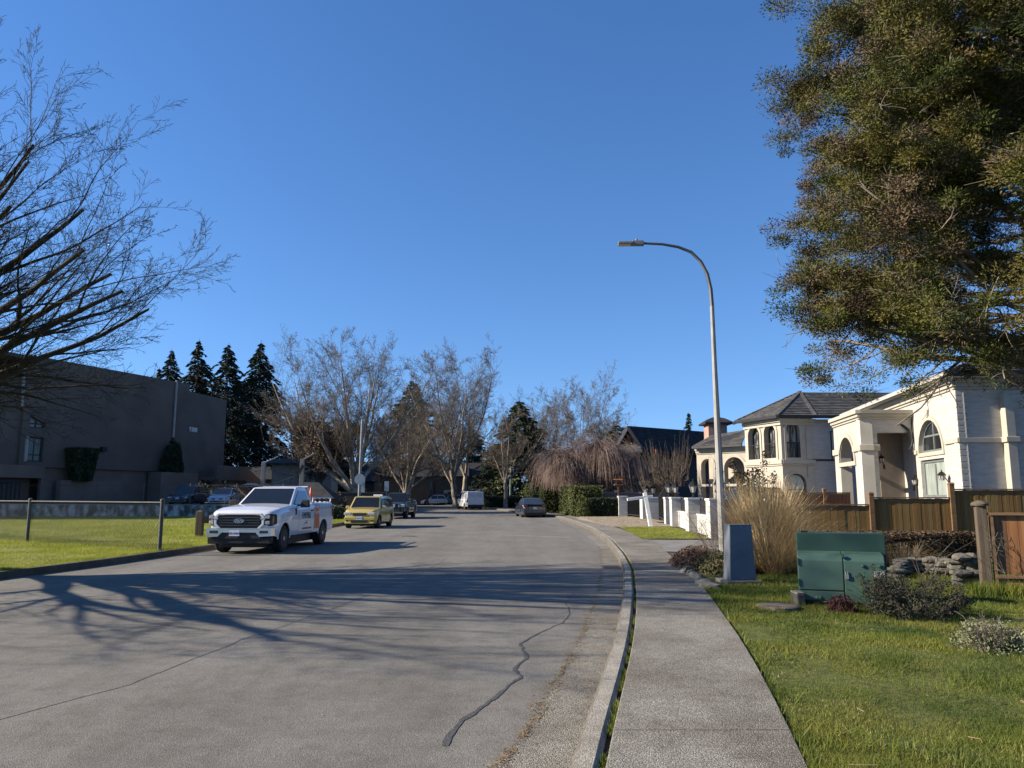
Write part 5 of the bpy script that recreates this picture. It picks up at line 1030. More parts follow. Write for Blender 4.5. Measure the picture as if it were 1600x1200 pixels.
# wooden fence in stepped panels
M_fb = [mat('fence_board_%s' % c, a, rough=.85, col2=b_, scale=2.2, stretch=(6, 6, .35), bump=.4, bscale=20) for c, a, b_ in (('tan', (.145, .080, .025), (.23, .136, .045)), ('brown', (.115, .064, .02), (.19, .11, .036)), ('grey', (.15, .098, .034), (.235, .16, .06)))]
M_rail = mat('fence_rail', (.15, .09, .045), rough=.85, scale=3, var=.2, stretch=(.4, 4, 4))
yF = 21.6; FX = lambda px, y=yF: D(px, 800, y).x
def board_fence(name, label, x0, x1, y, z0, z1, mats=M_fb, bw=.098, posts=(), rz=0, group='stepped wooden fence panels', cap=True):
    t = thing(name, label, 'fence', (x0, y, z0), rz, group); L = x1 - x0; n = max(1, int(L / bw)); mes = [tomesh('fence_board', MB().box((0, 0, (z1 - z0) / 2), (bw - .003, .02, z1 - z0)), m_) for m_ in mats]
    for k in range(n): o = link('fence_board', mes[rr.choice((0, 0, 1, 2))], t); o.location = ((k + .5) * L / n, rr.gauss(0, .003), -.02 + rr.gauss(0, .004)); o.scale.x = L / n / bw
    for z in (.2, z1 - z0 - .18): part('rail', MB().box((L / 2, .04, z), (L, .05, .09)), M_rail, t)
    if cap: part('top_rail', MB().box((L / 2, 0, z1 - z0 + .005), (L + .02, .09, .035)).box((L / 2, -.016, z1 - z0 - .06), (L, .02, .07)), M_rail, t)
    for px_, hh_ in posts: part('post', MB().box((px_, 0, hh_ / 2 - .05), (.13, .13, hh_ + .1)).box((px_, 0, hh_ + .02), (.17, .17, .05), top=(.6, .6)), M_rail, t, bevel=.006)
    return t
zA, zB_, zC = D(1300, 789, yF).z, D(1420, 778, yF).z, D(1540, 765, yF).z
fA = Vector((10.6, 21.6)); fB = fA + Vector((math.cos(R(-4)), math.sin(R(-4)))); ZF = []
def fpan(lb, pa, pb, z1, posts=()):
    sa, sb = onwall(pa, 800, fA, fB)[0], onwall(pb, 800, fA, fB)[0]; p = fA + (fB - fA) * sa; t = board_fence('wooden_fence', lb, 0, sb - sa, 0, .1, z1, posts=posts, rz=R(-4)); t.location = (p.x, p.y, .1)
fpan('lowest wooden fence panel, behind the green transformer', 1235, 1359, zA)
fpan('middle height wooden fence panel below the tall arched window', 1362, 1486, zB_, ((0, zB_ + .02), ))
fpan('tallest wooden fence panel on the right behind the gate post', 1489, 1650, zC, ((0, zC + .05), (3.0, zC)))
MFR = [mat('red_brown_board', (.15, .065, .035), rough=.85, scale=3, var=.25, stretch=(6, 6, .4))]
y2_ = 33; board_fence('wooden_fence', 'reddish brown wooden fence further back below the beige house wall', FX(1238, y2_), FX(1330, y2_), y2_, .1, D(1280, 770, y2_).z, mats=MFR * 3, bw=.16, group=None, posts=((1.4, D(1280, 768, y2_).z),))
board_fence('wooden_fence', 'short reddish fence piece right of the lamp pole and wall', FX(1128, 28), FX(1172, 28), 28, .1, D(1150, 781, 28).z, mats=MFR * 3, bw=.14, group=None)
# wooden gate section at the right edge
yG = G(1536, 925, .13).y; XG = lambda px: D(px, 850, yG).x; zG = D(1560, 800, yG).z
gt = thing('wooden_gate', 'orange brown wooden fence section with a dark square post at the right edge', 'fence', (XG(1536), yG, .12), R(-16)); Lg = 6.0
M_post = mat('dark_post_wood', (.07, .05, .034), rough=.9, col2=(.125, .095, .065), scale=3, stretch=(5, 5, .4), bump=.5, bscale=20)
M_ced_b = [mat('cedar_board', (.20, .085, .03), rough=.75, col2=(.31, .145, .055), scale=2, stretch=(7, 7, .3), bump=.3), mat('cedar_board_post_shade', (.11, .055, .025), rough=.8, col2=(.17, .085, .04), scale=2, stretch=(7, 7, .3), bump=.3), mat('cedar_board_red', (.24, .075, .03), rough=.75, col2=(.33, .12, .05), scale=2, stretch=(7, 7, .3), bump=.3)]
hp_ = D(1536, 788, yG).z - .12
part('post', MB().box((0, 0, hp_ / 2 - .06), (.155, .155, hp_ + .1)), M_post, gt, bevel=.012); part('post_cap', MB().lathe([(.13, 0), (.135, .03), (.10, .06), (.03, .085)], 12, M=T_((0, 0, hp_ - .02))), M_post, gt, smooth=True)
part('stile', MB().box((.14, -.03, .62), (.055, .06, 1.2)), M_rail, gt, bevel=.005)
part('top_rail', MB().box((Lg / 2 + .1, -.035, zG - .15), (Lg, .07, .045)), M_rail, gt, bevel=.005); part('bottom_rail', MB().box((Lg / 2 + .13, -.035, .26), (Lg, .06, .05)), M_rail, gt, bevel=.005); part('bottom_rail', MB().box((Lg / 2 + .3, -.05, .13), (Lg, .05, .075)), M_ced_b[0], gt, bevel=.005); part('base_board', MB().box((Lg / 2 + .15, .02, .06), (Lg, .03, .36)), M_post, gt)
x = .17; k = 0
while x < Lg:
    w_ = .165 if k != 0 else .19; part('gate_board', MB().box((x + w_ / 2, .0, (zG + .1) / 2 + .03), (w_ - .006, .022, zG - .44)), M_ced_b[1] if k == 0 else M_ced_b[2] if k == 3 else M_ced_b[0], gt); x += w_; k += 1  # first board darker: the post's cast shadow put into its colour
# white wall with pillars, gates, lanterns (line of the garden wall follows the street)
M_wwall = mat('white_block', (.40, .385, .355), rough=.85, col2=(.50, .485, .45), scale=1.6, geo=True, stretch=(1, 1, 4), bump=.5, bscale=12)
M_wcap = mat('white_coping', (.55, .535, .50), rough=.8, scale=3, var=.06)
pil = [('far left pillar of the driveway gate', 974, 808, 775, .62), ('wide grey white gate pillar behind the leaning white post', 1017, 812, 777, 1.05), ('slim pillar right of the small walk gate', 1048, 820, 777, .5), ('pillar beside the slim pillar, start of the low wall', 1059, 823, 777, .55), ('pillar between the two black railing panels', 1088, 832, 778, .62), ('pillar partly hidden behind the street lamp', 1124, 843, 779, .6)]
pp = []
for lb, px, pyb, pyt, wd in pil:
    p = G(px, pyb, .1); h = D(px, pyt, p.y).z - .1; t = thing('gate_pillar', lb, 'pillar', p, 0, 'white block pillars of the garden wall'); pp.append((p, h, wd))
    nrow = 7; rowh = (h - .08) / nrow; me_ = tomesh('block', MB().box((0, 0, rowh / 2), (wd, wd, rowh - .006)), M_wwall)
    for k in range(nrow): o = link('block', me_, t); o.location = (0, wd / 2, k * rowh)
    part('coping', MB().box((0, wd / 2, h - .035), (wd + .06, wd + .06, .08)), M_wcap, t, bevel=.01)
for (i, dx, lb) in [(1, -.22, 'left lantern of the pair on the wide gate pillar'), (1, .28, 'right lantern of the pair on the wide gate pillar'), (2, 0, 'lantern on the slim pillar below the pruned tree'), (3, 0, 'lantern on the pillar at the start of the low wall'), (4, 0, 'lantern on the pillar between the railing panels, against the cream arch'), (5, .15, 'lantern on the pillar right behind the street lamp')]:
    p, h, wd = pp[i]; lantern((p.x + dx, p.y + wd / 2, p.z + h + .003), .78 if i > 2 else .85, None, lb, 'lanterns on the garden wall')
for i, lb in ((3, 'low white block wall with black slatted railing, farther of the two'), (4, 'low white block wall with black slatted railing, nearer the street lamp')):
    (pa, ha, wa_), (pb, hb, wb2) = pp[i], pp[i + 1]; a = Vector((pa.x + .05, pa.y, .1)); b_ = Vector((pb.x + .05, pb.y + wb2, .1)); L = (b_ - a).length; hz2 = ha * .5
    t = thing('garden_wall', lb, 'wall', a, math.atan2((b_ - a).y, (b_ - a).x), 'low white walls with railings')
    for k in range(4):
        me_ = tomesh('block', MB().box((0, .15, hz2 / 8), (L / 6 - .008, .3, hz2 / 4 - .006)), M_wwall)
        for j in range(6): o = link('block', me_, t); o.location = ((j + .5) * L / 6, 0, k * hz2 / 4)
    part('coping', MB().box((L / 2, .15, hz2 + .03), (L, .36, .06)), M_wcap, t)
    for k in range(6): part('railing_slat', MB().box((L / 2, .15, hz2 + .12 + k * (ha - hz2 - .15) / 6), (L, .03, (ha - hz2) / 8)), M_ironb, t)
    for s in (.15, L - .15): part('railing_post', MB().box((s, .15, (hz2 + ha) / 2), (.05, .05, ha - hz2)), M_ironb, t)
t = thing('garden_wall', 'white wall stretch right of the street lamp with a flat coping', 'wall', (pp[5][0].x + .3, pp[5][0].y + .3, .1)); part('wall_face', MB().box((.9, 0, pp[5][1] * .5 + .3), (1.9, .25, .5)), M_wwall, t); part('coping', MB().box((.9, 0, pp[5][1] * .5 + .6), (2, .36, .1)), M_wcap, t)
def iron_gate(label, a, b_, h, curve=0, base=.12):
    a = Vector(a); b_ = Vector(b_); L = (b_ - a).length; t = thing('iron_gate', label, 'gate', a, math.atan2((b_ - a).y, (b_ - a).x))
    part('gate_frame', MB().box((L / 2, 0, .2), (L, .05, .08)).bar((0, 0, h), (L, 0, h + curve), .05, .08).box((.03, 0, h / 2), (.06, .05, h)).box((L - .03, 0, (h + curve) / 2), (.06, .05, h + curve)), M_ironb, t)
    for k in range(1, int(L / .13)): x = k * .13; part('gate_bar', MB().box((x, 0, (h + curve * x / L) / 2 + .1), (.022, .022, h + curve * x / L - .2)), M_ironb, t)
    part('gate_panel', MB().box((L / 2, .02, h * .45), (L - .1, .012, h * .62)), M_ironb, t); return t
iron_gate('wide black iron driveway gate', (pp[0][0].x + .35, pp[0][0].y + .3, .1), (pp[1][0].x - .3, pp[1][0].y + .7, .1), 1.42)
iron_gate('narrow black iron walk gate with a rising curved top', (pp[1][0].x + .58, pp[1][0].y + .4, .1), (pp[2][0].x - .1, pp[2][0].y + .5, .1), 1.35, .75)
wp0 = G(1017.5, 823, .13); wp1 = D(1007.5, 770, wp0.y + .3); yp = thing('sign_post', 'leaning white wooden sign post with an empty arm on the verge', 'sign post', wp0); d_ = wp1 - wp0
part('post', MB().bar((0, 0, -.1), tuple(d_), .19, .19), mat('white_paint', (.68, .67, .64), rough=.6, scale=3, var=.05), yp, bevel=.01)
ar0 = D(980, 780.5, wp0.y + .2) - wp0; ar1 = D(1020, 775.5, wp0.y + .25) - wp0; part('arm', MB().bar(tuple(ar0), tuple(ar1), .13, .14), MATS['white_paint'], yp, bevel=.01)
# chain link fence by the left kerb
def chain_fence(name, label, pts, h, pitch, rw, rp, caps=True, mesh=True, m=M_galv, bottom=.05, toprail=True):
    t = thing(name, label, 'fence', pts[0]); o0 = Vector(pts[0]); Q = [Vector(p) - o0 for p in pts]
    for q in Q:
        part('post', MB().lathe([(rp, -.15), (rp, h + .03), (rp * 1.25, h + .035), (rp * 1.1, h + .08), (rp * .3, h + .1)], 10, M=T_(q)), m, t, smooth=True)
    for a, b_ in zip(Q[:-1], Q[1:]):
        if toprail: part('top_rail', MB().tube([a + Vector((0, 0, h - .01)), b_ + Vector((0, 0, h - .01))], rp * .4, 8), m, t, smooth=True)
        A = []; B = []; d = b_ - a; L = d.length; e_ = d / L; n = int(L / pitch); hh_ = h - bottom
        for k in range(-int(hh_ / pitch) - 1, n + 1):
            for sg in (1, -1):
                s0 = k * pitch; s1 = s0 + hh_; z0, z1 = bottom, h
                if s0 < 0: z0 += -s0; s0 = 0
                if s1 > L: z1 -= s1 - L; s1 = L
                if z1 - z0 < .02 or s1 <= s0: continue
                if sg > 0: A.append(a + e_ * s0 + Vector((0, 0, z0))); B.append(a + e_ * s1 + Vector((0, 0, z1)))
                else: A.append(a + e_ * s0 + Vector((0, 0, h + bottom - z0))); B.append(a + e_ * s1 + Vector((0, 0, h + bottom - z1)))
        off = e_.cross(Vector((0, 0, 1))) * rp
        V, F = segs_mesh(npx(A) + np.array(off), npx(B) + np.array(off), rw, rw, 4); link('chain_mesh', mesh_np('chain_mesh', V, F, m), t, kind='stuff')
    return t
f1 = G(249, 861, .13); f0 = G(42, 847, .13); fd_ = (f0 - f1)
cf = chain_fence('chain_link_fence', 'chain link fence with thick grey posts on the near left lawn', [f1, f0, f0 + fd_], 1.36, .125, .0052, .055, m=M_galvd)
wb = thing('barrier_rail', 'low weathered wooden post and rail barrier left of the white pickup', 'barrier', G(311, 838, .13)); yb_ = wb.location.y
part('post', MB().box((0, 0, .45), (.26, .22, .98)).box((0, 0, .96), (.2, .17, .05), top=(.5, .5)), M_post, wb, bevel=.02); part('rail', MB().box((1.25, .1, .62), (2.6, .16, .26)), M_post, wb, bevel=.02)
M_stain = mat('stained_concrete', (.07, .068, .063), rough=.95, col2=(.40, .385, .36), fac=(.40, .60), scale=2.2, geo=True, stretch=(1, 1, .6), bump=.5, bscale=20, speck=(2.4, (.035, .033, .03), .9))
rw_ = thing('retaining_wall', 'long low stained concrete wall along the back of the lawn', 'wall', (-42, 56.5, .1)); part('wall_face', MB().add([(-30, 0, -.1), (29.2, .8, -.1), (29.2, 1.15, -.1), (-30, .35, -.1), (-30, 0, 1.06), (29.2, .8, .80), (29.2, 1.15, .80), (-30, .35, 1.06)], [(0, 1, 5, 4), (1, 2, 6, 5), (2, 3, 7, 6), (3, 0, 4, 7), (4, 5, 6, 7)]), M_stain, rw_)
part('wall_coping', MB().bar((-30, .17, 1.065), (29.2, .97, .81), .40, .05), M_kerb, rw_)
chain_fence('chain_link_fence', 'tall thin chain link fence on top of the low concrete wall', [(-55 + 3.45 * k, 57.35 + .045 * k, .92) for k in range(12)], 1.5, .25, .004, .04, m=M_galvd)
# far left fence, yard lights, stop sign pole, far lamp
def lamp_post(name, label, px, pyt, pyb, y, arm):
    p = gz(px, y, .3); h = D(px, pyt, y).z - .3; t = thing(name, label, 'lamp post', p, 0, 'wooden yard light posts'); part('post', MB().box((0, 0, h / 2), (.3, .3, h)), mat('grey_post', (.22, .20, .18), rough=.9, scale=3, var=.15), t, bevel=.02)
    part('arm', MB().tube([(0, -.1, h - .1), (arm * .35, -.1, h + .2), (arm * .6, -.1, h + .42)], .05, 6), M_lumi, t)
    part('lamp_head', MB().lathe([(.05, .1), (.3, .08), (.52, 0), (.5, -.05), (.1, -.07)], 14, M=T_((arm * .45 * (-1 if px < 440 else 1), -.2, D(px, 757, y).z - .3)) @ Matrix.Diagonal((1.25, .6, 1, 1))), mat('lamp_shade', (.34, .33, .31), rough=.6, scale=3), t, smooth=True); return t
lamp_post('yard_light', 'pale square yard light post with a round shade left of the tan house', 410, 722, 768, 62, 1.9)
t = lamp_post('yard_light', 'grey yard light post with a slanted dark board before the tan house', 470.5, 717, 764, 61, 1.6); part('board', MB().bar((-.3, -.25, 2.9), (.15, -.25, 3.7), .06, .22), M_ironb, t)
ps = gz(561, 60, .1); tp_ = D(566, 655, 60); sg = thing('lamp_pole', 'slim grey pole carrying the back of an octagonal stop sign', 'lamp pole', ps); zt = tp_.z - .1
part('pole', MB().tube([(0, 0, -.1), (tp_.x - ps.x, 0, zt)], [.13, .08], 10), M_galv, sg, smooth=True)
zs2 = D(563, 749, 60).z - .1; part('stop_sign_back', MB().lathe([(.44, 0), (.44, .02)], 8, M=T_((.06, -.14, zs2)) @ Matrix.Rotation(R(90), 4, 'X')), mat('sign_aluminium', (.30, .33, .36), rough=.5, metal=.3, scale=3), sg); part('sign_plate', MB().box((.3, -.1, zs2 - .5), (.3, .02, 1.0)), MATS['sign_aluminium'], sg)
p = gz(797, 98); h = D(799, 727, 98).z - .1; t = thing('lamp_pole', 'slim green lamp pole in front of the round shouldered conifer', 'lamp pole', p); part('pole', MB().tube([(0, 0, -.1), (.1, 0, h)], [.16, .09], 8), mat('green_pole', (.14, .17, .15), rough=.6, scale=3), t, smooth=True); part('lamp_head', MB().box((.35, 0, h + .02), (.9, .3, .14), top=(.8, .8)), M_lumi, t, bevel=.02)
t = thing('street_sign', 'small white sign on a thin post between the yellow car and the black pickup', 'sign', gz(604, 60)); part('post', MB().box((0, 0, 1.2), (.06, .06, 2.6)), M_galv, t); part('sign_plate', MB().box((0, -.05, 2.25), (.34, .03, .75)), MATS['sign_aluminium'], t)
M_pick = mat('dark_picket', (.06, .05, .042), rough=.9, scale=4, var=.3)
board_fence('picket_fence', 'dark wooden picket fence behind the yellow car', gz(497, 66).x, gz(602, 66).x, 66, .1, 1.9, mats=[M_pick] * 3, bw=.2, group=None)
board_fence('picket_fence', 'dark wooden fence far behind the white hatchback', gz(640, 138).x, gz(705, 138).x, 138, .1, 1.9, mats=[M_pick] * 3, bw=.4, group=None)
for i, (px, y, rx, h, lb) in enumerate([(508, 50, 1.2, 1.0, 'dark low bush behind the pickup tailgate'), (527, 52, 1.1, .9, 'dark low bush left of the yellow car'), (523, 63, 1.2, 1.9, 'rounded brown hedge bush at the picket fence end')]): bush('bush', lb, gz(px, y), (rx, .9, h), 1800, .15, M_ever if i < 2 else M_dead, 80 + i, 'bush')
# ---------------- planting in the near garden
M_straw = mat('straw_grass', (.42, .31, .14), rough=.85, col2=(.66, .53, .29), scale=1.2, geo=True, trans=.3)
M_strawd = mat('brown_grass', (.19, .125, .065), rough=.9, col2=(.37, .26, .145), scale=1.2, geo=True, trans=.25)
def tuft(name, label, loc, n, h, spread, wd, ms, seed, lean=.35, cat='ornamental grass', base=.25, curl=.5):
    t = thing(name, label, cat, loc); r = np.random.default_rng(seed)
    for mi_, m_ in enumerate(ms):
        k = n // len(ms); a = r.uniform(0, 6.283, k); q = np.sqrt(r.uniform(0, 1, k)) * base; P = np.stack([np.cos(a) * q, np.sin(a) * q, np.zeros(k)], 1); az = a + r.normal(0, .7, k); ln = np.abs(r.normal(0, lean, k)) + .05; hh = h * r.uniform(.55, 1.05, k)
        dr_ = np.stack([np.cos(az), np.sin(az), np.zeros(k)], 1); segn = 4; sx = np.stack([-np.sin(az), np.cos(az), np.zeros(k)], 1); rings = []
        for j in range(segn + 1):
            u = j / segn; c = P + dr_ * (ln * hh * (u + curl * u * u) * spread)[:, None] + np.array([0, 0, 1]) * (hh * (u - .18 * u * u * ln / max(.1, lean)))[:, None]; w_ = wd * (1 - .75 * u); rings += [c - sx * w_ / 2, c + sx * w_ / 2]
        V = np.stack(rings, 1).reshape(-1, 3); base_i = (np.arange(k) * 2 * (segn + 1))[:, None]; F = np.concatenate([base_i + np.array([[2 * j, 2 * j + 1, 2 * j + 3, 2 * j + 2]]) for j in range(segn)])
        link('grass_blades', mesh_np('grass_blades', V, F, m_), t)
    return t
pg = G(1205, 893, .12); tuft('ornamental_grass', 'tall clump of straw coloured ornamental grass behind the grey utility box', (pg.x + .1, pg.y + .6, .1), 3000, 2.15, 1.0, .011, [M_straw, M_strawd], 5, lean=.26, base=.36)
pg2 = G(1228, 900, .12); tuft('ornamental_grass', 'lower brown arching grass skirt between the utility box and the transformer', (pg2.x + .1, pg2.y + .9, .1), 2400, 1.25, 1.3, .011, [M_strawd, M_straw], 6, lean=.6, base=.45)
tl_ = G(1205, 880, .12); t = thing('slim_shrub', 'slim upright evergreen with dark clumped leaves above the straw grass', 'shrub', (tl_.x + 1.2, 22.8, .1)); rs = random.Random(4); A = []; B = []; PT = []
for k in range(9):
    x0 = rs.uniform(-.25, .25); x1 = x0 * 3.2 + rs.gauss(0, .1); h = rs.uniform(2.1, 2.8); A.append((x0 * .3, 0, 0)); B.append((x1, rs.gauss(0, .15), h))
    for j in range(7): u = .45 + .55 * j / 6; PT.append((x0 * .3 + (x1 - x0 * .3) * u, rs.gauss(0, .06), h * u))
V, F = segs_mesh(A, B, .014, .006, 4); link('stems', mesh_np('stems', V, F, M_twig), t); PT = np.repeat(np.array(PT), 44, 0); PT = PT + rng.normal(0, .055, PT.shape); V, F = cards(PT, .07, rng, .7); link('foliage', mesh_np('foliage', V, F, mat('bronze_leaf', (.022, .020, .010), rough=.8, col2=(.06, .048, .024), scale=6)), t)
M_red = mat('reddish_groundcover', (.075, .040, .028), rough=.9, col2=(.19, .12, .075), scale=3, geo=True)
M_sage = mat('sage_leaf', (.10, .11, .05), rough=.9, col2=(.24, .235, .14), scale=6, geo=True)
gb_ = G(1078, 884, .13); bush('groundcover', 'low reddish ground cover shrub beside the sidewalk, left of the lamp', (gb_.x + .25, gb_.y + .35, .1), (.62, 1.5, .42), 5200, .055, M_red, 91, 'shrub', stems=22, sm=M_twig, rz=R(-14))
gb_ = G(1122, 893, .13); bush('groundcover', 'low olive and straw ground cover under the lamp pole', (gb_.x + .1, gb_.y + .1, .1), (.5, 1.0, .42), 3600, .06, mat('olive_dry_leaf', (.09, .085, .03), rough=.9, col2=(.21, .18, .09), scale=4, geo=True), 92, 'shrub', stems=20, sm=M_straw)
def twiggy(name, label, loc, n, h, rad, m, seed, cat='shrub', leaf=None, ln=0, leafs=.05, r0=.009):
    t = thing(name, label, cat, loc); T = Tree(seed, [dict(n=5, wob=.16, up=.07, tap=.4, start=.2, kids=5, ang=36, rr=.6, lr=.55), dict(n=4, wob=.2, up=.06, tap=.4, start=.1, kids=3, ang=40, rr=.6, lr=.5), dict(n=2, wob=.2, up=.05, tap=.5, start=1, kids=0, ang=40, rr=.6, lr=.5)]); T.thr = 9; T.rmin = .0025; q = T.r
    for k in range(n): a = q.uniform(0, 6.283); e_ = q.uniform(.35, 1.45); T.branch(Vector((math.cos(a) * rad * .35 * q.random(), math.sin(a) * rad * .35 * q.random(), 0)), Vector((math.cos(a) * math.cos(e_) * rad / h, math.sin(a) * math.cos(e_) * rad / h, math.sin(e_))), r0, h * q.uniform(.55, 1.0), 0)
    link('twigs', T.mesh('twigs', m), t)
    if leaf: tp = np.array(T.tips + T.mid); tp = tp[rng.integers(0, len(tp), ln)] + rng.normal(0, .03, (ln, 3)); tp[:, 2] = np.abs(tp[:, 2]); V, F = cards(tp, leafs, rng, .5); link('foliage', mesh_np('foliage', V, F, leaf), t)
    return t
M_greytwig = mat('grey_twig', (.07, .057, .045), rough=1, col2=(.19, .16, .13), scale=5, geo=True)
p = G(1110, 858, .13); twiggy('twiggy_bush', 'bare reddish twiggy bush left of the lamp pole before the white wall', (p.x + .35, p.y + 1.0, .1), 26, 1.45, 1.2, M_twig, 1)
p = G(1150, 850, .13); twiggy('twiggy_bush', 'bare red stemmed bush between the lamp pole and the straw grass', (p.x + .4, 24.3, .1), 22, 1.9, .9, mat('red_stem', (.15, .06, .05), rough=.9, col2=(.24, .13, .10), scale=4), 2)
M_heath = mat('heather_leaf', (.020, .020, .011), rough=.9, col2=(.055, .052, .030), scale=5, geo=True)
p = G(1452, 970, .13); twiggy('dry_shrub', 'sprawling dark dry shrub with pale bare stems on the lawn right of the transformer', (p.x, p.y + .45, .1), 44, .62, 1.0, M_greytwig, 3, leaf=M_heath, ln=9000, leafs=.035, r0=.006)
p = G(1438, 905, .13); t = thing('dead_plant', 'few tall pale bare stems rising behind the dark dry shrub', 'plant', (p.x, p.y - .6, .1))
for k in range(9): part('stem', MB().tube([(rr.gauss(0, .25), rr.gauss(0, .1), 0), (rr.gauss(0, .3), rr.gauss(0, .1), .5), (rr.gauss(0, .4), rr.gauss(0, .1), .8)], [.008, .006, .003], 5), M_greytwig, t)
p = G(1368, 945, .13); tuft('iris_clump', 'clump of green sword shaped leaves at the right foot of the transformer', (p.x, p.y + .05, .1), 150, .46, 1.0, .022, [mat('iris_leaf', (.05, .10, .015), rough=.6, col2=(.11, .16, .03), scale=4)], 8, lean=.55, cat='plant', base=.12)
p = G(1316, 955, .13); bush('red_shrub', 'small dark red shrub in front of the transformer', (p.x, p.y + .02, .1), (.21, .2, .24), 1000, .035, mat('dark_red_leaf', (.035, .010, .009), rough=.8, col2=(.085, .026, .022), scale=9), 93, stems=12, sm=M_dwood)
p = G(1572, 1022, .13); bush('sage_shrub', 'pale sage green low shrub at the right edge of the lawn', (p.x + .1, p.y + .35, .1), (.42, .42, .30), 2600, .034, M_sage, 94, stems=60, sm=M_sage, aspect=.35); twiggy('pale_stems', 'pale dry stalks sticking out of the sage shrub', (p.x, p.y + .3, .12), 40, .34, .4, M_greytwig, 9, 'plant', r0=.004)
M_bhedge = mat('bronze_hedge', (.035, .022, .014), rough=.9, col2=(.115, .075, .04), scale=4, geo=True)
ph = G(1405, 884, .13); x0, x1 = D(1262, 850, ph.y).x, D(1540, 850, ph.y).x; M_hedge_s = M_hedge
bush('hedge', 'low clipped bronze brown hedge in front of the wooden fence', ((x0 + x1) / 2, ph.y + .55, .1), ((x1 - x0) / 2, .5, D(1400, 833, ph.y + .1).z - .1), 26000, .06, M_bhedge, 95, 'hedge', shape='box', stems=40)
p = G(1400, 880, .13); tuft('dry_grass', 'tuft of brown dry grass beside the transformer back plate', (D(1412, 870, p.y - .8).x, p.y - .8, .1), 700, .55, 1.2, .008, [M_strawd, M_straw], 12, lean=.5, base=.3)
p = G(1580, 925, .13); twiggy('twiggy_bush', 'few bare pale twigs in front of the wooden gate at the right edge', (p.x + .05, p.y - .25, .12), 9, 1.15, .5, M_greytwig, 14, r0=.006)
n = 2600; X = rng.uniform(XG(1500), XG(1640), n); Y = yG - .25 + rng.normal(0, .14, n); grass('tall_grass', np.stack([X, Y, np.full(n, .11)], 1), np.full(n, .2), .01, M_grass, .5)
# ============================================================ VEHICLES
M_tyre = mat('tyre_rubber', (.018, .018, .019), rough=.85, scale=9, var=.2)
M_rim = mat('alloy_rim', (.46, .46, .47), rough=.35, metal=.25, scale=6, var=.1)
M_blackp = mat('black_plastic', (.018, .018, .019), rough=.55, scale=9, var=.2)
M_chrome = mat('bright_chrome', (.55, .56, .58), rough=.28, metal=1, scale=3, var=.05)
M_cglass = mat('tinted_car_glass', (.010, .012, .014), rough=.03, spec=.55, scale=2)
M_lampc = mat('headlamp_glass', (.55, .56, .58), rough=.08, spec=.8, col2=(.25, .26, .27), scale=14)
M_red_l = mat('red_lamp', (.16, .015, .015), rough=.15, spec=.6, scale=4)
M_plate = mat('white_plate', (.62, .63, .66), rough=.4, scale=3, var=.05)
M_blue_t = mat('blue_print', (.04, .07, .25), rough=.5, scale=3)
M_amber = mat('amber_lamp', (.6, .22, .03), rough=.2, scale=4)
def paint(name, c, metal=0., rough=.25): return mat(name, c, rough=rough, metal=metal, scale=2, var=.03, coat=.8, spec=.5)
def wheel_meshes(Rw, wd, spokes, rimm):
    ty = MB().lathe([(Rw * .66, -wd / 2), (Rw * .93, -wd / 2), (Rw, -wd / 2 + .035), (Rw, wd / 2 - .035), (Rw * .93, wd / 2), (Rw * .66, wd / 2), (Rw * .64, wd / 2 - .05)], 32)
    rm = MB().lathe([(Rw * .67, wd / 2 + .004), (Rw * .6, wd / 2 - .012), (Rw * .59, wd / 2 - .09), (.02, wd / 2 - .09)], 28, 0)
    rm.m = [1 if i >= 28 * 2 else 0 for i in range(len(rm.f))]
    for k in range(spokes):
        a = 2 * math.pi * k / spokes; c, s = math.cos(a), math.sin(a); w1, w2 = Rw * .13, Rw * .085; q = []
        for r_, w_, z in ((Rw * .1, w1, wd / 2 - .01), (Rw * .62, w2, wd / 2 - .014)):
            for sg in (-1, 1): q.append((c * r_ - s * w_ * sg, s * r_ + c * w_ * sg, z))
        q += [(x, y, z - .05) for x, y, z in q]; rm.add(q, [(0, 2, 3, 1), (0, 4, 6, 2), (1, 3, 7, 5), (2, 6, 7, 3)], 0)
    rm.lathe([(Rw * .2, wd / 2 - .03), (Rw * .2, wd / 2 - .002), (Rw * .14, wd / 2 + .006)], 14, 0)
    return tomesh('wheel', ty, M_tyre, smooth=True, angle=35), tomesh('rim', rm, [rimm, M_blackp], smooth=True, angle=30)
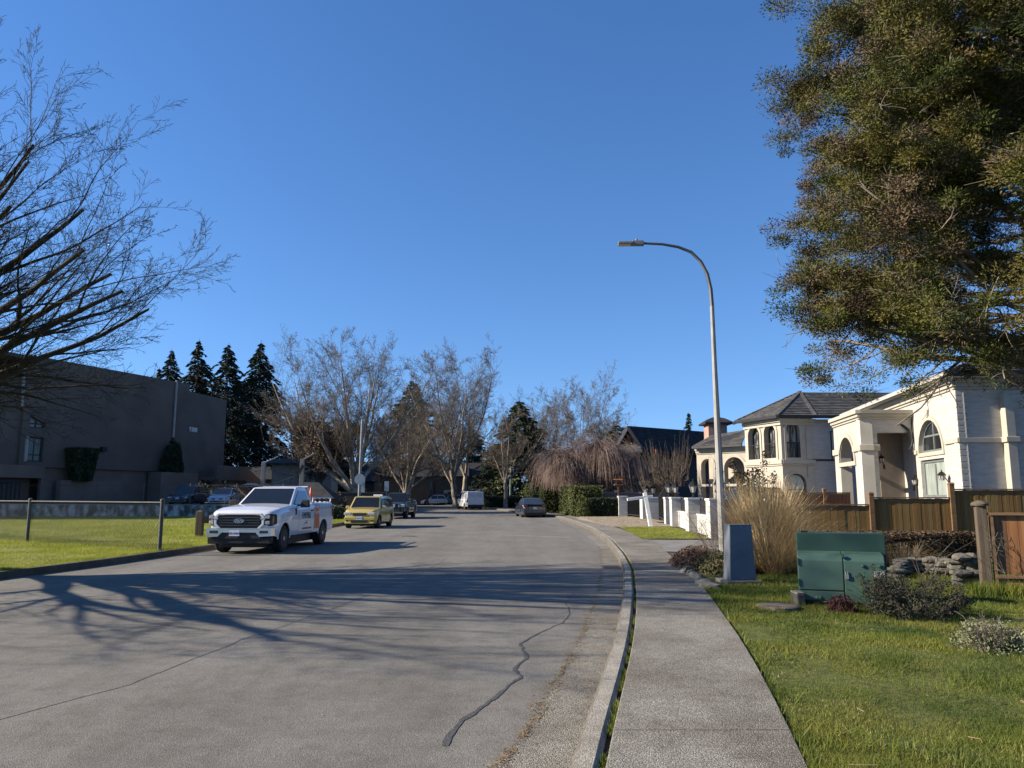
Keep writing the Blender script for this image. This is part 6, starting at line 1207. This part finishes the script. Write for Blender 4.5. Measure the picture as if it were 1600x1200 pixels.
def vehicle(name, label, cat, loc, rz, S_, group=None):
    """local axes: x forward, y to the vehicle's left, z up"""
    t = thing(name, label, cat, loc, rz, group); L, W, Rw, zs = S_['L'], S_['W'], S_['R'], S_['zs']; xf, xr = S_['xf'], S_['xr']; pm = S_['paint']; Ra = Rw + S_.get('arch', .07)
    tx = [p[0] for p in S_['top']]; tz = [p[1] for p in S_['top']]; zt = lambda x: float(np.interp(x, tx, tz)); cf_, cr_ = S_.get('cf', .22), S_.get('cr', .12); tf, tr_ = S_.get('tf', .16), S_.get('tr', .06)
    def hw(x):
        w = W / 2; d = L / 2 - x
        if d < tf * 4: w -= cf_ * (1 - min(1, d / (tf * 4))) ** 2.2
        d = L / 2 + x
        if d < tr_ * 5: w -= cr_ * (1 - min(1, d / (tr_ * 5))) ** 2.2
        return w
    prof = lambda f: float(np.interp(f, [0, .1, .45, .8, .94, 1], [.955, .985, 1, .985, .955, .9]))
    def ys(x, z): return hw(x) * prof((z - zs) / (zt(x) - zs))
    def zl(x):
        for xw in (xf, xr):
            if abs(x - xw) < Ra: return max(zs, Rw + math.sqrt(Ra * Ra - (x - xw) ** 2))
        return zs + (S_.get('nose', .0) * max(0, (x - xf - Ra) / (L / 2 - xf - Ra)))
    xs = set(np.round(np.linspace(-L / 2, L / 2, 34), 3))
    for xw in (xf, xr):
        xs |= {round(xw + Ra * math.cos(math.pi * k / 14), 3) for k in range(15)} | {round(xw - Ra - .003, 3), round(xw + Ra + .003, 3)}
    xs |= {round(x, 3) for x in tx if abs(x) <= L / 2}; xs = sorted(xs); lv = [0, .1, .28, .45, .63, .8, .9, .955, 1]; V = []; F = []; n2 = 0
    bed = S_.get('bed')
    for x in xs:
        a = zl(x); b_ = zt(x); row = []
        for f in lv: z = max(a, zs + f * (b_ - zs)); row.append((x, ys(x, z), z))
        yt = row[-1][1]; cr = S_.get('crown', .03)
        if bed and bed[0] <= x <= bed[1]: row += [(x, yt - .07, b_ - .002), (x, yt - .09, bed[2])]; row += [(x, 0, bed[2])]
        else: row += [(x, yt * .86, b_ + cr * .4), (x, yt * .45, b_ + cr * .9), (x, 0, b_ + cr)]
        full = row + [(p[0], -p[1], p[2]) for p in row[-2::-1]]; n2 = len(full); V += full
    for i in range(len(xs) - 1):
        for k in range(n2 - 1): a = i * n2 + k; F.append((a, a + 1, a + n2 + 1, a + n2))
    F += [tuple(range(n2 - 1, -1, -1)), tuple((len(xs) - 1) * n2 + k for k in range(n2))]
    part('body', MB().add(V, F), pm, t, smooth=True, angle=32)
    part('underbody', MB().box((0, 0, (zs + .55) / 2 + .05), (L - .5, W - .62, .62 if zs < .35 else .75)).box((0, 0, zs + .04), (xf - xr - 2 * Ra, W * .9, .07)), M_blackp, t)
    # greenhouse
    xbR, xtR, xtF, xbF, zbR, zbF, zr, wb, wr = S_['cab']; V = []; F = []
    zr2 = S_.get('zr2', zr); cs = [(xbR, zbR, wb), (xtR, zr2, wr), (xtR * .55 + xtF * .45, zr + .035, wr), (xtF, zr, wr * .98), (xbF, zbF, wb)]; pm2 = S_.get('roofpaint', pm)
    c = MB(); vs = [(x, s * w_, z) for x, z, w_ in cs for s in (1, -1)] + [(xbR, wb, zbR - .2), (xbR, -wb, zbR - .2), (xbF, wb, zbF - .2), (xbF, -wb, zbF - .2)]
    c.add(vs, [(0, 2, 3, 1), (2, 4, 5, 3), (4, 6, 7, 5), (6, 8, 9, 7), (8, 12, 13, 9), (10, 0, 1, 11), (10, 12, 8, 6, 4, 2, 0), (11, 1, 3, 5, 7, 9, 13)])
    part('cabin', c, pm2, t, bevel=S_.get('cabbev', .07), seg=3, smooth=True, angle=45)
    def wy(z, zb): return wb + (wr - wb) * (z - zb) / (zr - zb)
    def lerp4(P, u, v): a = Vector(P[0]).lerp(Vector(P[1]), u); b_ = Vector(P[3]).lerp(Vector(P[2]), u); return a.lerp(b_, v)
    def glass(nm, P, iu, v0, v1, off=.012):
        P = [Vector(p) for p in P]; nrm = (P[1] - P[0]).cross(P[3] - P[0]).normalized() * off; q = [lerp4(P, iu, v0) + nrm, lerp4(P, 1 - iu, v0) + nrm, lerp4(P, 1 - iu, v1) + nrm, lerp4(P, iu, v1) + nrm]
        part(nm, MB().add(q + [p - nrm * .9 for p in q], [(0, 1, 2, 3), (0, 4, 5, 1), (1, 5, 6, 2), (2, 6, 7, 3), (3, 7, 4, 0)]), S_.get('glass', M_cglass), t)
    glass('windshield', [(xbF, -wb, zbF), (xbF, wb, zbF), (xtF, wr * .98, zr), (xtF, -wr * .98, zr)], .06, S_.get('ws0', .08), .93)
    if S_.get('rearwin', True): glass('rear_window', [(xbR, wb, zbR), (xbR, -wb, zbR), (xtR, -wr, zr2), (xtR, wr, zr2)], .08, .12, .90)
    for P in S_['side']:
        for s in (1, -1):
            q = [Vector((x, s * (wy(z, (zbR + zbF) / 2) + .012), z)) for x, z in P]; q2 = [p - Vector((0, s * .02, 0)) for p in q]; n = len(q); fs = [tuple(range(n)) if s < 0 else tuple(range(n - 1, -1, -1))]
            fs += [(i, (i + 1) % n, n + (i + 1) % n, n + i) for i in range(n)]; part('side_window', MB().add(q + q2, fs), S_.get('sglass', S_.get('glass', M_cglass)), t)
    # doors, gaps and handles
    def patch(x0, x1, z0, z1, s, off, m, nm, par=t, skew=0, n=6, nz=6, label=None):
        V = []; F = []
        for i in range(n + 1):
            for j in range(nz + 1):
                z = z0 + (z1 - z0) * j / nz; x = x0 + (x1 - x0) * i / n + skew * (j / nz); V.append((x, s * (ys(x, z) + off), z))
        for i in range(n):
            for j in range(nz): a = i * (nz + 1) + j; f = (a, a + nz + 1, a + nz + 2, a + 1); F.append(f if s < 0 else f[::-1])
        return part(nm, MB().add(V, F), m, par, smooth=True, label=label)
    for x0, x1 in S_['doors']:
        for s in (1, -1):
            zb2 = min(zt(x0), zt(x1)) - .02
            for gx_ in (x0 - .012, x1 + .004): patch(gx_, gx_ + .010, zs + .12, zb2, s, .004, M_blackp, 'door_gap', n=1)
            d = patch(x0, x1, zs + .1, zb2, s, .003, pm, 'door'); hz = zs + (zb2 - zs) * .80; hx = x0 + .16
            part('handle', MB().box((hx + .02, s * (ys(hx, hz) + .02), hz), (.19, .035, .035)), S_.get('handle', pm), d, bevel=.008)
    ty, rm = wheel_meshes(Rw, S_.get('tw', .22), S_.get('spokes', 5), S_.get('rim', M_rim))
    for xw in (xf, xr):
        for s in (1, -1):
            wh_ = link('wheel', ty, t); wh_.location = (xw, s * (W / 2 - S_.get('tw', .22) / 2 - .025), Rw); wh_.rotation_euler = (R(-90) * s, 0, 0); link('rim', rm, wh_)
            # black arch lip
            pts = [(xw + Ra * math.cos(math.pi * k / 12), s * (ys(xw + Ra * math.cos(math.pi * k / 12), max(zs + .05, Rw + Ra * math.sin(math.pi * k / 12))) - .01), Rw + Ra * math.sin(math.pi * k / 12)) for k in range(13)]
            part('wheel_arch', MB().tube(pts, S_.get('lip', .018), 5), S_.get('lipm', M_blackp), t, smooth=True)
    mz = S_.get('mirror')
    if mz:
        for s in (1, -1): part('mirror', MB().box((mz[0], s * (W / 2 + mz[2]), mz[1]), mz[3], top=(.8, .9)).box((mz[0], s * (W / 2 - .02), mz[1] - .05), (.06, .22, .05)), S_.get('mirm', M_blackp), t, bevel=.025)
    for nm, m_, boxes in S_.get('front', []) + S_.get('rear', []):
        for (x, y, z, dx, dy, dz, *rest) in boxes: part(nm, MB().box((x, y, z), (dx, dy, dz), top=rest[0] if rest else None), m_, t, bevel=min(dx, dy, dz) * .22)
    t['_'] = 0; del t['_']; return t, patch, ys
def plate_txt(t, x, z, txt, par_rot=0, s=1, y=0):
    p = part('number_plate', MB().box((x, y, z), (.012, .31, .155)), M_plate, t); M_ = Matrix((Vector((0, s, 0)), Vector((0, 0, 1)), Vector((s, 0, 0)))).transposed().to_4x4(); M_.translation = Vector((x + s * .009, y, z - .005)); part('plate_text', text_mb(txt, .085, .001, .002, M=M_), M_blue_t, p)
def fr(L): return L / 2
# ---- white work pickup (drawn largest): faces the camera
L = 5.85; pw_ = paint('white_truck_paint', (.60, .60, .61))
TK = dict(L=L, W=2.02, R=.40, zs=.46, xf=1.98, xr=-1.72, arch=.09, tw=.27, paint=pw_, spokes=6, cf=.20, tf=.14, cr=.05, tr=.05, crown=.05, nose=.12, bed=(-2.78, -.72, .98), lip=.022, lipm=pw_,
          top=[(-2.93, 1.40), (-2.8, 1.43), (-.72, 1.43), (-.68, 1.40), (.9, 1.38), (1.2, 1.385), (2.2, 1.30), (2.72, 1.20), (2.86, 1.10), (2.93, 1.02)],
          cab=(-.68, -.52, .30, 1.18, 1.38, 1.36, 1.93, .90, .74), side=[[(-.42, 1.44), (.70, 1.40), (.93, 1.42), (.33, 1.83), (-.38, 1.83)]], sglass=mat('clear_side_glass', (.10, .14, .19), rough=.03, spec=1, scale=2), doors=[(-.62, .78)], handle=M_blackp, mirror=(.72, 1.42, .16, (.13, .28, .24)), ws0=.06)
tk, tpatch, tys = vehicle('pickup_truck', 'white single cab work pickup with orange decals parked facing the camera', 'pickup truck', (-7.68, 25.5, 0), R(-94), TK)
xe = L / 2
def rounded(w_, h, c): return [(-w_ + c, -h), (w_ - c, -h), (w_, -h + c), (w_, h - c * .6), (w_ - c * .6, h), (-w_ + c * .6, h), (-w_, h - c * .6), (-w_, -h + c)]
MFt = lambda x, z, y=0: Matrix(((0, 0, 1, x), (1, 0, 0, y), (0, 1, 0, z), (0, 0, 0, 1)))
gr_ = part('grille', MB().plate(rounded(.66, .185, .13), [], .08, MFt(xe + .035, .93)), M_blackp, tk, bevel=.01)
part('grille_surround', MB().plate(rounded(.74, .235, .15), [rounded(.67, .19, .13)], .09, MFt(xe + .05, .93)), pw_, gr_, bevel=.012)
b = MB()
for k in range(4): b.box((xe + .04, 0, .82 + k * .075), (.02, 1.22, .022))
part('grille_bar', b, mat('grille_grey', (.06, .06, .065), rough=.35, scale=4), gr_, kind='stuff')
ov = [(.15 * math.cos(2 * math.pi * k / 24), .062 * math.sin(2 * math.pi * k / 24)) for k in range(24)]; ovi = [(x * .90, y * .84) for x, y in ov]
em = part('emblem', MB().plate(ov, [ovi], .02, MFt(xe + .066, .95)), M_chrome, gr_); part('emblem_oval', MB().plate(ovi, [], .015, MFt(xe + .062, .95)), mat('emblem_blue', (.02, .05, .14), rough=.3, scale=3), gr_); part('emblem_script', text_mb('Ford', .105, .002, .002, shear=.3, M=MFt(xe + .0655, .948)), M_chrome, gr_)
for s in (1, -1):
    hl = part('headlight', MB().add([(xe - .34, s * .985, .86), (xe - .30, s * .985, 1.13), (xe - .08, s * .905, 1.15), (xe + .035, s * .76, 1.13), (xe + .035, s * .74, .83), (xe - .07, s * .905, .80), (xe - .35, s * .90, .86), (xe - .3, s * .88, 1.13)], [(0, 1, 2, 5), (5, 2, 3, 4)] if s > 0 else [(5, 2, 1, 0), (4, 3, 2, 5)]), M_blackp, tk)
    for z, dz in ((1.06, .09), (.90, .10)): part('headlight_lens', MB().box((xe + .015, s * .83, z), (.06, .13, dz)), M_lampc, hl, bevel=.012)
    part('headlight_lens', MB().box((xe - .12, s * .93, .97), (.1, .06, .22)), mat('amber_smoke', (.14, .09, .05), rough=.1, scale=9, var=.4), hl, bevel=.015)
    part('fog_light', MB().box((xe + .02, s * .74, .635), (.08, .26, .085)), M_blackp, tk, bevel=.015); part('bright_bar', MB().box((xe + .04, s * .70, 1.02), (.03, .14, .05)), M_chrome, tk)
    part('fender_vent', MB().box((1.06, s * 1.005, 1.18), (.10, .012, .2)), M_blackp, tk)
part('front_bumper', MB().add([(xe + .05, y, z) for y, z in [(-.95, .74), (.95, .74), (.97, .52), (.62, .50), (.50, .62), (-.50, .62), (-.62, .50), (-.97, .52)]] + [(xe - .15, y * 1.035, z) for y, z in [(-.95, .74), (.95, .74), (.97, .52), (.62, .50), (.50, .62), (-.50, .62), (-.62, .50), (-.97, .52)]], [(0, 1, 5), (0, 5, 4) if 0 else (1, 2, 3, 4), (1, 4, 5), (0, 5, 6, 7), (0, 8, 9, 1), (1, 9, 10, 2), (2, 10, 11, 3), (3, 11, 12, 4), (4, 12, 13, 5), (5, 13, 14, 6), (6, 14, 15, 7), (7, 15, 8, 0)]), M_chrome, tk)
part('lower_grille', MB().box((xe - .02, 0, .53), (.1, 1.3, .2)), M_blackp, tk, bevel=.02); part('air_dam', MB().box((xe - .1, 0, .385), (.22, 1.86, .19), top=(1, 1.02)), M_blackp, tk, bevel=.03)
plate_txt(tk, xe + .065, .60, 'SG-046A', y=-.12)
for x0 in (-2.75,):
    zz_ = MB()
dr = [o for o in tk.children if o.name.startswith('door') and not o.name.startswith('door_gap')]
def ytext(txt, x, z, size, s, m, nm, bold=.0, sx=1, off=.008):
    e_ = .15; yy = tys(x, z) + off; dz = (tys(x, z + e_) - tys(x, z - e_)) / (2 * e_); up = Vector((0, s * dz, 1)).normalized(); xx = Vector((-s, 0, 0)); M_ = Matrix((xx, up, xx.cross(up))).transposed().to_4x4(); M_.translation = Vector((x, s * yy, z)); part(nm, text_mb(txt, size, .002, bold, M=M_, sx=sx), m, tk)
M_navy = mat('navy_lettering', (.03, .04, .07), rough=.5, scale=3); M_orange = mat('orange_vinyl', (.62, .13, .035), rough=.45, scale=2, var=.08); M_dorange = mat('dark_orange_print', (.34, .12, .05), rough=.5, scale=3)
for s in (1, -1):
    ytext('EMPIRE', .10, 1.03, .27, s, M_navy, 'lettering', .0, .92, .014)
    sw_ = [(x, z) for x, z in [(-.15, -.10), (.0, -.01), (.2, .07), (.42, .115), (.2, .085), (.0, .01)]]; V = [(.30 - s * 0 - a, s * (tys(.1, .86) + .016), .78 + b_) for a, b_ in sw_]; part('swoosh', MB().add(V, [tuple(range(6)) if s < 0 else tuple(range(5, -1, -1))]), M_navy, tk)
    tpatch(.02, .09, .77, .82, s, .014, M_navy, 'decal', n=1, nz=1)
    tpatch(-.42, .45, .60, .66, s, .012, M_dorange, 'decal', n=3, nz=1)
    tpatch(-1.27, -.80, .58, 1.27, s, .005, M_orange, 'orange_decal', n=4, nz=6, skew=.10); ytext('SAFETY', -.98, 1.10, .125, s, M_plate, 'lettering', .004, .95, .010)
    for k in range(6): tpatch(-1.34 - k * .24, -1.22 - k * .24, 1.22, 1.38, s, .005, mat('grey_stripe', (.16, .18, .22), rough=.5, scale=3), 'stripe', n=1, nz=2, skew=-.06)
    tpatch(-1.2, -.78, 1.30, 1.39, s, .005, mat('pink_stripe', (.36, .25, .27), rough=.5, scale=3), 'decal', n=2, nz=1)
    tpatch(-2.86, -2.62, .95, 1.33, s, .008, M_red_l, 'tail_light', n=2, nz=2); tpatch(-.74, -.715, .56, 1.40, s, .004, M_blackp, 'bed_gap', n=1)
    part('bed_rail', MB().tube([(-2.75, s * .9, 1.45), (-2.75, s * .9, 1.58), (-.8, s * .9, 1.58), (-.8, s * .9, 1.45)], .028, 6), pw_, tk)
    for x in (-1.3, -1.8, -2.3): part('rail_post', MB().box((x, s * .9, 1.51), (.12, .06, .13)), M_blackp, tk)
part('headache_rack', MB().tube([(-.75, -.86, 1.4), (-.62, -.76, 1.95), (-.62, .76, 1.95), (-.75, .86, 1.4)], .035, 8), pw_, tk, smooth=True)
part('tool_box', MB().box((-1.05, 0, 1.38), (.5, 1.6, .42)), M_blackp, tk, bevel=.02)
cn = thing('traffic_cone', 'orange traffic cone riding in the bed of the white pickup', 'traffic cone', (-7.05, 27.2, .98)); part('cone_body', MB().lathe([(.13, .03), (.035, .95), (.02, .97)], 14), mat('cone_orange', (.68, .10, .03), rough=.5, scale=3), cn, smooth=True); part('cone_base', MB().box((0, 0, .015), (.34, .34, .03)), M_blackp, cn)
# ---- yellow boxy hatchback
L = 4.25; yp_ = paint('pale_gold_paint', (.46, .345, .085), .15); e_ = L / 2
YC = dict(L=L, W=1.76, R=.32, zs=.26, xf=1.38, xr=-1.22, paint=yp_, top=[(-2.13, .95), (-2.05, 1.02), (1.1, 1.03), (1.85, .93), (2.07, .82), (2.13, .72)], cab=(-2.02, -1.86, .55, 1.12, 1.0, 1.0, 1.60, .84, .70), zr2=1.57, side=[[(.02, 1.06), (.86, 1.06), (.46, 1.48), (.02, 1.5)], [(-.95, 1.06), (-.06, 1.06), (-.06, 1.5), (-.95, 1.5)], [(-1.8, 1.08), (-1.05, 1.06), (-1.05, 1.48), (-1.75, 1.44)]], doors=[(-.98, -.02), (.02, 1.0)], mirror=(.88, 1.06, .08, (.12, .2, .15)), mirm=yp_,
  front=[('grille', M_blackp, [(e_, 0, .72, .05, .72, .13), (e_ + .005, 0, .36, .06, .86, .12)]), ('headlight', M_lampc, [(e_ - .1, .62, .75, .22, .36, .14), (e_ - .1, -.62, .75, .22, .36, .14)]), ('bumper', yp_, [(e_ - .04, 0, .5, .14, 1.56, .16)]), ('fog_light', M_blackp, [(e_ - .03, .64, .42, .1, .13, .12), (e_ - .03, -.64, .42, .1, .13, .12)])], rear=[('tail_light', M_red_l, [(-e_ + .02, .72, .85, .08, .18, .3), (-e_ + .02, -.72, .85, .08, .18, .3)])])
yc, yp2, _ = vehicle('boxy_hatchback', 'pale yellow boxy hatchback parked behind the white pickup', 'car', (-7.55, 41.4, 0), R(-94), YC); plate_txt(yc, e_ + .035, .53, '382 KLT'); part('lower_valance', MB().box((e_ - .06, 0, .3), (.16, 1.5, .1)), mat('bright_yellow_paint', (.50, .42, .10), rough=.3, scale=3, coat=.6), yc, bevel=.03); part('roof_box', MB().box((-.9, .2, 1.66), (.12, .5, .1)), M_plate, yc, bevel=.02)
# ---- black pickup with bull bar
L = 5.3; bp_ = paint('black_truck_paint', (.016, .016, .018)); e_ = L / 2
BP = dict(L=L, W=1.92, R=.40, zs=.45, xf=1.72, xr=-1.55, arch=.09, tw=.27, paint=bp_, bed=(-2.5, -1.0, .9), top=[(-2.65, 1.28), (-2.55, 1.3), (-.95, 1.3), (-.9, 1.28), (1.0, 1.22), (2.2, 1.14), (2.5, 1.05), (2.65, .92)], cab=(-.95, -.8, .5, 1.15, 1.24, 1.2, 1.82, .86, .68), side=[[(.0, 1.3), (.82, 1.28), (.48, 1.7), (.0, 1.72)], [(-.85, 1.3), (-.08, 1.3), (-.08, 1.72), (-.78, 1.72)]], doors=[(-.85, -.06), (0, .92)], mirror=(.85, 1.32, .12, (.12, .24, .2)),
  front=[('grille', M_blackp, [(e_ + .0, 0, .88, .06, 1.0, .24)]), ('grille_surround', M_chrome, [(e_ + .02, -.5, .92, .06, .10, .26, (1, 1.5)), (e_ + .02, .5, .92, .06, .10, .26, (1, 1.5)), (e_ + .02, 0, 1.03, .06, 1.1, .04)]), ('headlight', M_lampc, [(e_ - .1, .72, .93, .22, .34, .2), (e_ - .1, -.72, .93, .22, .34, .2)]), ('spot_lamp', M_lampc, [(e_ + .22, .16, .93, .08, .2, .2), (e_ + .22, -.16, .93, .08, .2, .2)]), ('bumper', bp_, [(e_ - .02, 0, .62, .2, 1.8, .2)]), ('skid_plate', mat('pale_skid', (.34, .30, .29), rough=.5, scale=3), [(e_ - .02, 0, .46, .16, 1.5, .1)])])
bpk, _, _ = vehicle('pickup_truck', 'black pickup truck with a bull bar and round spot lamps behind the yellow car', 'pickup truck', (-8.35, 57.4, 0), R(-92), BP); plate_txt(bpk, e_ + .12, .70, 'PL 7291')
part('bull_bar', MB().tube([(e_ + .1, -.62, .5), (e_ + .16, -.55, 1.05), (e_ + .16, .55, 1.05), (e_ + .1, .62, .5)], .04, 8).tube([(e_ + .16, -.58, .8), (e_ + .16, .58, .8)], .03, 8), M_ironb, bpk, smooth=True)
# ---- generic sedan / suv
def sedan(name, label, cat, loc, rz, pm, L=4.6, W=1.84, H=1.45, suv=False, lamps=True, glass=M_cglass, group=None):
    e_ = L / 2; b0 = .98 if suv else .90; zs = .3 if suv else .2
    top = [(-e_, b0 - .12), (-e_ + .15, b0 + (.0 if suv else .08)), (-e_ * .5, b0 + .07), (e_ * .35, b0 + .02), (e_ * .8, b0 - .1), (e_ - .08, b0 - .24), (e_, b0 - .34)]
    cab = (-e_ + .12, -e_ + .55, e_ * .05, e_ * .48, b0, b0, H - .03, W / 2 - .07, W / 2 - .25) if suv else (-e_ + .45, -e_ * .42, e_ * .08, e_ * .52, b0 + .03, b0, H - .03, W / 2 - .07, W / 2 - .26)
    xa = cab[0] + .35 + (0 if suv else .4); xb = cab[3] - .38; zt_ = H - .12; zb = b0 + .07; mid = (xa + xb) / 2
    S_ = dict(L=L, W=W, R=.36 if suv else .33, zs=zs, xf=e_ - .88, xr=-e_ + .95, paint=pm, top=top, cab=cab, glass=glass, side=[[(mid + .03, zb), (xb, zb), (cab[2] + .1, zt_), (mid + .03, zt_ + .02)], [(xa - .25, zb), (mid - .03, zb), (mid - .03, zt_ + .02), (cab[1] + .12, zt_ - .02)]], doors=[(xa - .1, mid - .02), (mid + .02, xb - .02)], mirror=(xb - .08, b0 + .1, .06, (.1, .18, .13)), mirm=pm, cabbev=.09,
      front=[('grille', M_blackp, [(e_ - .02, 0, b0 - .38, .06, .9, .14), (e_ - .02, 0, zs + .12, .06, 1.2, .12)]), ('headlight', M_lampc, [(e_ - .14, W / 2 - .3, b0 - .31, .24, .36, .11), (e_ - .14, -W / 2 + .3, b0 - .31, .24, .36, .11)]), ('bumper', pm, [(e_ - .07, 0, zs + .26, .16, W - .3, .14)])],
      rear=[('tail_light', M_red_l, [(-e_ + .05, W / 2 - .24, b0 - .03, .12, .34, .11), (-e_ + .05, -W / 2 + .24, b0 - .03, .12, .34, .11)]), ('rear_bumper', pm, [(-e_ + .02, 0, zs + .25, .12, W - .25, .2)]), ('rear_valance', M_blackp, [(-e_ + .02, 0, zs + .08, .12, W - .4, .14)])])
    t, p_, y_ = vehicle(name, label, cat, loc, rz, S_, group); plate_txt(t, e_ + .02, zs + .3, 'KR4 81D'); plate_txt(t, -e_ - .045, b0 - .2, 'KR4 81D', s=-1); return t
tg = paint('dark_grey_metallic', (.018, .023, .036), .0)
te = sedan('sedan', 'dark grey sedan seen from behind at the right kerb', 'car', (1.42, 60.6, 0), R(97), tg, 4.72, 1.88, 1.45, glass=mat('sky_glass', (.03, .035, .04), rough=.05, spec=1, scale=2)); part('spoiler_lip', MB().box((-2.28, 0, .985), (.12, 1.3, .03)), tg, te)
part('light_bar', MB().box((-2.37, 0, .86), (.04, 1.1, .05)), M_blackp, te)
sedan('hatchback', 'white crossover parked across the far end of the street', 'car', (gz(676, 126).x, 126, 0), R(206), paint('white_car_paint', (.58, .58, .58)), 4.5, 1.86, 1.68, suv=True)
sedan('hatchback', 'silver blue crossover half hidden behind the white crossover', 'car', (gz(703, 131).x, 131, 0), R(212), paint('silver_blue_paint', (.22, .26, .33), .4), 4.5, 1.86, 1.7, suv=True)
sedan('suv', 'dark car facing out in the parking lot below the grey building', 'car', (gz(292, 68).x, 68.2, .8), R(-88), paint('dark_lot_paint', (.035, .037, .045), .3), 4.6, 1.9, 1.72, suv=True)
sedan('sedan', 'silver sedan facing out in the parking lot, just left of the white pickup', 'car', (gz(352, 68).x, 68, .8), R(-86), paint('silver_paint', (.34, .37, .43), .4), 4.6, 1.84, 1.5)
sedan('suv', 'dark navy car roof showing above the low white wall', 'car', (11.6, 38.8, .32), R(120), paint('navy_paint', (.02, .025, .06), .2), 4.6, 1.9, 1.75, suv=True)
# ---- white van with a roof rack, seen from behind
L = 5.6; vp = paint('white_van_paint', (.56, .57, .59)); e_ = L / 2
VN = dict(L=L, W=2.04, R=.35, zs=.36, xf=1.85, xr=-1.6, paint=vp, tw=.24, cr=.04, tr=.03, top=[(-2.8, 1.22), (1.5, 1.22), (2.2, 1.12), (2.6, .98), (2.8, .8)], cab=(-2.79, -2.70, .95, 1.95, 1.2, 1.15, 2.08, .98, .84), zr2=2.06, rearwin=False, side=[[(.35, 1.3), (1.45, 1.3), (1.0, 1.85), (.35, 1.9)]], doors=[(.25, 1.5)], mirror=(1.55, 1.4, .16, (.14, .22, .3)),
  rear=[('rear_door', vp, [(-e_ - .015, .47, 1.25, .05, .90, 1.5), (-e_ - .015, -.47, 1.25, .05, .90, 1.5)]), ('rear_bumper', M_blackp, [(-e_ - .06, 0, .46, .18, 1.9, .22)]), ('tail_light', M_red_l, [(-e_ - .005, .955, 1.05, .06, .1, .42), (-e_ - .005, -.955, 1.05, .06, .1, .42)]), ('hinge', M_blackp, [(-e_ - .045, .93, 1.7, .02, .06, .08), (-e_ - .045, -.93, 1.7, .02, .06, .08)])])
vx = gz(743, 88).x; vn, _, _ = vehicle('van', 'white work van with a ladder rack seen from behind at the street bend', 'van', (vx - .8, 90.6, 0), R(107), VN); plate_txt(vn, -e_ - .05, .82, 'NV 3608', s=-1, y=-.3)
M_ = MFt(-e_ - .05, 1.68); M_ = Matrix(((0, 0, -1, -e_ - .044), (-1, 0, 0, 0), (0, 1, 0, 0), (0, 0, 0, 1)))
b = MB()
for x in (-2.4, -1.0, .4): b.box((x, 0, 2.24), (.05, 1.5, .05)).box((x, .72, 2.17), (.05, .05, .18)).box((x, -.72, 2.17), (.05, .05, .18))
part('roof_rack', b, M_ironb, vn, kind='stuff'); part('rear_window', MB().box((-e_ - .044, .47, 1.62), (.012, .6, .42)).box((-e_ - .044, -.47, 1.62), (.012, .6, .42)), mat('panel_grey', (.40, .43, .48), rough=.4, scale=3), vn, kind='stuff')
ld = thing('ladder', 'dark ladder lying on the roof rack of the white van', 'ladder', (vx - .8, 90.6, 2.27), R(107)); part('stile', MB().box((-1, .2, .04), (3.4, .05, .08)), M_blackp, ld); part('stile', MB().box((-1, -.2, .04), (3.4, .05, .08)), M_blackp, ld)
for k in range(10): part('rung', MB().box((-2.5 + k * .33, 0, .04), (.04, .4, .04)), M_blackp, ld)
